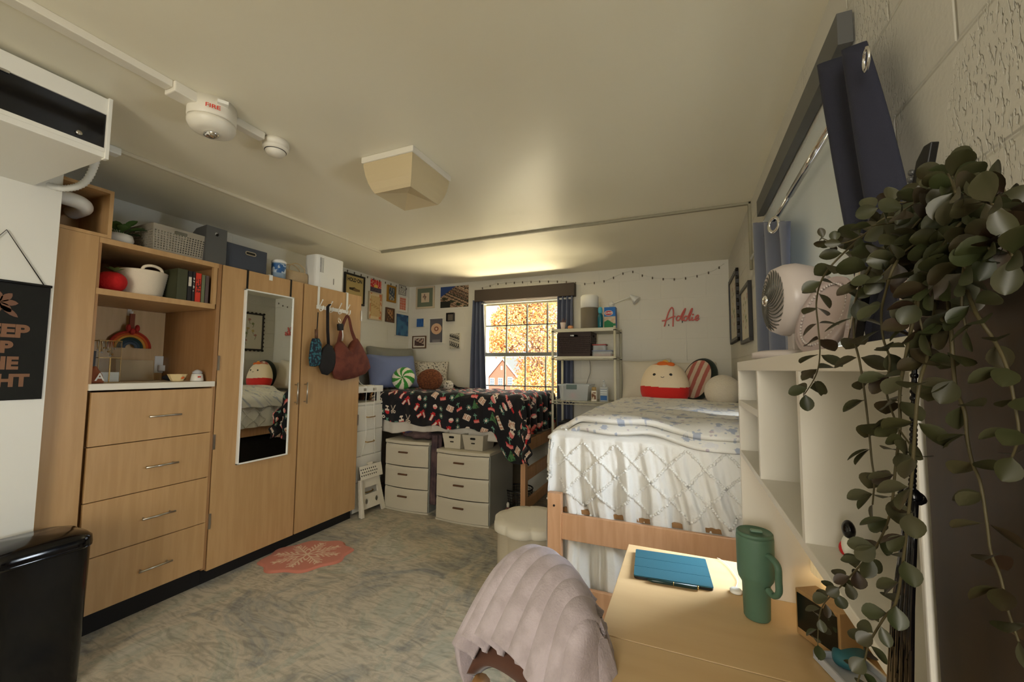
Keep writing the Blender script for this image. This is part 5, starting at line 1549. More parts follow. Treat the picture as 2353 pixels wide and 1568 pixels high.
# tufting: little knots along diamonds and dotted rows
def tuft(a, c):
    s_ = (a - qx0) / (qx1 - qx0); t_ = (BY1 - .5 - c) / qlen
    if not (0 < s_ < 1 and 0 < t_ < 1) or qskip(s_, t_): return
    p = quilt(s_, t_); p2 = quilt(min(1, s_ + .004), t_); p3 = quilt(s_, max(0, t_ - .004))
    n_ = (p2 - p).cross(p3 - p)
    if n_.length < 1e-9: return
    n_.normalize(); Rn = axes(n_)
    r = .0062 + .0026 * hsh(a * 91, c * 77)
    vs = [p + Rn @ Vector(v) for v in ((r, 0, 0), (0, r, 0), (-r, 0, 0), (0, -r, 0), (r * .6, r * .6, r * 1.0), (-r * .6, r * .6, r * .9), (-r * .6, -r * .6, r * 1.0), (r * .6, -r * .6, r * .9))]
    q.add(vs, [(0, 1, 4), (1, 5, 4), (1, 2, 5), (2, 6, 5), (2, 3, 6), (3, 7, 6), (3, 0, 7), (0, 4, 7), (4, 5, 6, 7)], 0, True)
DW, DH = .155, .155
for band in range(0, 6):
    cb = BY0 - .385 + band * .47     # band of two diamond rows from cb to cb+DH*2, then dots
    for k in range(-4, 12):
        for m_ in range(0, 22):
            f_ = m_ / 22
            for row in (0, 1):
                for sg_ in (1, -1):
                    a = qx0 + (k + (.5 if sg_ == 1 else .5)) * DW + sg_ * DW * .5 * (f_ * 2 - 0) ; c = cb + row * DH + DH * f_
                    if a > qx0: tuft(a + .004 * hsh(k, m_), c)
    for k in range(0, 46):
        for row in (0, 1, 2):
            if (k + row) % 2 == 0: tuft(qx0 + k * .032, cb - .035 - row * .032)
tag(q.build('tufted_quilt', M['quilt']), 'white quilt with tufted diamond pattern hanging over the foot of the near bed', 'quilt')

# floral duvet
def floral(a, c):
    s_ = .12; i0, j0 = math.floor(a / s_), math.floor(c / s_); base = mixc((228, 224, 214), (214, 214, 216), vn(a * 4, c * 4))
    for i in (i0 - 1, i0, i0 + 1):
        for j in (j0 - 1, j0, j0 + 1):
            if hsh(i, j, 8) < .18: continue
            X = a - (i + .5 + (hsh(i, j) - .5) * .6) * s_; Y = c - (j + .5 + (hsh(i + 5, j) - .5) * .6) * s_
            r = math.hypot(X, Y); th = math.atan2(Y, X) + hsh(i, j, 2) * 6
            pt = .020 * (.55 + .45 * abs(math.cos(2.5 * th)))
            if r < pt: return (128, 138, 164) if r > .007 else (150, 140, 150)
            for k in range(3):
                t2 = hsh(i, j, k) * 6.28; L_ = (X * math.cos(t2) + Y * math.sin(t2)); W2 = (-X * math.sin(t2) + Y * math.cos(t2)) - .02 * math.sin(L_ * 40)
                if .02 < L_ < .06 and abs(W2) < .0022 + (.005 * max(0, math.sin(L_ * 150))): return (132, 146, 172) if k else (160, 150, 168)
    return base
dx0, dx1 = BX0 - .17, BX1 + .01
dlen = BY1 - .55 - BY0 + .020
def soft(f):
    def g_(s_, t_):
        r = [0, 0, 0]
        for i in (-1, 1):
            for j in (-1, 1):
                c = f(s_ + i * .0013, t_ + j * .001); r = [r[k] + c[k] / 4 for k in range(3)]
        return tuple(r)
    return g_
def duvet(s_, t_, lift=0, ext=0):
    a = dx0 + (dx1 - dx0) * s_; c = BY1 - .55 - (dlen + ext) * t_ + .10 * (0)
    lip = .035 * math.sin(s_ * 5 + 1) + .02 * math.sin(s_ * 13)
    if t_ > .8: c += lip * (t_ - .8) * 5
    p, dn_, ex, ey = drape(BX0 + .03, BX1 + 1, BY0 + .02, BY1, BT + .045 + lift, a, c, .085)
    p.z += .020 * (vn(a * 6, c * 3) - .5) + .008 * math.sin(c * 26 + a * 9 + 3 * vn(a * 4, c * 4))
    # crown of the bed
    p.z += .012 * math.sin(PI * min(1, max(0, (a - BX0) / (BX1 - BX0)))) - (.05 * smooth(.12, 0, a - BX0) if a > BX0 else .05)
    if ey < 0: p.y -= .01
    if ex < 0: p.x -= .012 * math.sin(c * 18)
    return p
fl = mat('floral_cotton', (224, 221, 213), .85, bump=.12, bscale=60)
n, L = fl.node_tree.nodes, fl.node_tree.links
tc = n.new('ShaderNodeTexCoord'); sx = n.new('ShaderNodeSeparateXYZ'); cx = n.new('ShaderNodeCombineXYZ'); ad_ = n.new('ShaderNodeMath')
L.new(tc.outputs['Object'], sx.inputs[0]); L.new(sx.outputs[1], ad_.inputs[0]); L.new(sx.outputs[2], ad_.inputs[1]); L.new(sx.outputs[0], cx.inputs[0]); L.new(ad_.outputs[0], cx.inputs[1])
nz = n.new('ShaderNodeTexNoise'); nz.inputs['Scale'].default_value = 45; nz.inputs['Detail'].default_value = 3; L.new(cx.outputs[0], nz.inputs['Vector'])
base_c = None
def band(scale, thr, wid, rgb_, src, off, zn=.5):
    global base_c
    vo = n.new('ShaderNodeTexVoronoi'); vo.voronoi_dimensions = '2D'; vo.inputs['Scale'].default_value = scale
    mp_ = n.new('ShaderNodeMapping'); mp_.inputs['Location'].default_value = (off, off * 1.7, 0); mp_.inputs['Rotation'].default_value = (0, 0, off); L.new(cx.outputs[0], mp_.inputs[0]); L.new(mp_.outputs[0], vo.inputs['Vector'])
    m_ = n.new('ShaderNodeMath'); m_.operation = 'MULTIPLY_ADD'; m_.inputs[1].default_value = zn; L.new(nz.outputs['Fac'], m_.inputs[0]); L.new(vo.outputs[src], m_.inputs[2])
    r_ = n.new('ShaderNodeMapRange'); r_.inputs['From Min'].default_value = thr; r_.inputs['From Max'].default_value = thr + wid; r_.inputs['To Min'].default_value = .8; r_.inputs['To Max'].default_value = 0
    L.new(m_.outputs[0], r_.inputs['Value'])
    x_ = n.new('ShaderNodeMix'); x_.data_type = 'RGBA'; L.new(r_.outputs[0], x_.inputs[0])
    if base_c is None: x_.inputs[6].default_value = lin((224, 221, 213))
    else: L.new(base_c, x_.inputs[6])
    x_.inputs[7].default_value = lin(rgb_); base_c = x_.outputs[2]
band(6.5, .36, .10, (208, 208, 212), 'Distance', .3)
band(9.0, .44, .05, (150, 160, 182), 'Distance', .3, .6)
band(17.0, .34, .03, (172, 178, 190), 'Distance', 1.1, .5)
band(11.0, .30, .03, (186, 170, 178), 'Distance', 2.3, .5)
L.new(base_c, n['Principled BSDF'].inputs['Base Color'])
M['floral'] = fl
q = MB(); q.sheet(duvet, 130, 170)
tag(q.build('floral_duvet', M['floral'], thick=.028, off=-1), 'white duvet with blue-grey flowers folded over the near bed', 'duvet')
q = MB(); q.sheet(lambda s_, t_: duvet(s_, .80 + .2 * t_, -.030, .022) + Vector((0, 0, 0)), 130, 40)
tag(q.build('duvet_fold', M['floral'], thick=.022, off=-1), 'lower folded layer of the floral bedding at the foot of the near bed', 'duvet')

# pillows and plush on the near bed
ntop = BT + .045
M['white_pillow'] = mat('white_pillowcase', (222, 214, 196), .85, bump=.15, bscale=25)
c = Vector((-.33, 3.93, ntop + .17)); pillow('bed_pillow', 'white pillow standing against the window wall behind the plush', 'pillow', c, .46, .42, .07, facing((-.1, -1), .28, .05), M['white_pillow'])
c = Vector((.02, 4.05, ntop + .16)); pillow('bed_pillow', 'white pillow mostly hidden behind the red-bottomed plush', 'pillow', c, .5, .40, .06, facing((0, -1), .2), M['white_pillow'])
# round-topped plush
yq = 3.62
pc_ = px(1527, 882, y=yq); wq = (px(1583, 882, y=yq) - px(1471, 882, y=yq)).length
root = thing('round_plush', 'round cream plush with red base, orange top and small smiling face', 'plush toy', Vector((pc_.x, yq, ntop)))
hq = px(1527, 838, y=yq).z - ntop + .02
cq = Vector((pc_.x, yq, ntop + hq / 2 - .01)); Rq = facing((pc_.x * -.25 - .05, -1), .12)
M['plush_print'] = colmat('plush_velboa', .9, .25, 150, .2)
b = MB(); vs = []; fs = []; cl = []; sg, rg = 110, 100
for i in range(rg + 1):
    ph = PI * i / rg - PI / 2; zz = math.sin(ph)
    rad = math.cos(ph) ** .55 * (1.0 - .14 * zz) * (1 if zz > -.5 else 1)
    for k in range(sg):
        th = 2 * PI * k / sg
        vs.append(cq + Rq @ Vector((rad * math.cos(th) * wq / 2, zz * hq / 2, rad * math.sin(th) * wq * .30)))
for i in range(rg):
    zz = math.sin(PI * (i + .5) / rg - PI / 2)
    for k in range(sg):
        k2 = (k + 1) % sg; fs.append((i * sg + k, i * sg + k2, (i + 1) * sg + k2, (i + 1) * sg + k))
        th = 2 * PI * (k + .5) / sg
        cl.append((204, 34, 26) if zz < -.20 + .05 * math.sin(th * 2 + 2) else ((214, 104, 38) if zz > .90 + .02 * math.sin(3 * th) else (232, 212, 178)))
b.add(vs, fs, 0, True, cl); b.build('body', M['plush_print'], root)
def qf(x, y, dz=.0):
    zz = y; rad = (1 - zz * zz) ** .275 * (1 - .14 * zz); cx_ = x / rad
    return cq + Rq @ Vector((x * wq / 2, zz * hq / 2, (rad * math.sqrt(max(0, 1 - cx_ * cx_)) * wq * .30) + dz))
for s_, x_ in ((-1, -.38), (1, .28)):
    MB().ball(qf(x_, .38), (.013, .011, .005), Rq, 14, 8).build('eye', M['gloss_black'], root)
MB().tube(catmull([qf(-.12, .27, .003), qf(-.05, .23, .003), qf(.02, .27, .003)], 4), .0022, 6).build('mouth', M['black'], root)
M['felt_orange'] = mat('orange_velboa', (214, 104, 38), .9)
MB().ball(qf(-.05, .93), (.045, .022, .016), Rq, 16, 8).ball(qf(.25, .9), (.036, .02, .014), Rq, 16, 8).ball(qf(.05, .97), (.03, .03, .015), Rq, 12, 8, 1).build('top_patch', [M['felt_orange'], mat('yellow_velboa', (226, 176, 90), .9)], root)
# striped slipper-shaped pillow
cs = px(1605, 868, y=3.88)
def stripes(x, y):
    return (188, 96, 84) if int((x * 1.0 - y * .35 + 5) * 30) % 2 else (218, 190, 160)
poly = [(.0 + .13 * math.cos(t_) * (1 + .12 * math.sin(t_)), .165 * math.sin(t_)) for t_ in [2 * PI * k / 40 for k in range(40)]]
root = thing('striped_cushion', 'oval pink-striped cushion with dark green back leaning by the plush', 'cushion', Vector((cs.x, 3.88, ntop)))
Rs = facing((-.45, -1), .15, -.35); cs = Vector((cs.x - .004, 3.88, ntop + .190))
b = MB(); puff(b, [(p * 1.04, q_ * 1.20) for p, q_ in poly], cs - Rs @ Vector((0, 0, .03)), Rs @ Vector((1, 0, 0)), Rs @ Vector((0, 1, 0)), Rs @ Vector((0, 0, 1)), .055, flat=.5); b.build('back', mat('dark_green_velour', (44, 56, 46), .9, sheen=.3), root)
b = MB(); b.sheet(lambda s_, t_: cs + Rs @ Vector((.112 * (2 * s_ - 1) * math.sqrt(max(0, 1 - (2 * t_ - 1) ** 2)), .172 * (2 * t_ - 1), .026 + .022 * math.sqrt(max(0, 1 - (2 * t_ - 1) ** 2 * .9 - (2 * s_ - 1) ** 2 * .0)) * (1 - (2 * s_ - 1) ** 2 * .6))), 80, 40,
                  col=lambda s_, t_: (184, 104, 92) if int(((2 * s_ - 1) * math.sqrt(max(0, 1 - (2 * t_ - 1) ** 2)) + 1) * 3.6) % 2 else (214, 192, 166))
b.build('striped_front', M['plush_print'], root)
MB().tube([cs + Rs @ Vector((.115 * math.cos(t_), .176 * math.sin(t_), .028)) for t_ in [2 * PI * k / 40 for k in range(41)]], .005, 8, caps=False).build('piping', mat('dark_piping', (50, 50, 44), .8), root)
cb = px(1662, 900, y=3.45); rb2 = .128
root = thing('round_cushion', 'fluffy white ball cushion against the right wall', 'cushion', Vector((cb.x, 3.45, ntop)))
MB().ball(Vector((min(cb.x, XR - rb2 - .004), 3.45, ntop + rb2 - .015)), (rb2, rb2, rb2 * .97), seg=40, rings=26).build('cover', mat('cream_fleece', (226, 216, 196), .95, bump=.7, bscale=90, sheen=.4), root)

# ------------------------------------------------------------------ wire rack between the beds
RX0, RX1, RYF, RYB = -1.165, -.665, 3.76, 4.10
RX1 = px(1413, 800, y=RYF).x; RX0 = px(1270, 800, y=RYF).x
M['rack'] = mat('cream_coated_steel', (206, 202, 180), .4)
root = thing('wire_rack', 'cream wire shelving rack between the two beds', 'rack', ((RX0 + RX1) / 2, 3.93, 0))
zsh = [1.688, 1.425, 1.005]
for x_ in (RX0, RX1):
    for y_ in (RYF, RYB):
        MB().tube([(x_, y_, .0), (x_, y_, 1.70)], .012, 12).build('post', M['rack'], root)
        for z_ in (1.66, 1.395, .97): MB().lathe([(.0128, 0), (.0145, 0), (.0145, .008), (.0128, .008)], (x_, y_, z_), None, 12).build('collar', M['black'], root)
for z_ in zsh + [.55]:
    b = MB()
    for zz, r in ((z_ - .004, .004), (z_ - .03, .004)):
        for y_ in (RYF, RYB): b.tube([(RX0, y_, zz), (RX1, y_, zz)], r, 6)
        for x_ in (RX0, RX1): b.tube([(x_, RYF, zz), (x_, RYB, zz)], r, 6)
    n_ = 10
    for k in range(n_):
        for y_ in (RYF, RYB):
            xa_ = RX0 + (RX1 - RX0) * k / n_; xb2 = RX0 + (RX1 - RX0) * (k + 1) / n_
            b.tube([(xa_, y_, z_ - .03), ((xa_ + xb2) / 2, y_, z_ - .004), (xb2, y_, z_ - .03)], .0025, 5)
    for k in range(22):
        xk = RX0 + (RX1 - RX0) * (k + .5) / 22; b.tube([(xk, RYF, z_ - .003), (xk, RYB, z_ - .003)], .002, 5)
    if z_ in zsh[:2]: b.box(RX0 + .008, RX1 - .008, RYF - .004, RYB, z_ - .028 if z_ == zsh[0] else z_ - .022, z_ - .001)
    b.build('shelf', M['rack'], root)

def at_rack(u_, y=3.86): return px(u_, 800, y=y).x
z0_ = zsh[0] + .001
xa, xb_ = at_rack(1334), at_rack(1375)
root = thing('air_purifier', 'tall white cylinder with grey lower half on the rack top', 'air purifier', ((xa + xb_) / 2, 3.88, z0_))
r_c = (xb_ - xa) / 2; cc = Vector(((xa + xb_) / 2, 3.88, z0_)); zt = px(1350, 680, y=3.88).z - z0_
MB().lathe([(r_c * .97, 0), (r_c, .008), (r_c, zt * .62)], cc, None, 36).build('base', mat('warm_grey_mesh', (112, 104, 90), .7), root)
MB().lathe([(r_c, zt * .62), (r_c, zt - .015), (r_c - .012, zt), (r_c * .5, zt + .001), (0, zt + .001)], cc, None, 36).build('top', M['plastic_white'], root)
x_ = at_rack(1380, 3.80)
root = thing('soap_bottle', 'clear teal spray bottle with pale blue trigger cap on the rack top', 'bottle', (x_, 3.80, z0_))
M['teal_liquid'] = mat('teal_bottle', (24, 108, 124), .15, trans=.2)
MB().lathe([(.022, 0), (.025, .01), (.025, .09), (.02, .12), (.012, .135)], (x_, 3.80, z0_), None, 24, mod=lambda th, h: 1 - .12 * math.sin(h * 40)).build('bottle', M['teal_liquid'], root)
MB().lathe([(.014, .135), (.020, .15), (.020, .18), (.012, .195), (0, .196)], (x_, 3.80, z0_), None, 20).build('cap', mat('light_blue_cap', (82, 176, 200), .4), root)
xa, xb_ = at_rack(1389, 3.86), at_rack(1415, 3.86)
zt = px(1402, 706, y=3.86).z
root = thing('wipes_box', 'blue, white and green carton at the right of the rack top', 'carton', ((xa + xb_) / 2, 3.86, z0_))
b = MB(); b.box(xa, xb_, 3.86, 3.95, z0_, zt); b.build('carton', mat('carton_board', (38, 98, 172), .5), root)
def box_art(s_, t_):
    if t_ < .3 + .08 * math.sin(s_ * 5): return (46, 134, 84)
    if t_ < .55: return mixc((206, 216, 196), (206, 170, 140), vn(s_ * 4, t_ * 12))
    return (38, 110, 186)
MB().sheet(lambda s_, t_: Vector((xa + (xb_ - xa) * s_, 3.8592, z0_ + (zt - z0_) * t_)), 30, 36, col=box_art, sm=False).build('front_print', M['print'], root)
lg = Vector((xa + (xb_ - xa) * .40, 3.858, z0_ + (zt - z0_) * .72))
el = lambda a_, c_: [(a_ * math.cos(2 * PI * k / 24), c_ * math.sin(2 * PI * k / 24)) for k in range(24)]
MB().prism(el(.040, .025), lg, UX, UZ, (0, -.0006, 0)).build('logo_edge', M['white'], root)
MB().prism(el(.036, .021), lg - UY * .0007, UX, UZ, (0, -.0006, 0)).build('logo_field', mat('logo_red', (190, 44, 60), .5), root)
b = MB(); text_mb(b, 'CLOROX', lg - UY * .0018, UX, UZ, .014, .0, bold=.001, xs=.8); b.build('lettering', M['white'], root)
x_ = at_rack(1294, 3.82)
root = thing('paper_cup', 'small pale cup holding brushes at the left of the rack top', 'cup', (x_, 3.82, z0_))
MB().lathe([(.018, 0), (.028, .065), (.026, .065), (.017, .004), (0, .004)], (x_, 3.82, z0_), None, 20).build('cup', mat('pale_pink_cup', (214, 196, 188), .5), root)
b = MB()
for k in range(5): b.tube([(x_ + .004 * k - .008, 3.82, z0_ + .02), (x_ + .012 * k - .02, 3.82 + .01 * (k % 2), z0_ + .085 + .012 * (k % 3))], .003, 6)
b.build('brushes', mat('brush_brown', (104, 66, 54), .6), root)
x_ = at_rack(1311, 3.82)
MBp = MB()
for k in range(7): a_ = 2 * PI * k / 7; MBp.ball((x_ + .012 * math.cos(a_), 3.82 + .012 * math.sin(a_), z0_ + .017), (.016, .016, .016), seg=12, rings=8)
root = thing('tiny_pumpkin', 'tiny pale orange pumpkin on the rack top next to the cup', 'pumpkin', (x_, 3.82, z0_))
MBp.build('body', mat('pale_orange', (214, 150, 104), .5), root)
MB().tube([(x_, 3.82, z0_ + .03), (x_ + .003, 3.82, z0_ + .042)], .003, 6).build('stem', M['frame_brown'], root)
# middle shelf
z0_ = zsh[1] + .001
xa, xb_ = at_rack(1283, 3.80), at_rack(1356, 3.80); zt = px(1315, 762, y=3.80).z
M['dark_basket'] = mat('dark_brown_basket', (52, 34, 28), .55)
b = MB(); lattice_box(b, xa - .004, xb_ + .01, 3.79, 4.07, z0_, zt - .005, .93, nh=22, rows=12)
root = thing('woven_basket', 'dark brown plastic basket on the middle rack shelf', 'basket', ((xa + xb_) / 2, 3.93, z0_))
b.build('body', M['dark_basket'], root, thick=.002)
MB().box(xa + .012, xb_ - .008, 3.81, 4.05, z0_ + .006, zt - .05).build('contents', mat('brown_cloth', (40, 28, 26), .9), root)
MB().box(xa + .07, xa + .15, 3.805, 3.83, zt - .045, zt - .02).build('paper', M['white'], root)
xa, xb_ = at_rack(1353, 3.82), at_rack(1407, 3.82)
root = thing('food_container', 'flat plastic container with blue lid and orange food on the middle shelf', 'container', ((xa + xb_) / 2, 3.88, z0_))
xa += .028; xb_ -= .004
MB().prism(rrect(xb_ - xa, .16, .02, 4, (xa + xb_) / 2, 3.90), (0, 0, z0_), UX, UY, (0, 0, .045)).build('box', M['clear'], root)
MB().prism(rrect(xb_ - xa - .012, .14, .02, 4, (xa + xb_) / 2, 3.90), (0, 0, z0_ + .002), UX, UY, (0, 0, .018)).build('food', mat('orange_food', (186, 104, 60), .7), root)
MB().prism(rrect(xb_ - xa + .008, .168, .02, 4, (xa + xb_) / 2, 3.90), (0, 0, z0_ + .046), UX, UY, (0, 0, .009)).build('lid', mat('blue_lid', (122, 132, 160), .4), root)
xa += .005; xb_ -= .06; z1_ = z0_ + .056
root = thing('glass_container', 'small clear container with red lid stacked on the blue-lidded one', 'container', ((xa + xb_) / 2, 3.88, z1_))
MB().prism(rrect(xb_ - xa, .10, .015, 4, (xa + xb_) / 2, 3.88), (0, 0, z1_), UX, UY, (0, 0, .045)).build('box', M['clear'], root)
MB().ball(((xa + xb_) / 2, 3.88, z1_ + .018), (.03, .03, .016), seg=14, rings=8).build('food', mat('brown_food', (136, 88, 54), .8), root)
MB().prism(rrect(xb_ - xa + .012, .11, .015, 4, (xa + xb_) / 2, 3.88), (0, 0, z1_ + .046), UX, UY, (0, 0, .011)).build('lid', mat('red_lid', (158, 62, 56), .4), root)
# lower shelf
z0_ = zsh[2] + .001
xa, xb_ = px(1284, 900, y=3.80).x, px(1352, 900, y=3.80).x; zt = px(1320, 884, y=3.80).z
root = thing('clear_bin', 'clear plastic bin with grey latch on the lower rack shelf', 'bin', ((xa + xb_) / 2, 3.9, z0_))
b = MB(); xm, hw_ = (xa + xb_) / 2, (xb_ - xa) / 2
vs = [(xm + s_ * hw_ * k, 3.92 + t_ * .12 * k, z_) for z_, k in ((z0_, .90), (zt, 1.0)) for s_, t_ in ((-1, -1), (1, -1), (1, 1), (-1, 1))]
b.add(vs, [(0, 1, 5, 4), (1, 2, 6, 5), (2, 3, 7, 6), (3, 0, 4, 7), (3, 2, 1, 0)]); b.build('body', M['clear'], root)
MB().box(xa - .012, xb_ + .012, 3.79, 3.80, zt - .012, zt).box(xa - .012, xb_ + .012, 4.04, 4.05, zt - .012, zt).box(xa - .012, xa, 3.8, 4.04, zt - .012, zt).box(xb_, xb_ + .012, 3.8, 4.04, zt - .012, zt).build('rim', M['clear'], root)
MB().box(xm - .065, xm + .035, 3.782, 3.79, zt - .045, zt - .002).build('latch', mat('grey_latch', (98, 118, 116), .5), root, bevel=.002)
MB().ball((xm - .02, 3.88, z0_ + .038), (.034, .03, .03), seg=18, rings=10).build('pink_item', mat('dusty_pink', (196, 116, 122), .5), root)
MB().box(xm + .03, xb_ - .014, 3.86, 4.0, z0_ + .003, z0_ + .075).build('grey_item', mat('grey_box_card', (132, 140, 136), .6), root, bevel=.003)
x_ = px(1365, 900, y=3.80).x
root = thing('lotion_bottle', 'cream lotion bottle with gold cap on the lower rack shelf', 'bottle', (x_, 3.8, z0_))
MB().prism(rrect(.052, .034, .012, 4, x_, 3.8), (0, 0, z0_), UX, UY, (0, 0, .10)).build('bottle', M['offwhite'], root, bevel=.004)
MB().lathe([(.022, .10), (.022, .128), (.018, .132), (0, .132)], (x_, 3.8, z0_), None, 20).build('cap', mat('tan_cap', (176, 150, 100), .5), root)
MB().box(x_ - .02, x_ + .02, 3.7822, 3.783, z0_ + .02, z0_ + .085).build('label', mat('brown_label', (214, 200, 170), .5, rgb2=(120, 74, 44), nscale=30, contrast=(.5, .54)), root)
x_ = px(1388, 900, y=3.80).x
root = thing('sanitizer_bottle', 'clear pump bottle with blue and white label at the right of the lower shelf', 'bottle', (x_, 3.8, z0_))
MB().prism(rrect(.078, .04, .014, 4, x_, 3.8), (0, 0, z0_), UX, UY, (0, 0, .135)).build('bottle', M['clear'], root, bevel=.006)
MB().lathe([(.014, .135), (.016, .155), (.006, .16), (.006, .185)], (x_, 3.8, z0_), None, 16).tube([(x_, 3.8, z0_ + .185), (x_, 3.8, z0_ + .195), (x_ - .0, 3.77, z0_ + .19)], .007, 8).build('pump', M['clear'], root)
MB().sheet(lambda s_, t_: Vector((x_ - .03 + .06 * s_, 3.7790, z0_ + .015 + .10 * t_)), 12, 20, sm=False, col=lambda s_, t_: (54, 108, 170) if t_ < .42 else ((206, 214, 214) if int(t_ * 16) % 3 else (110, 124, 140))).build('label', M['print'], root)
pts = catmull([(RX0 + .28, 4.11, 1.40), (RX0 + .285, 4.12, 1.28), (RX0 + .25, 4.12, 1.16), (RX0 + .24, 4.12, 1.02)], 6)
tag(MB().tube(pts, .0022, 5).build('power_cord', M['black']), 'thin dark cord behind the lower half of the rack', 'cord')
# dark box under the rack
tag(MB().box(RX0 + .04, RX1 - .02, 3.80, 4.06, .552, .80).build('speaker_box', M['black_fabric'], bevel=.008), 'black box on the lowest rack level between the beds', 'box')

# ------------------------------------------------------------------ scalloped storage stool
st = px(1222, 1222, z=.44); rS = .20
a1 = px(1147, 1220, z=.43)
stc = Vector((a1.x + rS + .005, 2.32, 0)); stc.x = -.86
root = thing('scalloped_stool', 'beige ribbed storage stool with flower-shaped cushion seat', 'stool', stc)
scal = lambda th, h: 1 + .085 * abs(math.cos(4 * th)) ** .8 - .04
MB().lathe([(rS * .93, 0.0), (rS * .96, .01), (rS * .96, .37)], stc, None, 128, mod=lambda th, h: 1 + .06 * abs(math.cos(4 * th)) ** .8 - .03).build('body', mat('beige_leatherette', (186, 176, 154), .55, bump=.1), root)
MB().lathe([(rS * .99, .371), (rS * 1.04, .377), (rS * 1.05, .395), (rS * 1.04, .418), (rS * .98, .428), (rS * .7, .430), (0, .430)], stc, None, 128, mod=scal).build('seat', mat('cream_leatherette', (222, 216, 200), .5, bump=.1), root)

# ------------------------------------------------------------------ snowflake rug
rc_ = px(707, 1283, z=.01); rr_ = .315
RA = [px(597, 1290, z=.01), px(808, 1262, z=.01), px(707, 1335, z=.01), px(735, 1232, z=.01)]
rc_ = Vector(((RA[0].x + RA[1].x) / 2, (RA[0].y + RA[1].y) / 2, 0))
root = thing('snowflake_rug', 'small pink rug with a pale snowflake in front of the wardrobe', 'rug', rc_)
ang = math.atan2(RA[1].y - RA[0].y, RA[1].x - RA[0].x); rl = (RA[1] - RA[0]).length / 2
def snow(x, y):
    r = math.hypot(x, y); th = math.atan2(y, x)
    k = round(th / (PI / 4)); d_ = th - k * PI / 4; L_, W2 = r * math.cos(d_), abs(r * math.sin(d_))
    if L_ < .86 and W2 < .022: return True
    for q_ in (.22, .36, .5, .64, .76):
        ln = .20 if q_ < .6 else .12
        dd = (L_ - q_) - W2 * 1.0
        if abs(dd) < .032 and W2 < ln * .75: return True
    return False
b = MB(); NR = 110
b2 = []
def rugp(s_, t_):
    x, y = (2 * s_ - 1) * 1.1, (2 * t_ - 1) * 1.1
    return x, y
out_r = lambda th: 1.0 + .06 * math.cos(8 * th)
R2 = Matrix.Rotation(ang, 2)
vs = []; fs = []; cl = []; sg, rg = 160, 60
for i in range(rg + 1):
    f_ = i / rg
    for k in range(sg):
        th = 2 * PI * k / sg; x, y = f_ * out_r(th) * math.cos(th), f_ * out_r(th) * math.sin(th)
        w2 = R2 @ Vector((x * rl, y * rl * .82)); vs.append((rc_.x + w2.x, rc_.y + w2.y, .014 - .013 * smooth(.93, 1.0, f_)))
for i in range(rg):
    for k in range(sg):
        k2 = (k + 1) % sg; fs.append((i * sg + k, (i + 1) * sg + k, (i + 1) * sg + k2, i * sg + k2))
        th = 2 * PI * (k + .5) / sg; f_ = (i + .5) / rg
        cl.append((222, 192, 164) if snow(f_ * math.cos(th + PI / 8) * 1.08, f_ * math.sin(th + PI / 8) * 1.08) else (196, 122, 102))
b.add(vs, fs, 0, True, cl); b.build('pile', M['cloth_print'], root)

# ------------------------------------------------------------------ desk and hutch
DX0, DY1, DZ = -.176, 1.37, .75
root = thing('desk', 'light maple desk along the right wall in the foreground', 'desk', (.1, .6, 0))
b = MB(); b.box(DX0, XR - .006, .895, DY1, DZ - .025, DZ).box(DX0, XR - .006, -.5, .893, DZ - .025, DZ)
b.build('desktop', M['deskwood'], root, bevel=.0015)
MB().box(DX0 + .03, XR - .02, DY1 - .03, DY1 - .01, .0, DZ - .026).box(DX0 + .03, XR - .02, -.48, -.46, 0, DZ - .026).build('side_panel', M['deskwood'], root)
MB().box(DX0 + .04, XR - .02, .95, DY1 - .03, .10, DZ - .03).build('pedestal', M['wood'], root)
YC = px(2122, 1250, x=.125).y
HX, HY0, HY1, HT, HB, HB0 = .125, YC + .001, 1.205, 1.322, 1.10, 1.088
root = thing('desk_hutch', 'white open shelf unit standing on the desk against the right wall', 'shelf unit', (.26, .75, DZ))
M['hutch'] = mat('white_melamine', (226, 222, 212), .45)
MB().box(HX, XR - .004, HY0, HY1, HT - .022, HT).build('top_board', M['hutch'], root, bevel=.001)
MB().box(HX, XR - .004, HY0 + .016, HY1 - .016, HB0, HB).build('shelf', M['hutch'], root, bevel=.001)
MB().box(HX, XR - .004, HY1 - .016, HY1, DZ, HT - .022).build('side_panel', M['hutch'], root, bevel=.001)
MB().box(HX, XR - .004, HY0, HY0 + .005, DZ, HT - .022).build('side_panel', M['hutch'], root, bevel=.001)
ya_ = .89; yb_ = .585
for y_ in (ya_, yb_): MB().box(HX, XR - .012, y_, y_ + .012, HB, HT - .022).build('divider', M['hutch'], root)
MB().box(HX, XR - .012, ya_ + .012, HY1 - .016, 1.212, 1.226).build('small_shelf', M['hutch'], root)
MB().box(XR - .012, XR - .004, HY0, HY1, HB0, HT - .022).build('back_panel', M['hutch'], root)
tag(MB().box(.15, .24, .925, 1.06, 1.227, 1.268).build('small_box', M['white'], bevel=.002), 'small white box on the upper cubby shelf of the hutch', 'box')

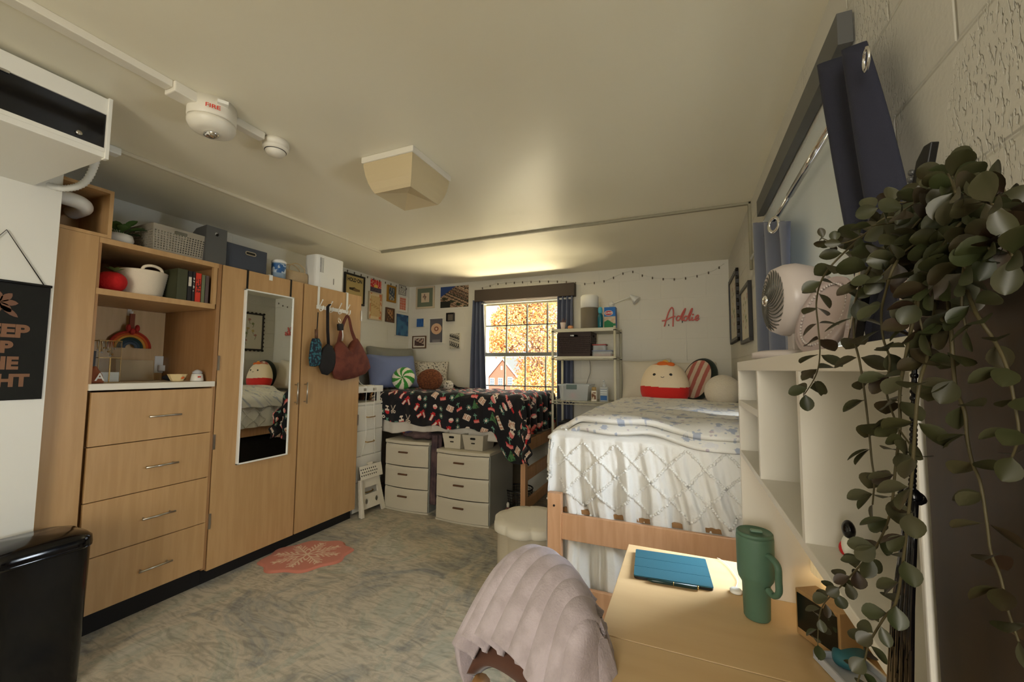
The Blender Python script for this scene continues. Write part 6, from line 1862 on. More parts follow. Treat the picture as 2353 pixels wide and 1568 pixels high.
# things on the hutch
z0_ = HT + .001
fc = px(1822, 690, x=.205); rF = 84 / FPX * (fc - CAM).dot(_f)
root = thing('desk_fan', 'round pale pink table fan with dark spiral grille on the hutch', 'fan', (fc.x, fc.y, z0_))
M['fan_pink'] = mat('pale_pink_plastic', (198, 188, 184), .3)
ad = Vector((-1, -.14, .0)).normalized(); RF = axes(ad)
MB().lathe([(.02, -rF * .95), (rF * .55, -rF * .84), (rF * .87, -rF * .5), (rF, -.0), (rF * .97, rF * .25), (rF * .86, rF * .5), (rF * .82, rF * .5)], fc, RF, 48).build('shell', M['fan_pink'], root)
b = MB()
b.lathe([(rF * .80, rF * .44), (0.0, rF * .44)], fc, RF, 40)
b.build('grille_back', M['black'], root)
b = MB()
for k in range(26):
    pts = []
    for j in range(9):
        f_ = .16 + .68 * j / 8; th = 2 * PI * k / 26 + 1.4 * (j / 8)
        pts.append(fc + RF @ Vector((rF * f_ * math.cos(th), rF * f_ * math.sin(th), rF * (.66 - .24 * f_ ** 2))))
    b.tube(pts, .0013, 5)
b.build('grille', mat('grey_grille', (90, 90, 84), .35, metal=.5), root)
MB().ball(fc + ad * rF * .66, (rF * .16, rF * .16, .006), RF, 20, 8).build('hub', M['chrome'], root)
MB().box(fc.x - .008, fc.x + .012, fc.y - .022, fc.y + .022, z0_ + .012, fc.z - rF * .9).build('stem', M['fan_pink'], root, bevel=.003)
MB().lathe([(.058, 0), (.066, .004), (.066, .014), (.05, .018), (0, .019)], (fc.x - .01, fc.y, z0_), None, 40).build('base', M['fan_pink'], root)
# oval zipped case leaning
M['lilac_leather'] = mat('lilac_leatherette', (172, 156, 152), .4)
root = thing('oval_case', 'lilac oval case with a scalloped rim leaning behind the fan', 'case', (.22, .66, z0_))
cc = px(1900, 728, x=.225); RO = axes(Vector((-.75, -.55, .45)))
sc_ = Matrix.Scale(1, 3)
b = MB(); b.T = Matrix.Translation(cc) @ RO.to_4x4() @ Matrix.Diagonal((.50, .84, .8, 1))
b.lathe([(.0, -.012), (.078, -.012), (.088, -.004), (.090, .008), (.086, .016), (.082, .012), (.078, .018), (.074, .010), (.066, .006), (.0, .006)], (0, 0, 0), None, 64); b.build('shell', M['lilac_leather'], root)
b = MB(); b.T = Matrix.Translation(cc) @ RO.to_4x4() @ Matrix.Diagonal((.50, .84, .8, 1))
for k in range(54): a_ = 2 * PI * k / 54; b.ball((.0705 * math.cos(a_), .0705 * math.sin(a_), .012), .0032, seg=6, rings=4)
b.build('scalloped_rim', M['fan_pink'], root)
# slim stand, navy panel and pink case, leaning side by side
def slab_yz(pts, x_, th):
    return MB().prism(polyyz(pts, x_), (x_, 0, 0), UY, UZ, (th, 0, 0))
root = thing('metal_stand', 'slim black stand with a polished edge behind the trailing stems', 'stand', (.24, .66, z0_))
slab_yz([(1976, 612), (1990, 612), (1962, 792), (1944, 794)], .225, .010).build('post', M['gloss_black'], root, bevel=.001)
slab_yz([(1966, 620), (1976, 620), (1946, 792), (1934, 794)], .224, .006).build('edge', M['chrome'], root, bevel=.001)
q_ = px(1950, 792, x=.225); MB().box(.20, .27, q_.y - .03, q_.y + .02, z0_, z0_ + .005).build('foot', M['gloss_black'], root, bevel=.001)
root = thing('navy_panel', 'dark navy panel standing between the stand and the pink case', 'panel', (.26, .6, z0_))
slab_yz([(2032, 640), (2060, 640), (2066, 784), (1998, 792), (2010, 700)], .245, .008).build('panel', M['navy_dark'], root, bevel=.001)
root = thing('pink_case', 'pale pink rounded case with a row of gold studs on the hutch', 'case', (.2, .5, z0_))
slab_yz([(2050, 600), (2110, 590), (2128, 610), (2128, 768), (2100, 772), (2080, 764), (2072, 745), (2062, 680)], .20, .012).build('case', M['fan_pink'], root, bevel=.003)
b = MB()
for k in range(9):
    f_ = k / 8; b.ball(px(2062 + 16 * f_ + 4, 625 + 110 * f_, x=.199), .0022, seg=8, rings=6)
b.build('studs', M['brass'], root)
# black ridged comb-like stand behind plant
root = thing('hair_brush', 'upright black brush with ridged edge in front of the stucco wall', 'brush', (.30, .50, z0_))
t0_, t1_ = px(2118, 338, x=.28), px(2090, 500, x=.27)
axb = (t0_ - t1_).normalized()
ctr_ = t1_ - axb * .06
sdv = Vector((0, -1, 0)); 
MB().prism([(-.010, -.02), (.012, -.02), (.013, (t0_ - ctr_).length), (.002, (t0_ - ctr_).length), (-.006, (t0_ - ctr_).length - .015)], ctr_, Vector((.3, -1, 0)).normalized(), axb, Vector((1, .3, 0)).normalized() * .010).build('handle', M['black'], root, bevel=.0015)
b = MB()
for k in range(9):
    b.ball(ctr_ + axb * ((t0_ - ctr_).length * .35 + k * .0085) - Vector((.3, -1, 0)).normalized() * .009, .0042, seg=8, rings=6)
b.build('ridges', mat('glossy_grey', (70, 70, 70), .15), root)
MB().box(.265, .32, .47, .53, z0_, z0_ + .01).build('foot', M['black'], root, bevel=.002)

# inside the hutch: figurine, pumpkin card
pf = px(1953, 1282, z=HB + .001)
root = thing('bird_figurine', 'tiny black-headed figurine with white and red body on the lower hutch shelf', 'figurine', pf)
pf = Vector((max(pf.x, .14), pf.y, HB + .001))
MB().ball(pf + Vector((0, 0, .012)), (.007, .008, .012), seg=16, rings=10).build('body', M['white'], root)
MB().ball(pf + Vector((0, 0, .029)), (.006, .0085, .010), seg=16, rings=10).build('head', M['gloss_black'], root)
MB().ball(pf + Vector((-.003, .004, .008)), (.0055, .005, .008), seg=12, rings=8).build('red_front', mat('red_glaze', (196, 30, 34), .3), root)
pf = Vector((.30, .40, HB + .001))
root = thing('pumpkin_tin', 'small orange tin with dark spots at the near end of the hutch shelf', 'tin', pf)
MB().lathe([(.03, 0), (.034, .01), (.034, .05), (.03, .055), (0, .056)], pf, None, 28).build('tin', mat('orange_tin', (204, 128, 40), .5, rgb2=(120, 66, 24), nscale=60, contrast=(.58, .62)), root)

# ------------------------------------------------------------------ on the desk
dz_ = DZ + .001
T = [px(1463, 1270, z=dz_), px(1627, 1292, z=dz_), px(1634, 1360, z=dz_), px(1454, 1328, z=dz_)]
tc_ = sum((p for p in T), Vector()) / 4; u_t = ((T[1] + T[2]) / 2 - (T[0] + T[3]) / 2); wt = u_t.length; u_t.normalize(); v_t = Vector((-u_t.y, u_t.x, 0)); ht_ = ((T[0] + T[1]) / 2 - (T[2] + T[3]) / 2).length
root = thing('tablet', 'tablet in a dark teal folding cover lying on the desk', 'tablet', tc_)
MB().prism(rrect(wt, ht_, .010, 5), tc_, u_t, v_t, (0, 0, .006)).build('body', M['gloss_black'], root)
b = MB()
for k in range(3):
    h3 = ht_ / 3
    b.prism(rrect(wt - .0005, h3 - .0012, .004 if k != 1 else .001, 3, 0, (k - 1) * h3), tc_ + UZ * .0062, u_t, v_t, (0, 0, .0028))
b.build('cover', mat('teal_cover', (30, 84, 98), .55, bump=.1, bscale=500), root)
ps = tc_ - v_t * (ht_ / 2 + .007) + UZ * .0058
root = thing('stylus', 'dark green stylus clipped along the near edge of the tablet', 'stylus', ps)
a_, c_ = ps - u_t * (wt * .32), ps + u_t * (wt * .30)
MB().tube([a_, a_ + u_t * .012, c_], [.002, .0048, .0048], 12).build('barrel', mat('dark_green_gloss', (14, 44, 42), .3), root)
MB().tube([c_, c_ + u_t * .003], .005, 12).tube([ps + u_t * .001, ps + u_t * .0025], .0051, 12).build('ring', M['brass'], root)
tb = px(1744, 1412, z=dz_); tb = Vector((.137, 1.09, dz_)); TS = .74
root = thing('tumbler', 'sage green insulated tumbler with side handle on the desk', 'tumbler', tb)
M['sage'] = mat('sage_powder_coat', (86, 118, 98), .5, bump=.05, bscale=600)
hT = .245
MB().lathe([(.0, 0), (.033, 0), (.0355, .004), (.038, .10), (.047, .115), (.050, .13), (.051, hT - .012), (.050, hT - .004)], tb, Matrix.Identity(3) * TS, 44).build('body', M['sage'], root)
MB().lathe([(.050, hT - .004), (.0495, hT + .004), (.046, hT + .008), (.043, hT + .004), (.0, hT + .004)], tb, Matrix.Identity(3) * TS, 44).build('lid', M['sage'], root)
MB().box(tb.x - .009, tb.x + .016, tb.y - .006, tb.y + .006, tb.z + TS * hT + .003, tb.z + TS * hT + .009).build('lid_tab', mat('pale_sage', (120, 150, 130), .4), root, bevel=.003)
hd = Vector((.55, -.83, 0)).normalized()
pts = catmull([tb + hd * .048 + UZ * (hT - .045), tb + hd * .066 + UZ * (hT - .047), tb + hd * .084 + UZ * (hT - .062), tb + hd * .085 + UZ * (hT - .10), tb + hd * .084 + UZ * (hT - .132), tb + hd * .066 + UZ * (hT - .150), tb + hd * .044 + UZ * (hT - .142)], 6)
MB().tube([tb + (p - tb) * TS for p in pts], .0075, 10, flat=.8).build('handle', M['sage'], root)
root = thing('watch_charger', 'small white round charging puck with a thin cable on the desk', 'charger', px(1702, 1364, z=dz_))
cp = px(1702, 1364, z=dz_); cp.x = min(cp.x, .105)
MB().lathe([(.013, 0), (.014, .002), (.014, .006), (.012, .008), (0, .008)], cp, None, 28).build('puck', M['plastic_white'], root)
pts = catmull([cp + Vector((0, .012, .004)), px(1694, 1330, z=dz_ + .003), px(1672, 1300, z=dz_ + .003), px(1655, 1286, z=dz_ + .003), px(1648, 1283, z=dz_ + .003)], 6)
MB().tube(pts, .001, 6).build('cable', M['plastic_white'], root)
# pleated lamp under the hutch
lp = Vector((.305, 1.13, dz_))
root = thing('desk_lamp', 'glowing cream pleated lamp under the hutch behind the tumbler', 'lamp', lp)
MB().lathe([(.0, 0), (.044, 0), (.049, .010), (.047, .05), (.035, .08), (.012, .09), (.010, .11)], lp, None, 36).build('base', M['offwhite'], root)
MB().lathe([(.054, .10), (.052, .17), (.048, .275)], lp, None, 120, mod=lambda th, h: 1 + .022 * math.cos(30 * th), close=False).build('shade', mat('lit_pleated_shade', (236, 210, 160), .7, emit=.3), root)
pl_ = bpy.data.lights.new('lamp_glow', 'POINT'); po = bpy.data.objects.new('lamp_glow', pl_); COL.objects.link(po); po.location = lp + UZ * .15; pl_.energy = .15; pl_.color = (1, .82, .5); pl_.shadow_soft_size = .03; po.parent = root; po.matrix_parent_inverse = world(root).inverted()
# round white dish, photo cube, box, case, tray
Rz = Matrix.Rotation(.55, 3, 'Z')
root = thing('photo_cube', 'wooden photo cube with a dark photograph leaning under the hutch', 'photo cube', (.2, .78, dz_))
cpc = Vector((.252, 1.03, dz_ + .047))
MB().obox(cpc, (.05, .10, .092), Rz).build('cube', M['wood'], root, bevel=.002)
MB().obox(cpc + Rz @ Vector((-.0258, 0, .004)), (.001, .090, .070), Rz).build('photo', mat('dark_photo', (16, 18, 14), .2, rgb2=(44, 58, 40), nscale=40, contrast=(.6, .66)), root)
root = thing('lavender_box', 'lavender box lying behind the photo cube on the desk', 'box', (.24, .68, dz_))
lvb = px(1952, 1452, z=dz_ + .022)
MB().obox((lvb.x, lvb.y, dz_ + .022), (.075, .045, .044), Matrix.Rotation(-.2, 3, 'Z')).build('box', mat('lavender_card', (168, 156, 190), .6), root, bevel=.002)
MB().obox((lvb.x, lvb.y, dz_ + .0445), (.075, .005, .001), Matrix.Rotation(-.2, 3, 'Z')).build('seam', mat('purple_line', (96, 84, 120), .6), root)
root = thing('glasses_case', 'teal glasses case on the desk below the hutch', 'case', (.2, .60, dz_))
b = MB(); tcs = px(1950, 1500, z=dz_ + .018); b.ball((tcs.x, tcs.y, dz_ + .0165), (.022, .045, .016), Matrix.Rotation(-.5, 3, 'Z'), 28, 14, power=.75); b.build('case', mat('teal_vinyl', (58, 120, 136), .45), root)
root = thing('wooden_block', 'small wooden block on the desk near the teal case', 'block', (.2, .6, dz_))
root = root
wbk = px(2010, 1480, z=dz_ + .02); MB().box(wbk.x - .02, wbk.x + .05, wbk.y - .02, wbk.y + .03, dz_, dz_ + .03).build('body', M['wood'], root, bevel=.003)
tr = px(1905, 1540, z=dz_)
root = thing('white_tray', 'shallow white plastic tray near the bottom of the picture', 'tray', tr)
t0_ = px(1868, 1512, z=dz_); t1_ = px(1935, 1516, z=dz_)
ut = (t1_ - t0_); ut.z = 0; ut.normalize(); vt_ = Vector((ut.y, -ut.x, 0))
o_ = t0_
b = MB(); W2, H2 = .085, .12
b.prism([(0, 0), (W2, 0), (W2, H2), (0, H2)], o_, ut, vt_, (0, 0, .003))
for pp in ([(0, 0), (W2, 0), (W2, .005), (0, .005)], [(0, H2 - .005), (W2, H2 - .005), (W2, H2), (0, H2)], [(0, 0), (.005, 0), (.005, H2), (0, H2)], [(W2 - .005, 0), (W2, 0), (W2, H2), (W2 - .005, H2)]): b.prism(pp, o_ + UZ * .003, ut, vt_, (0, 0, .012))
b.build('tray', mat('bluish_white_plastic', (206, 212, 226), .3), root, bevel=.001)

# ------------------------------------------------------------------ chair with ribbed faux-fur throw
chp = Vector((-.46, .72, 0))
root = thing('desk_chair', 'brown round-backed chair pulled up to the desk beneath the lilac throw', 'chair', chp)
M['brown_velvet'] = mat('brown_velvet', (84, 50, 34), .9, sheen=.3)
MB().lathe([(.0, .40), (.20, .40), (.22, .42), (.22, .47), (.20, .49), (0, .495)], chp + Vector((-.0, .05, 0)), None, 40).build('seat', M['brown_velvet'], root)
RG = [px(1244, 1325, z=.83), px(1290, 1326, z=.845), px(1345, 1385, z=.84), px(1378, 1470, z=.80)]
RG = [px(1238, 1322, z=.80), px(1275, 1316, z=.82), px(1330, 1362, z=.82), px(1368, 1425, z=.81), px(1384, 1500, z=.78)]
HM = [px(1075, 1530, z=.66), px(1120, 1500, z=.70), px(1200, 1530, z=.72), px(1285, 1620, z=.70), px(1340, 1680, z=.68)]
RGc = catmull(RG, 12); HMc = catmull(HM, 12)
def samp(L_, s_):
    q_ = s_ * (len(L_) - 1); i = min(int(q_), len(L_) - 2); return L_[i].lerp(L_[i + 1], q_ - i)
NRIB = 8
def throw(s_, t_):
    A, B = samp(RGc, s_), samp(HMc, s_)
    tt = t_
    if tt < 0:
        p = A + UZ * (tt * .22) + Vector((.055 * math.sin(min(1, -tt * 2) * PI / 2) * .5, .0, 0))
    else:
        p = A.lerp(B, tt) + UZ * (.055 * math.sin(PI * min(1, tt) ** .8))
    along = (samp(RGc, min(1, s_ + .02)) - samp(RGc, max(0, s_ - .02))).normalized()
    down = (B - A).normalized(); n_ = down.cross(along).normalized()
    if n_.z < 0: n_ = -n_
    edge = min(s_, 1 - s_)
    p -= UZ * (.05 * (1 - min(1, edge / .08)) ** 2)
    f8 = (NRIB * s_) % 1; rib = math.sqrt(max(0, 1 - (2 * f8 - 1) ** 2))
    return p + n_ * (.040 * rib)
M['fur'] = mat('lilac_faux_fur', (192, 180, 186), .95, rgb2=(176, 164, 168), nscale=26, bump=.5, bscale=240, bdist=.003, sheen=.2, detail=6)
q = MB(); q.sheet(throw, 320, 100, a=(0, 1), b=(-.35, 1.0))
tag(q.build('faux_fur_throw', M['fur'], thick=.022, off=-1), 'lilac ribbed faux-fur throw draped over the chair at the desk', 'throw')
# back rest under the throw
q = MB()
q.sheet(lambda s_, t_: samp(RGc, .06 + .88 * s_).lerp(samp(HMc, .06 + .88 * s_), .02 + .9 * t_) - UZ * (.045 - .05 * math.sin(PI * t_)), 30, 16)
q.build('backrest', M['brown_velvet'], root, thick=.03)
for k in range(4):
    a_ = PI / 4 + k * PI / 2
    MB().tube([chp + Vector((.13 * math.cos(a_), .05 + .13 * math.sin(a_), .41)), chp + Vector((.2 * math.cos(a_), .05 + .2 * math.sin(a_), 0))], [.016, .010], 10).build('leg', M['wood_in'], root)
sp_ = samp(HMc, .5)
MB().tube([chp + Vector((-.10, .10, .45)), sp_ + Vector((0, 0, -.06))], .02, 10).tube([chp + Vector((-.06, .16, .45)), samp(HMc, .2) + Vector((0, 0, -.06))], .02, 10).build('back_support', M['wood_in'], root)

# ------------------------------------------------------------------ cabinet and trailing plant at the right
M['dark_cab'] = mat('dark_brown_laminate', (56, 42, 28), .5, rgb2=(46, 36, 24), nscale=4, stretch=(10, 10, 1))
CT = 1.368
root = thing('tall_cabinet', 'dark brown cabinet on the desk at the right edge carrying the plant', 'cabinet', (.25, .1, DZ))
MB().box(.127, XR - .006, -.45, YC - .004, DZ + .001, CT - .02).build('body', M['dark_cab'], root, bevel=.001)
MB().box(.125, XR - .006, -.453, YC, CT - .02, CT).build('top_board', M['dark_cab'], root, bevel=.001)

M['euc'] = mat('eucalyptus_leaf', (46, 52, 26), .42, rgb2=(66, 62, 42), nscale=24, contrast=(.35, .65))
M['euc_dark'] = mat('eucalyptus_leaf_red', (48, 34, 22), .45, rgb2=(52, 52, 28), nscale=20)
M['euc_stem'] = mat('eucalyptus_stem', (74, 66, 40), .6)
root = thing('trailing_plant', 'artificial eucalyptus with long trailing stems hanging at the right edge', 'plant', (.24, .16, CT))
MB().lathe([(.045, 0), (.055, .004), (.062, .075), (.058, .075), (.05, .06), (0, .06)], (.265, .13, CT + .001), None, 36).build('pot', M['ceramic'], root)


def leaf2(mb, p, d, n_, ln, wd, mi, notch=0):
    d = Vector(d).normalized(); n_ = Vector(n_); n_ = n_ - d * n_.dot(d)
    n_ = n_.normalized() if n_.length > 1e-3 else d.orthogonal().normalized()
    s_ = d.cross(n_); vs = []; prof = [(0, .03), (.08, .22), (.2, .58), (.35, .86), (.52, 1), (.7, .95), (.85, .70), (.95, .38), (1, .04)]
    for t_, w_ in prof:
        for k in (-1, -.5, 0, .5, 1):
            vs.append(Vector(p) + d * ln * t_ + s_ * (wd / 2 * w_ * k) + n_ * (.14 * wd * (k * k * w_ * 1.0 - t_ * t_ * 1.2)))
    fs = [(i * 5 + k, i * 5 + k + 1, i * 5 + k + 6, i * 5 + k + 5) for i in range(len(prof) - 1) for k in range(4)]
    mb.add(vs, fs, mi, True)


def vine(pix, x_, size, seed, taper=.75, step=.0125, toward=None):
    rnd = random.Random(seed)
    xs = x_ if isinstance(x_, list) else [x_] * len(pix)
    pts = catmull([px(a, c, x=xx_) for (a, c), xx_ in zip(pix, xs)], 8)
    b = MB(); b.tube(pts, [.0008 * (1 - .5 * i / len(pts)) for i in range(len(pts))], 6, mi=2)
    acc = 0; side = rnd.random() * PI
    tot = sum((pts[i + 1] - pts[i]).length for i in range(len(pts) - 1)); run = 0
    for i in range(1, len(pts)):
        sg_ = (pts[i] - pts[i - 1]).length; acc += sg_; run += sg_
        if acc < step: continue
        acc = 0; side += PI / 2 + rnd.uniform(-.35, .35)
        t = (pts[i] - pts[i - 1]).normalized(); a = t.orthogonal().normalized(); c = t.cross(a)
        k_ = size * (1 - (1 - taper) * run / tot) * rnd.uniform(.85, 1.15)
        for s_ in (0, PI):
            o_ = a * math.cos(side + s_) + c * math.sin(side + s_)
            if o_.x > .75 and pts[i].y < .31: o_.x *= -.4
            d = (o_ + t * rnd.uniform(.15, .6)).normalized()
            n_ = t * -1 + Vector((rnd.uniform(-.5, .5), rnd.uniform(-.5, .5), rnd.uniform(-.3, .3)))
            leaf2(b, pts[i] + o_ * .001, d, n_, k_, k_ * rnd.uniform(.62, .85), 0 if rnd.random() > .35 else 1)
    leaf2(b, pts[-1], (pts[-1] - pts[-2]), Vector((-1, 0, .3)), size * taper, size * taper * .6, 0)
    return b.build('vine', [M['euc'], M['euc_dark'], M['euc_stem']], root)


X1 = .098
vine([(2080, 470), (2010, 520), (1930, 590), (1890, 640), (1876, 694), (1880, 751), (1884, 809), (1876, 860), (1850, 905)], [.17, .14, .11, .10, .10, .10, .10, .10, .10], 0.0179, 1)
vine([(2120, 480), (2060, 540), (2013, 598), (1986, 640), (1966, 694), (1962, 770), (1975, 830), (1986, 900), (1996, 985), (2003, 1057), (2009, 1104), (2005, 1160)], [.16, .13, .11] + [X1] * 9, 0.0166, 2)
vine([(2150, 500), (2100, 560), (2057, 608), (2034, 675), (2025, 722), (2030, 780), (2045, 830), (2037, 900), (2062, 977), (2090, 1020)], [.15, .12, .10] + [X1] * 7, 0.0142, 3)
vine([(2130, 560), (2105, 700), (2085, 800), (2068, 900), (2068, 985), (2058, 1070), (2050, 1155), (2037, 1207), (2010, 1262), (1984, 1292), (1937, 1343), (1892, 1390), (1881, 1432), (1879, 1492)], [.12, .10] + [X1] * 12, 0.0132, 4)
vine([(2160, 620), (2135, 800), (2110, 900), (2095, 1100), (2080, 1250), (2060, 1380), (2033, 1418), (2006, 1462), (1995, 1484), (1987, 1517), (1973, 1560), (1960, 1610)], [.12, .105] + [.096] * 10, 0.0118, 5)
vine([(2190, 560), (2234, 700), (2280, 776), (2302, 815), (2318, 860), (2331, 926), (2341, 998), (2325, 1052)], [.13] + [.108] * 7, 0.0124, 6, step=.010)
vine([(2170, 600), (2185, 760), (2195, 887), (2216, 945), (2222, 1006), (2234, 1063), (2253, 1113), (2268, 1205), (2277, 1270), (2299, 1326), (2316, 1402), (2341, 1475)], [.125] + [.108] * 11, 0.0125, 7, step=.011)
vine([(2130, 520), (2040, 500), (1985, 540), (1930, 560), (1890, 548)], [.15, .13, .12, .11, .11], 0.0121, 8)
vine([(2180, 520), (2100, 470), (2040, 470), (2000, 490)], [.17, .15, .14, .14], 0.0139, 9, taper=.95)
vine([(2240, 520), (2170, 480), (2120, 500), (2070, 560)], [.17, .14, .12, .11], 0.0146, 10, taper=.95)
vine([(2330, 560), (2260, 500), (2200, 520), (2150, 600), (2140, 660)], [.17, .13, .115, .105, .10], 0.0134, 11, taper=.95)
vine([(2300, 540), (2290, 470), (2240, 430)], [.16, .15, .15], 0.0157, 12, taper=1)
vine([(2320, 560), (2330, 500), (2300, 420)], [.17, .16, .16], 0.0164, 13, taper=1)
vine([(2350, 560), (2300, 560), (2240, 600), (2210, 680), (2220, 760)], [.15, .12, .112, .108, .108], 0.0121, 14)
vine([(2400, 560), (2360, 500), (2345, 470)], [.17, .17, .17], 0.0146, 15, taper=1)
vine([(2230, 560), (2160, 540), (2090, 570), (2040, 620), (2010, 650)], [.15, .125, .11, .10, .10], 0.0134, 16, taper=.9)
vine([(2260, 540), (2180, 560), (2130, 620), (2110, 700), (2120, 760)], [.14, .12, .105, .10, .10], 0.0134, 17, taper=.9)
vine([(2200, 480), (2150, 440), (2110, 440)], [.17, .16, .16], 0.0146, 18, taper=.95)

rv = random.Random(44)
for k in range(16):
    u0_, v0_ = rv.uniform(2180, 2340), rv.uniform(500, 580); u2, v2 = rv.uniform(1990, 2330), rv.uniform(430, 660)
    xa_ = rv.uniform(.14, .17)
    vine([(u0_, v0_), ((u0_ + u2) / 2 + rv.uniform(-30, 30), min(v0_, v2) - rv.uniform(0, 60)), (u2, v2)], [xa_, xa_ - .015, max(.104, xa_ - .05)], rv.uniform(.0115, .014), 100 + k, taper=.95, step=.010)

# black beaded cord with tassel
root = thing('black_tassel', 'long glossy black tassel on a knotted cord hanging beside the brown cabinet', 'tassel', px(2098, 800, x=.112))
tx = .109
b = MB(); pts = [px(a, c, x=tx) for a, c in ((2103, 780), (2100, 900), (2099, 1000), (2098, 1060), (2096, 1130))]
b.tube(pts, .0012, 8)
pts = catmull(pts, 14)
for p in pts[::2]: b.ball(p, .0018, seg=8, rings=6)
b.build('cord', M['gloss_black'], root)
kn = px(2096, 1142, x=tx)
MB().ball(kn, (.004, .0045, .0048), seg=16, rings=10).tube([kn + Vector((.0045 * math.cos(a_), .0045 * math.sin(a_), .002 * math.sin(a_))) for a_ in [2 * PI * i / 16 for i in range(17)]], .0012, 6).build('knot', M['gloss_black'], root)
b = MB()
for k in range(22):
    f_ = (k + .5) / 22; q0 = px(2088 + 16 * f_, 1152, x=tx + .002 * math.sin(k * 2.4)); q1 = px(2052 + 44 * f_, 1400, x=tx + .003 * math.sin(k * 2.4)); q2 = px(2038 + 56 * f_, 1640, x=tx + .003 * math.sin(k * 1.4))
    b.tube([q0, q0.lerp(q1, .5) + Vector((0, 0, 0)), q1, q2], .0013, 6)
b.build('strands', M['gloss_black'], root)

# ------------------------------------------------------------------ outside the far window
tag(MB().box(-60, 60, YW + 1, 120, -4.2, -4.0).build('lawn', mat('autumn_grass', (120, 124, 70), .9, rgb2=(160, 130, 70), nscale=.6)), 'autumn lawn far below outside the window', 'lawn')
bpy.data.objects['lawn']['kind'] = 'structure'
GY = 80.0
def g(u_, v_): p = px(u_, v_, y=GY); return (p.x, p.z)
root = thing('brick_house', 'red brick gabled house with white trim seen through the lower panes', 'house', (px(1145, 900, y=GY).x, GY, -4))
pk = g(1156, 822); le = g(1085, 905); re = g(1196, 872)
slope = (pk[1] - re[1]) / (re[0] - pk[0])
hwx = re[0] - pk[0]
brick = mat('red_brick', (164, 92, 66), .8)
n, L = brick.node_tree.nodes, brick.node_tree.links
bt_ = n.new('ShaderNodeTexBrick'); bt_.inputs['Scale'].default_value = 4; bt_.inputs['Color1'].default_value = lin((170, 96, 70)); bt_.inputs['Color2'].default_value = lin((150, 84, 62)); bt_.inputs['Mortar'].default_value = lin((186, 160, 140))
tc = n.new('ShaderNodeTexCoord'); sx = n.new('ShaderNodeSeparateXYZ'); cx = n.new('ShaderNodeCombineXYZ')
L.new(tc.outputs['Object'], sx.inputs[0]); L.new(sx.outputs[0], cx.inputs[0]); L.new(sx.outputs[2], cx.inputs[1]); L.new(cx.outputs[0], bt_.inputs['Vector']); L.new(bt_.outputs['Color'], n['Principled BSDF'].inputs['Base Color'])
b = MB(); ez = re[1] - 0.2
hl_ = hwx * 1.05
b.prism([(pk[0] - hl_, -4), (pk[0] + hl_, -4), (pk[0] + hl_, pk[1] - hl_ * slope), (pk[0], pk[1]), (pk[0] - hl_, pk[1] - hl_ * slope)], (0, GY, 0), UX, UZ, (0, 14, 0))
b.box(pk[0] - hl_ - 24, pk[0] - hl_, GY + 3.5, GY + 13, -4, pk[1] - hl_ * slope)
b.build('walls', brick, root)
b = MB(); ov = .6
for s_ in (-1, 1):
    b.prism([(pk[0], pk[1] + .15), (pk[0] + s_ * (hl_ + ov), pk[1] + .15 - (hl_ + ov) * slope), (pk[0] + s_ * (hl_ + ov), pk[1] - .1 - (hl_ + ov) * slope), (pk[0], pk[1] - .1)], (0, GY - .3, 0), UX, UZ, (0, 9.5, 0))
e0 = pk[1] - hl_ * slope
b.add([(pk[0] - hl_ - 24, GY + 3.2, e0), (pk[0] - hl_ + 1, GY + 3.2, e0), (pk[0] - hl_ + 1, GY + 9, e0 + 5), (pk[0] - hl_ - 24, GY + 9, e0 + 5)], [(0, 1, 2, 3)])
b.build('roof', mat('grey_shingles', (132, 134, 128), .8), root)
b = MB()
for s_ in (-1, 1): b.prism([(pk[0], pk[1] + .02), (pk[0] + s_ * (hl_ + ov), pk[1] + .05 - (hl_ + ov) * slope), (pk[0] + s_ * (hl_ + ov), pk[1] - .45 - (hl_ + ov) * slope), (pk[0], pk[1] - .45)], (0, GY - .34, 0), UX, UZ, (0, .05, 0))
b.build('gable_trim', M['white'], root)
for uc, vc in ((1131, 878), (1150, 878), (1172, 876), (1128, 905), (1150, 905)):
    wx, wz2 = g(uc, vc); q = MB().box(wx - .55, wx + .55, GY - .06, GY - .01, wz2 - .85, wz2 + .85).build('window', M['white'], root)
    q2 = MB()
    for i in range(2):
        for j in range(3): q2.box(wx - .46 + i * .48, wx - .04 + i * .48, GY - .075, GY - .06, wz2 - .76 + j * .52, wz2 - .30 + j * .52)
    q2.build('pane', mat('house_glass', (110, 124, 136), .2), q)
wx, wz2 = g(1153, 846); MB().box(wx - .2, wx + .2, GY - .06, GY - .01, wz2 - .4, wz2 + .4).build('attic_vent', M['white'], root)

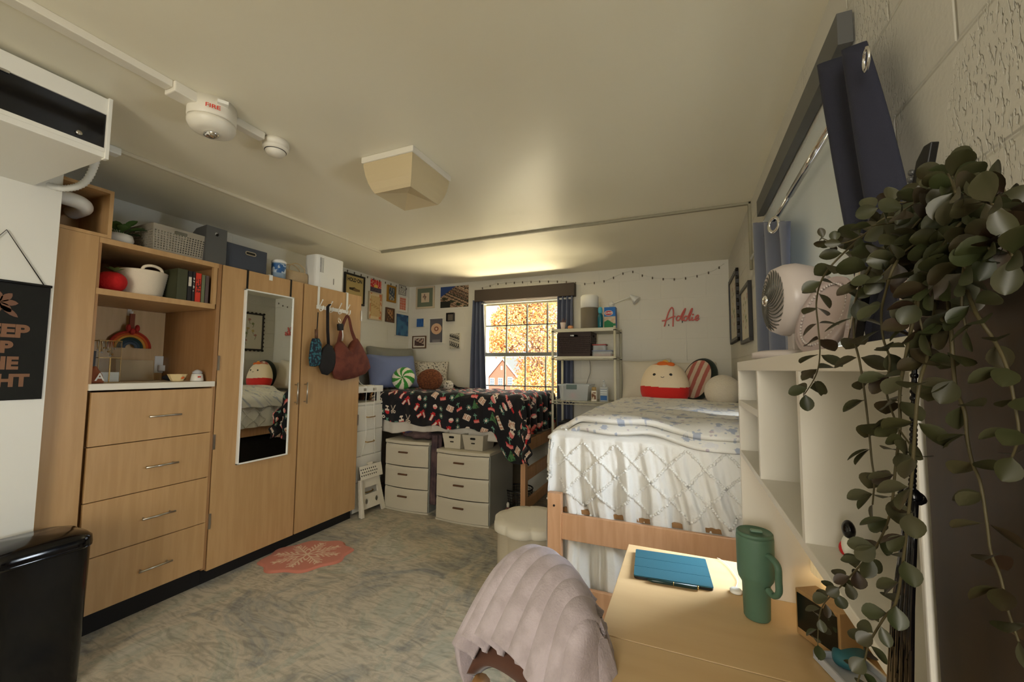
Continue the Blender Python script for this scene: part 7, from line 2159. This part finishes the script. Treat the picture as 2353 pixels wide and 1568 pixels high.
M['leaf_orange'] = mat('orange_leaves', (240, 170, 88), .6, rgb2=(246, 200, 122), nscale=1.2, contrast=(.35, .65), trans=0)
M['leaf_red'] = mat('rust_leaves', (226, 140, 76), .6)
M['leaf_gold'] = mat('gold_leaves', (248, 220, 160), .6)
M['bark'] = mat('tree_bark', (160, 128, 104), .9)
def tree(label, base, hgt, blobs, nleaf, lsz, seed, name='maple_tree'):
    rnd = random.Random(seed); root = thing(name, label, 'tree', base)
    base = Vector(base); b = MB()
    top = base + Vector((.2, 0, hgt * .8))
    b.tube(catmull([base, base + Vector((.1, .1, hgt * .4)), top], 5), [.10 - .007 * i for i in range(11)], 8)
    for c_, r_ in blobs:
        c_ = Vector(c_); j = base.lerp(top, rnd.uniform(.35, .8))
        b.tube(catmull([j, j.lerp(c_, .5) + Vector((0, 0, .3)), c_], 4), [.045, .04, .035, .03, .026, .022, .018, .014, .01], 6)
        for k in range(9):
            e_ = c_ + Vector((rnd.gauss(0, 1), rnd.gauss(0, 1), rnd.gauss(0, 1))).normalized() * r_
            b.tube([j.lerp(c_, .6), j.lerp(c_, .8).lerp(e_, .5), e_], [.014, .010, .004], 5)
    b.build('trunk', M['bark'], root)
    lf = MB(); n_ = len(blobs)
    for k in range(nleaf):
        c_, r_ = blobs[rnd.randrange(n_)]
        d = Vector((rnd.gauss(0, 1), rnd.gauss(0, 1), rnd.gauss(0, 1))).normalized() * r_ * rnd.random() ** .45
        p = Vector(c_) + d; a = Vector((rnd.gauss(0, 1), rnd.gauss(0, 1), rnd.gauss(0, 1))).normalized(); c2 = a.orthogonal().normalized(); s_ = lsz * rnd.uniform(.6, 1.3)
        lf.add([p, p + a * s_ * .5 + c2 * s_ * .4, p + a * s_, p + a * s_ * .5 - c2 * s_ * .4], [(0, 1, 2, 3)], rnd.choice([0, 0, 0, 1, 2]))
    o = lf.build('foliage', [M['leaf_orange'], M['leaf_red'], M['leaf_gold']], root); o['kind'] = 'stuff'
def blob(u_, v_, y_, r_): return (px(u_, v_, y=y_), r_)
tree('large orange autumn maple filling the far window', px(1225, 1050, y=11), 6.5,
     [blob(1185, 725, 11, .62), blob(1215, 705, 11, .75), blob(1250, 730, 11.5, .8), blob(1200, 765, 11, .8), blob(1150, 735, 10.6, .30), blob(1160, 775, 10.5, .62), blob(1240, 780, 11, .9), blob(1275, 700, 12, .8), blob(1140, 790, 10.5, .4),
      blob(1225, 850, 11.5, .6), blob(1250, 880, 11, .75), blob(1215, 900, 11, .55), blob(1285, 840, 12, .8), blob(1270, 900, 11, .8), blob(1230, 660, 11, .8), blob(1180, 690, 11, .5), blob(1200, 650, 11, .7)], 26000, .055, 5)
tree('paler orange tree further off behind the maple', px(1265, 930, y=40), 9, [blob(1260, 830, 40, 2.6), blob(1235, 860, 40, 2.0), blob(1215, 880, 41, 1.4), blob(1290, 880, 40, 2.8), blob(1300, 800, 40, 3.0)], 6000, .28, 9)
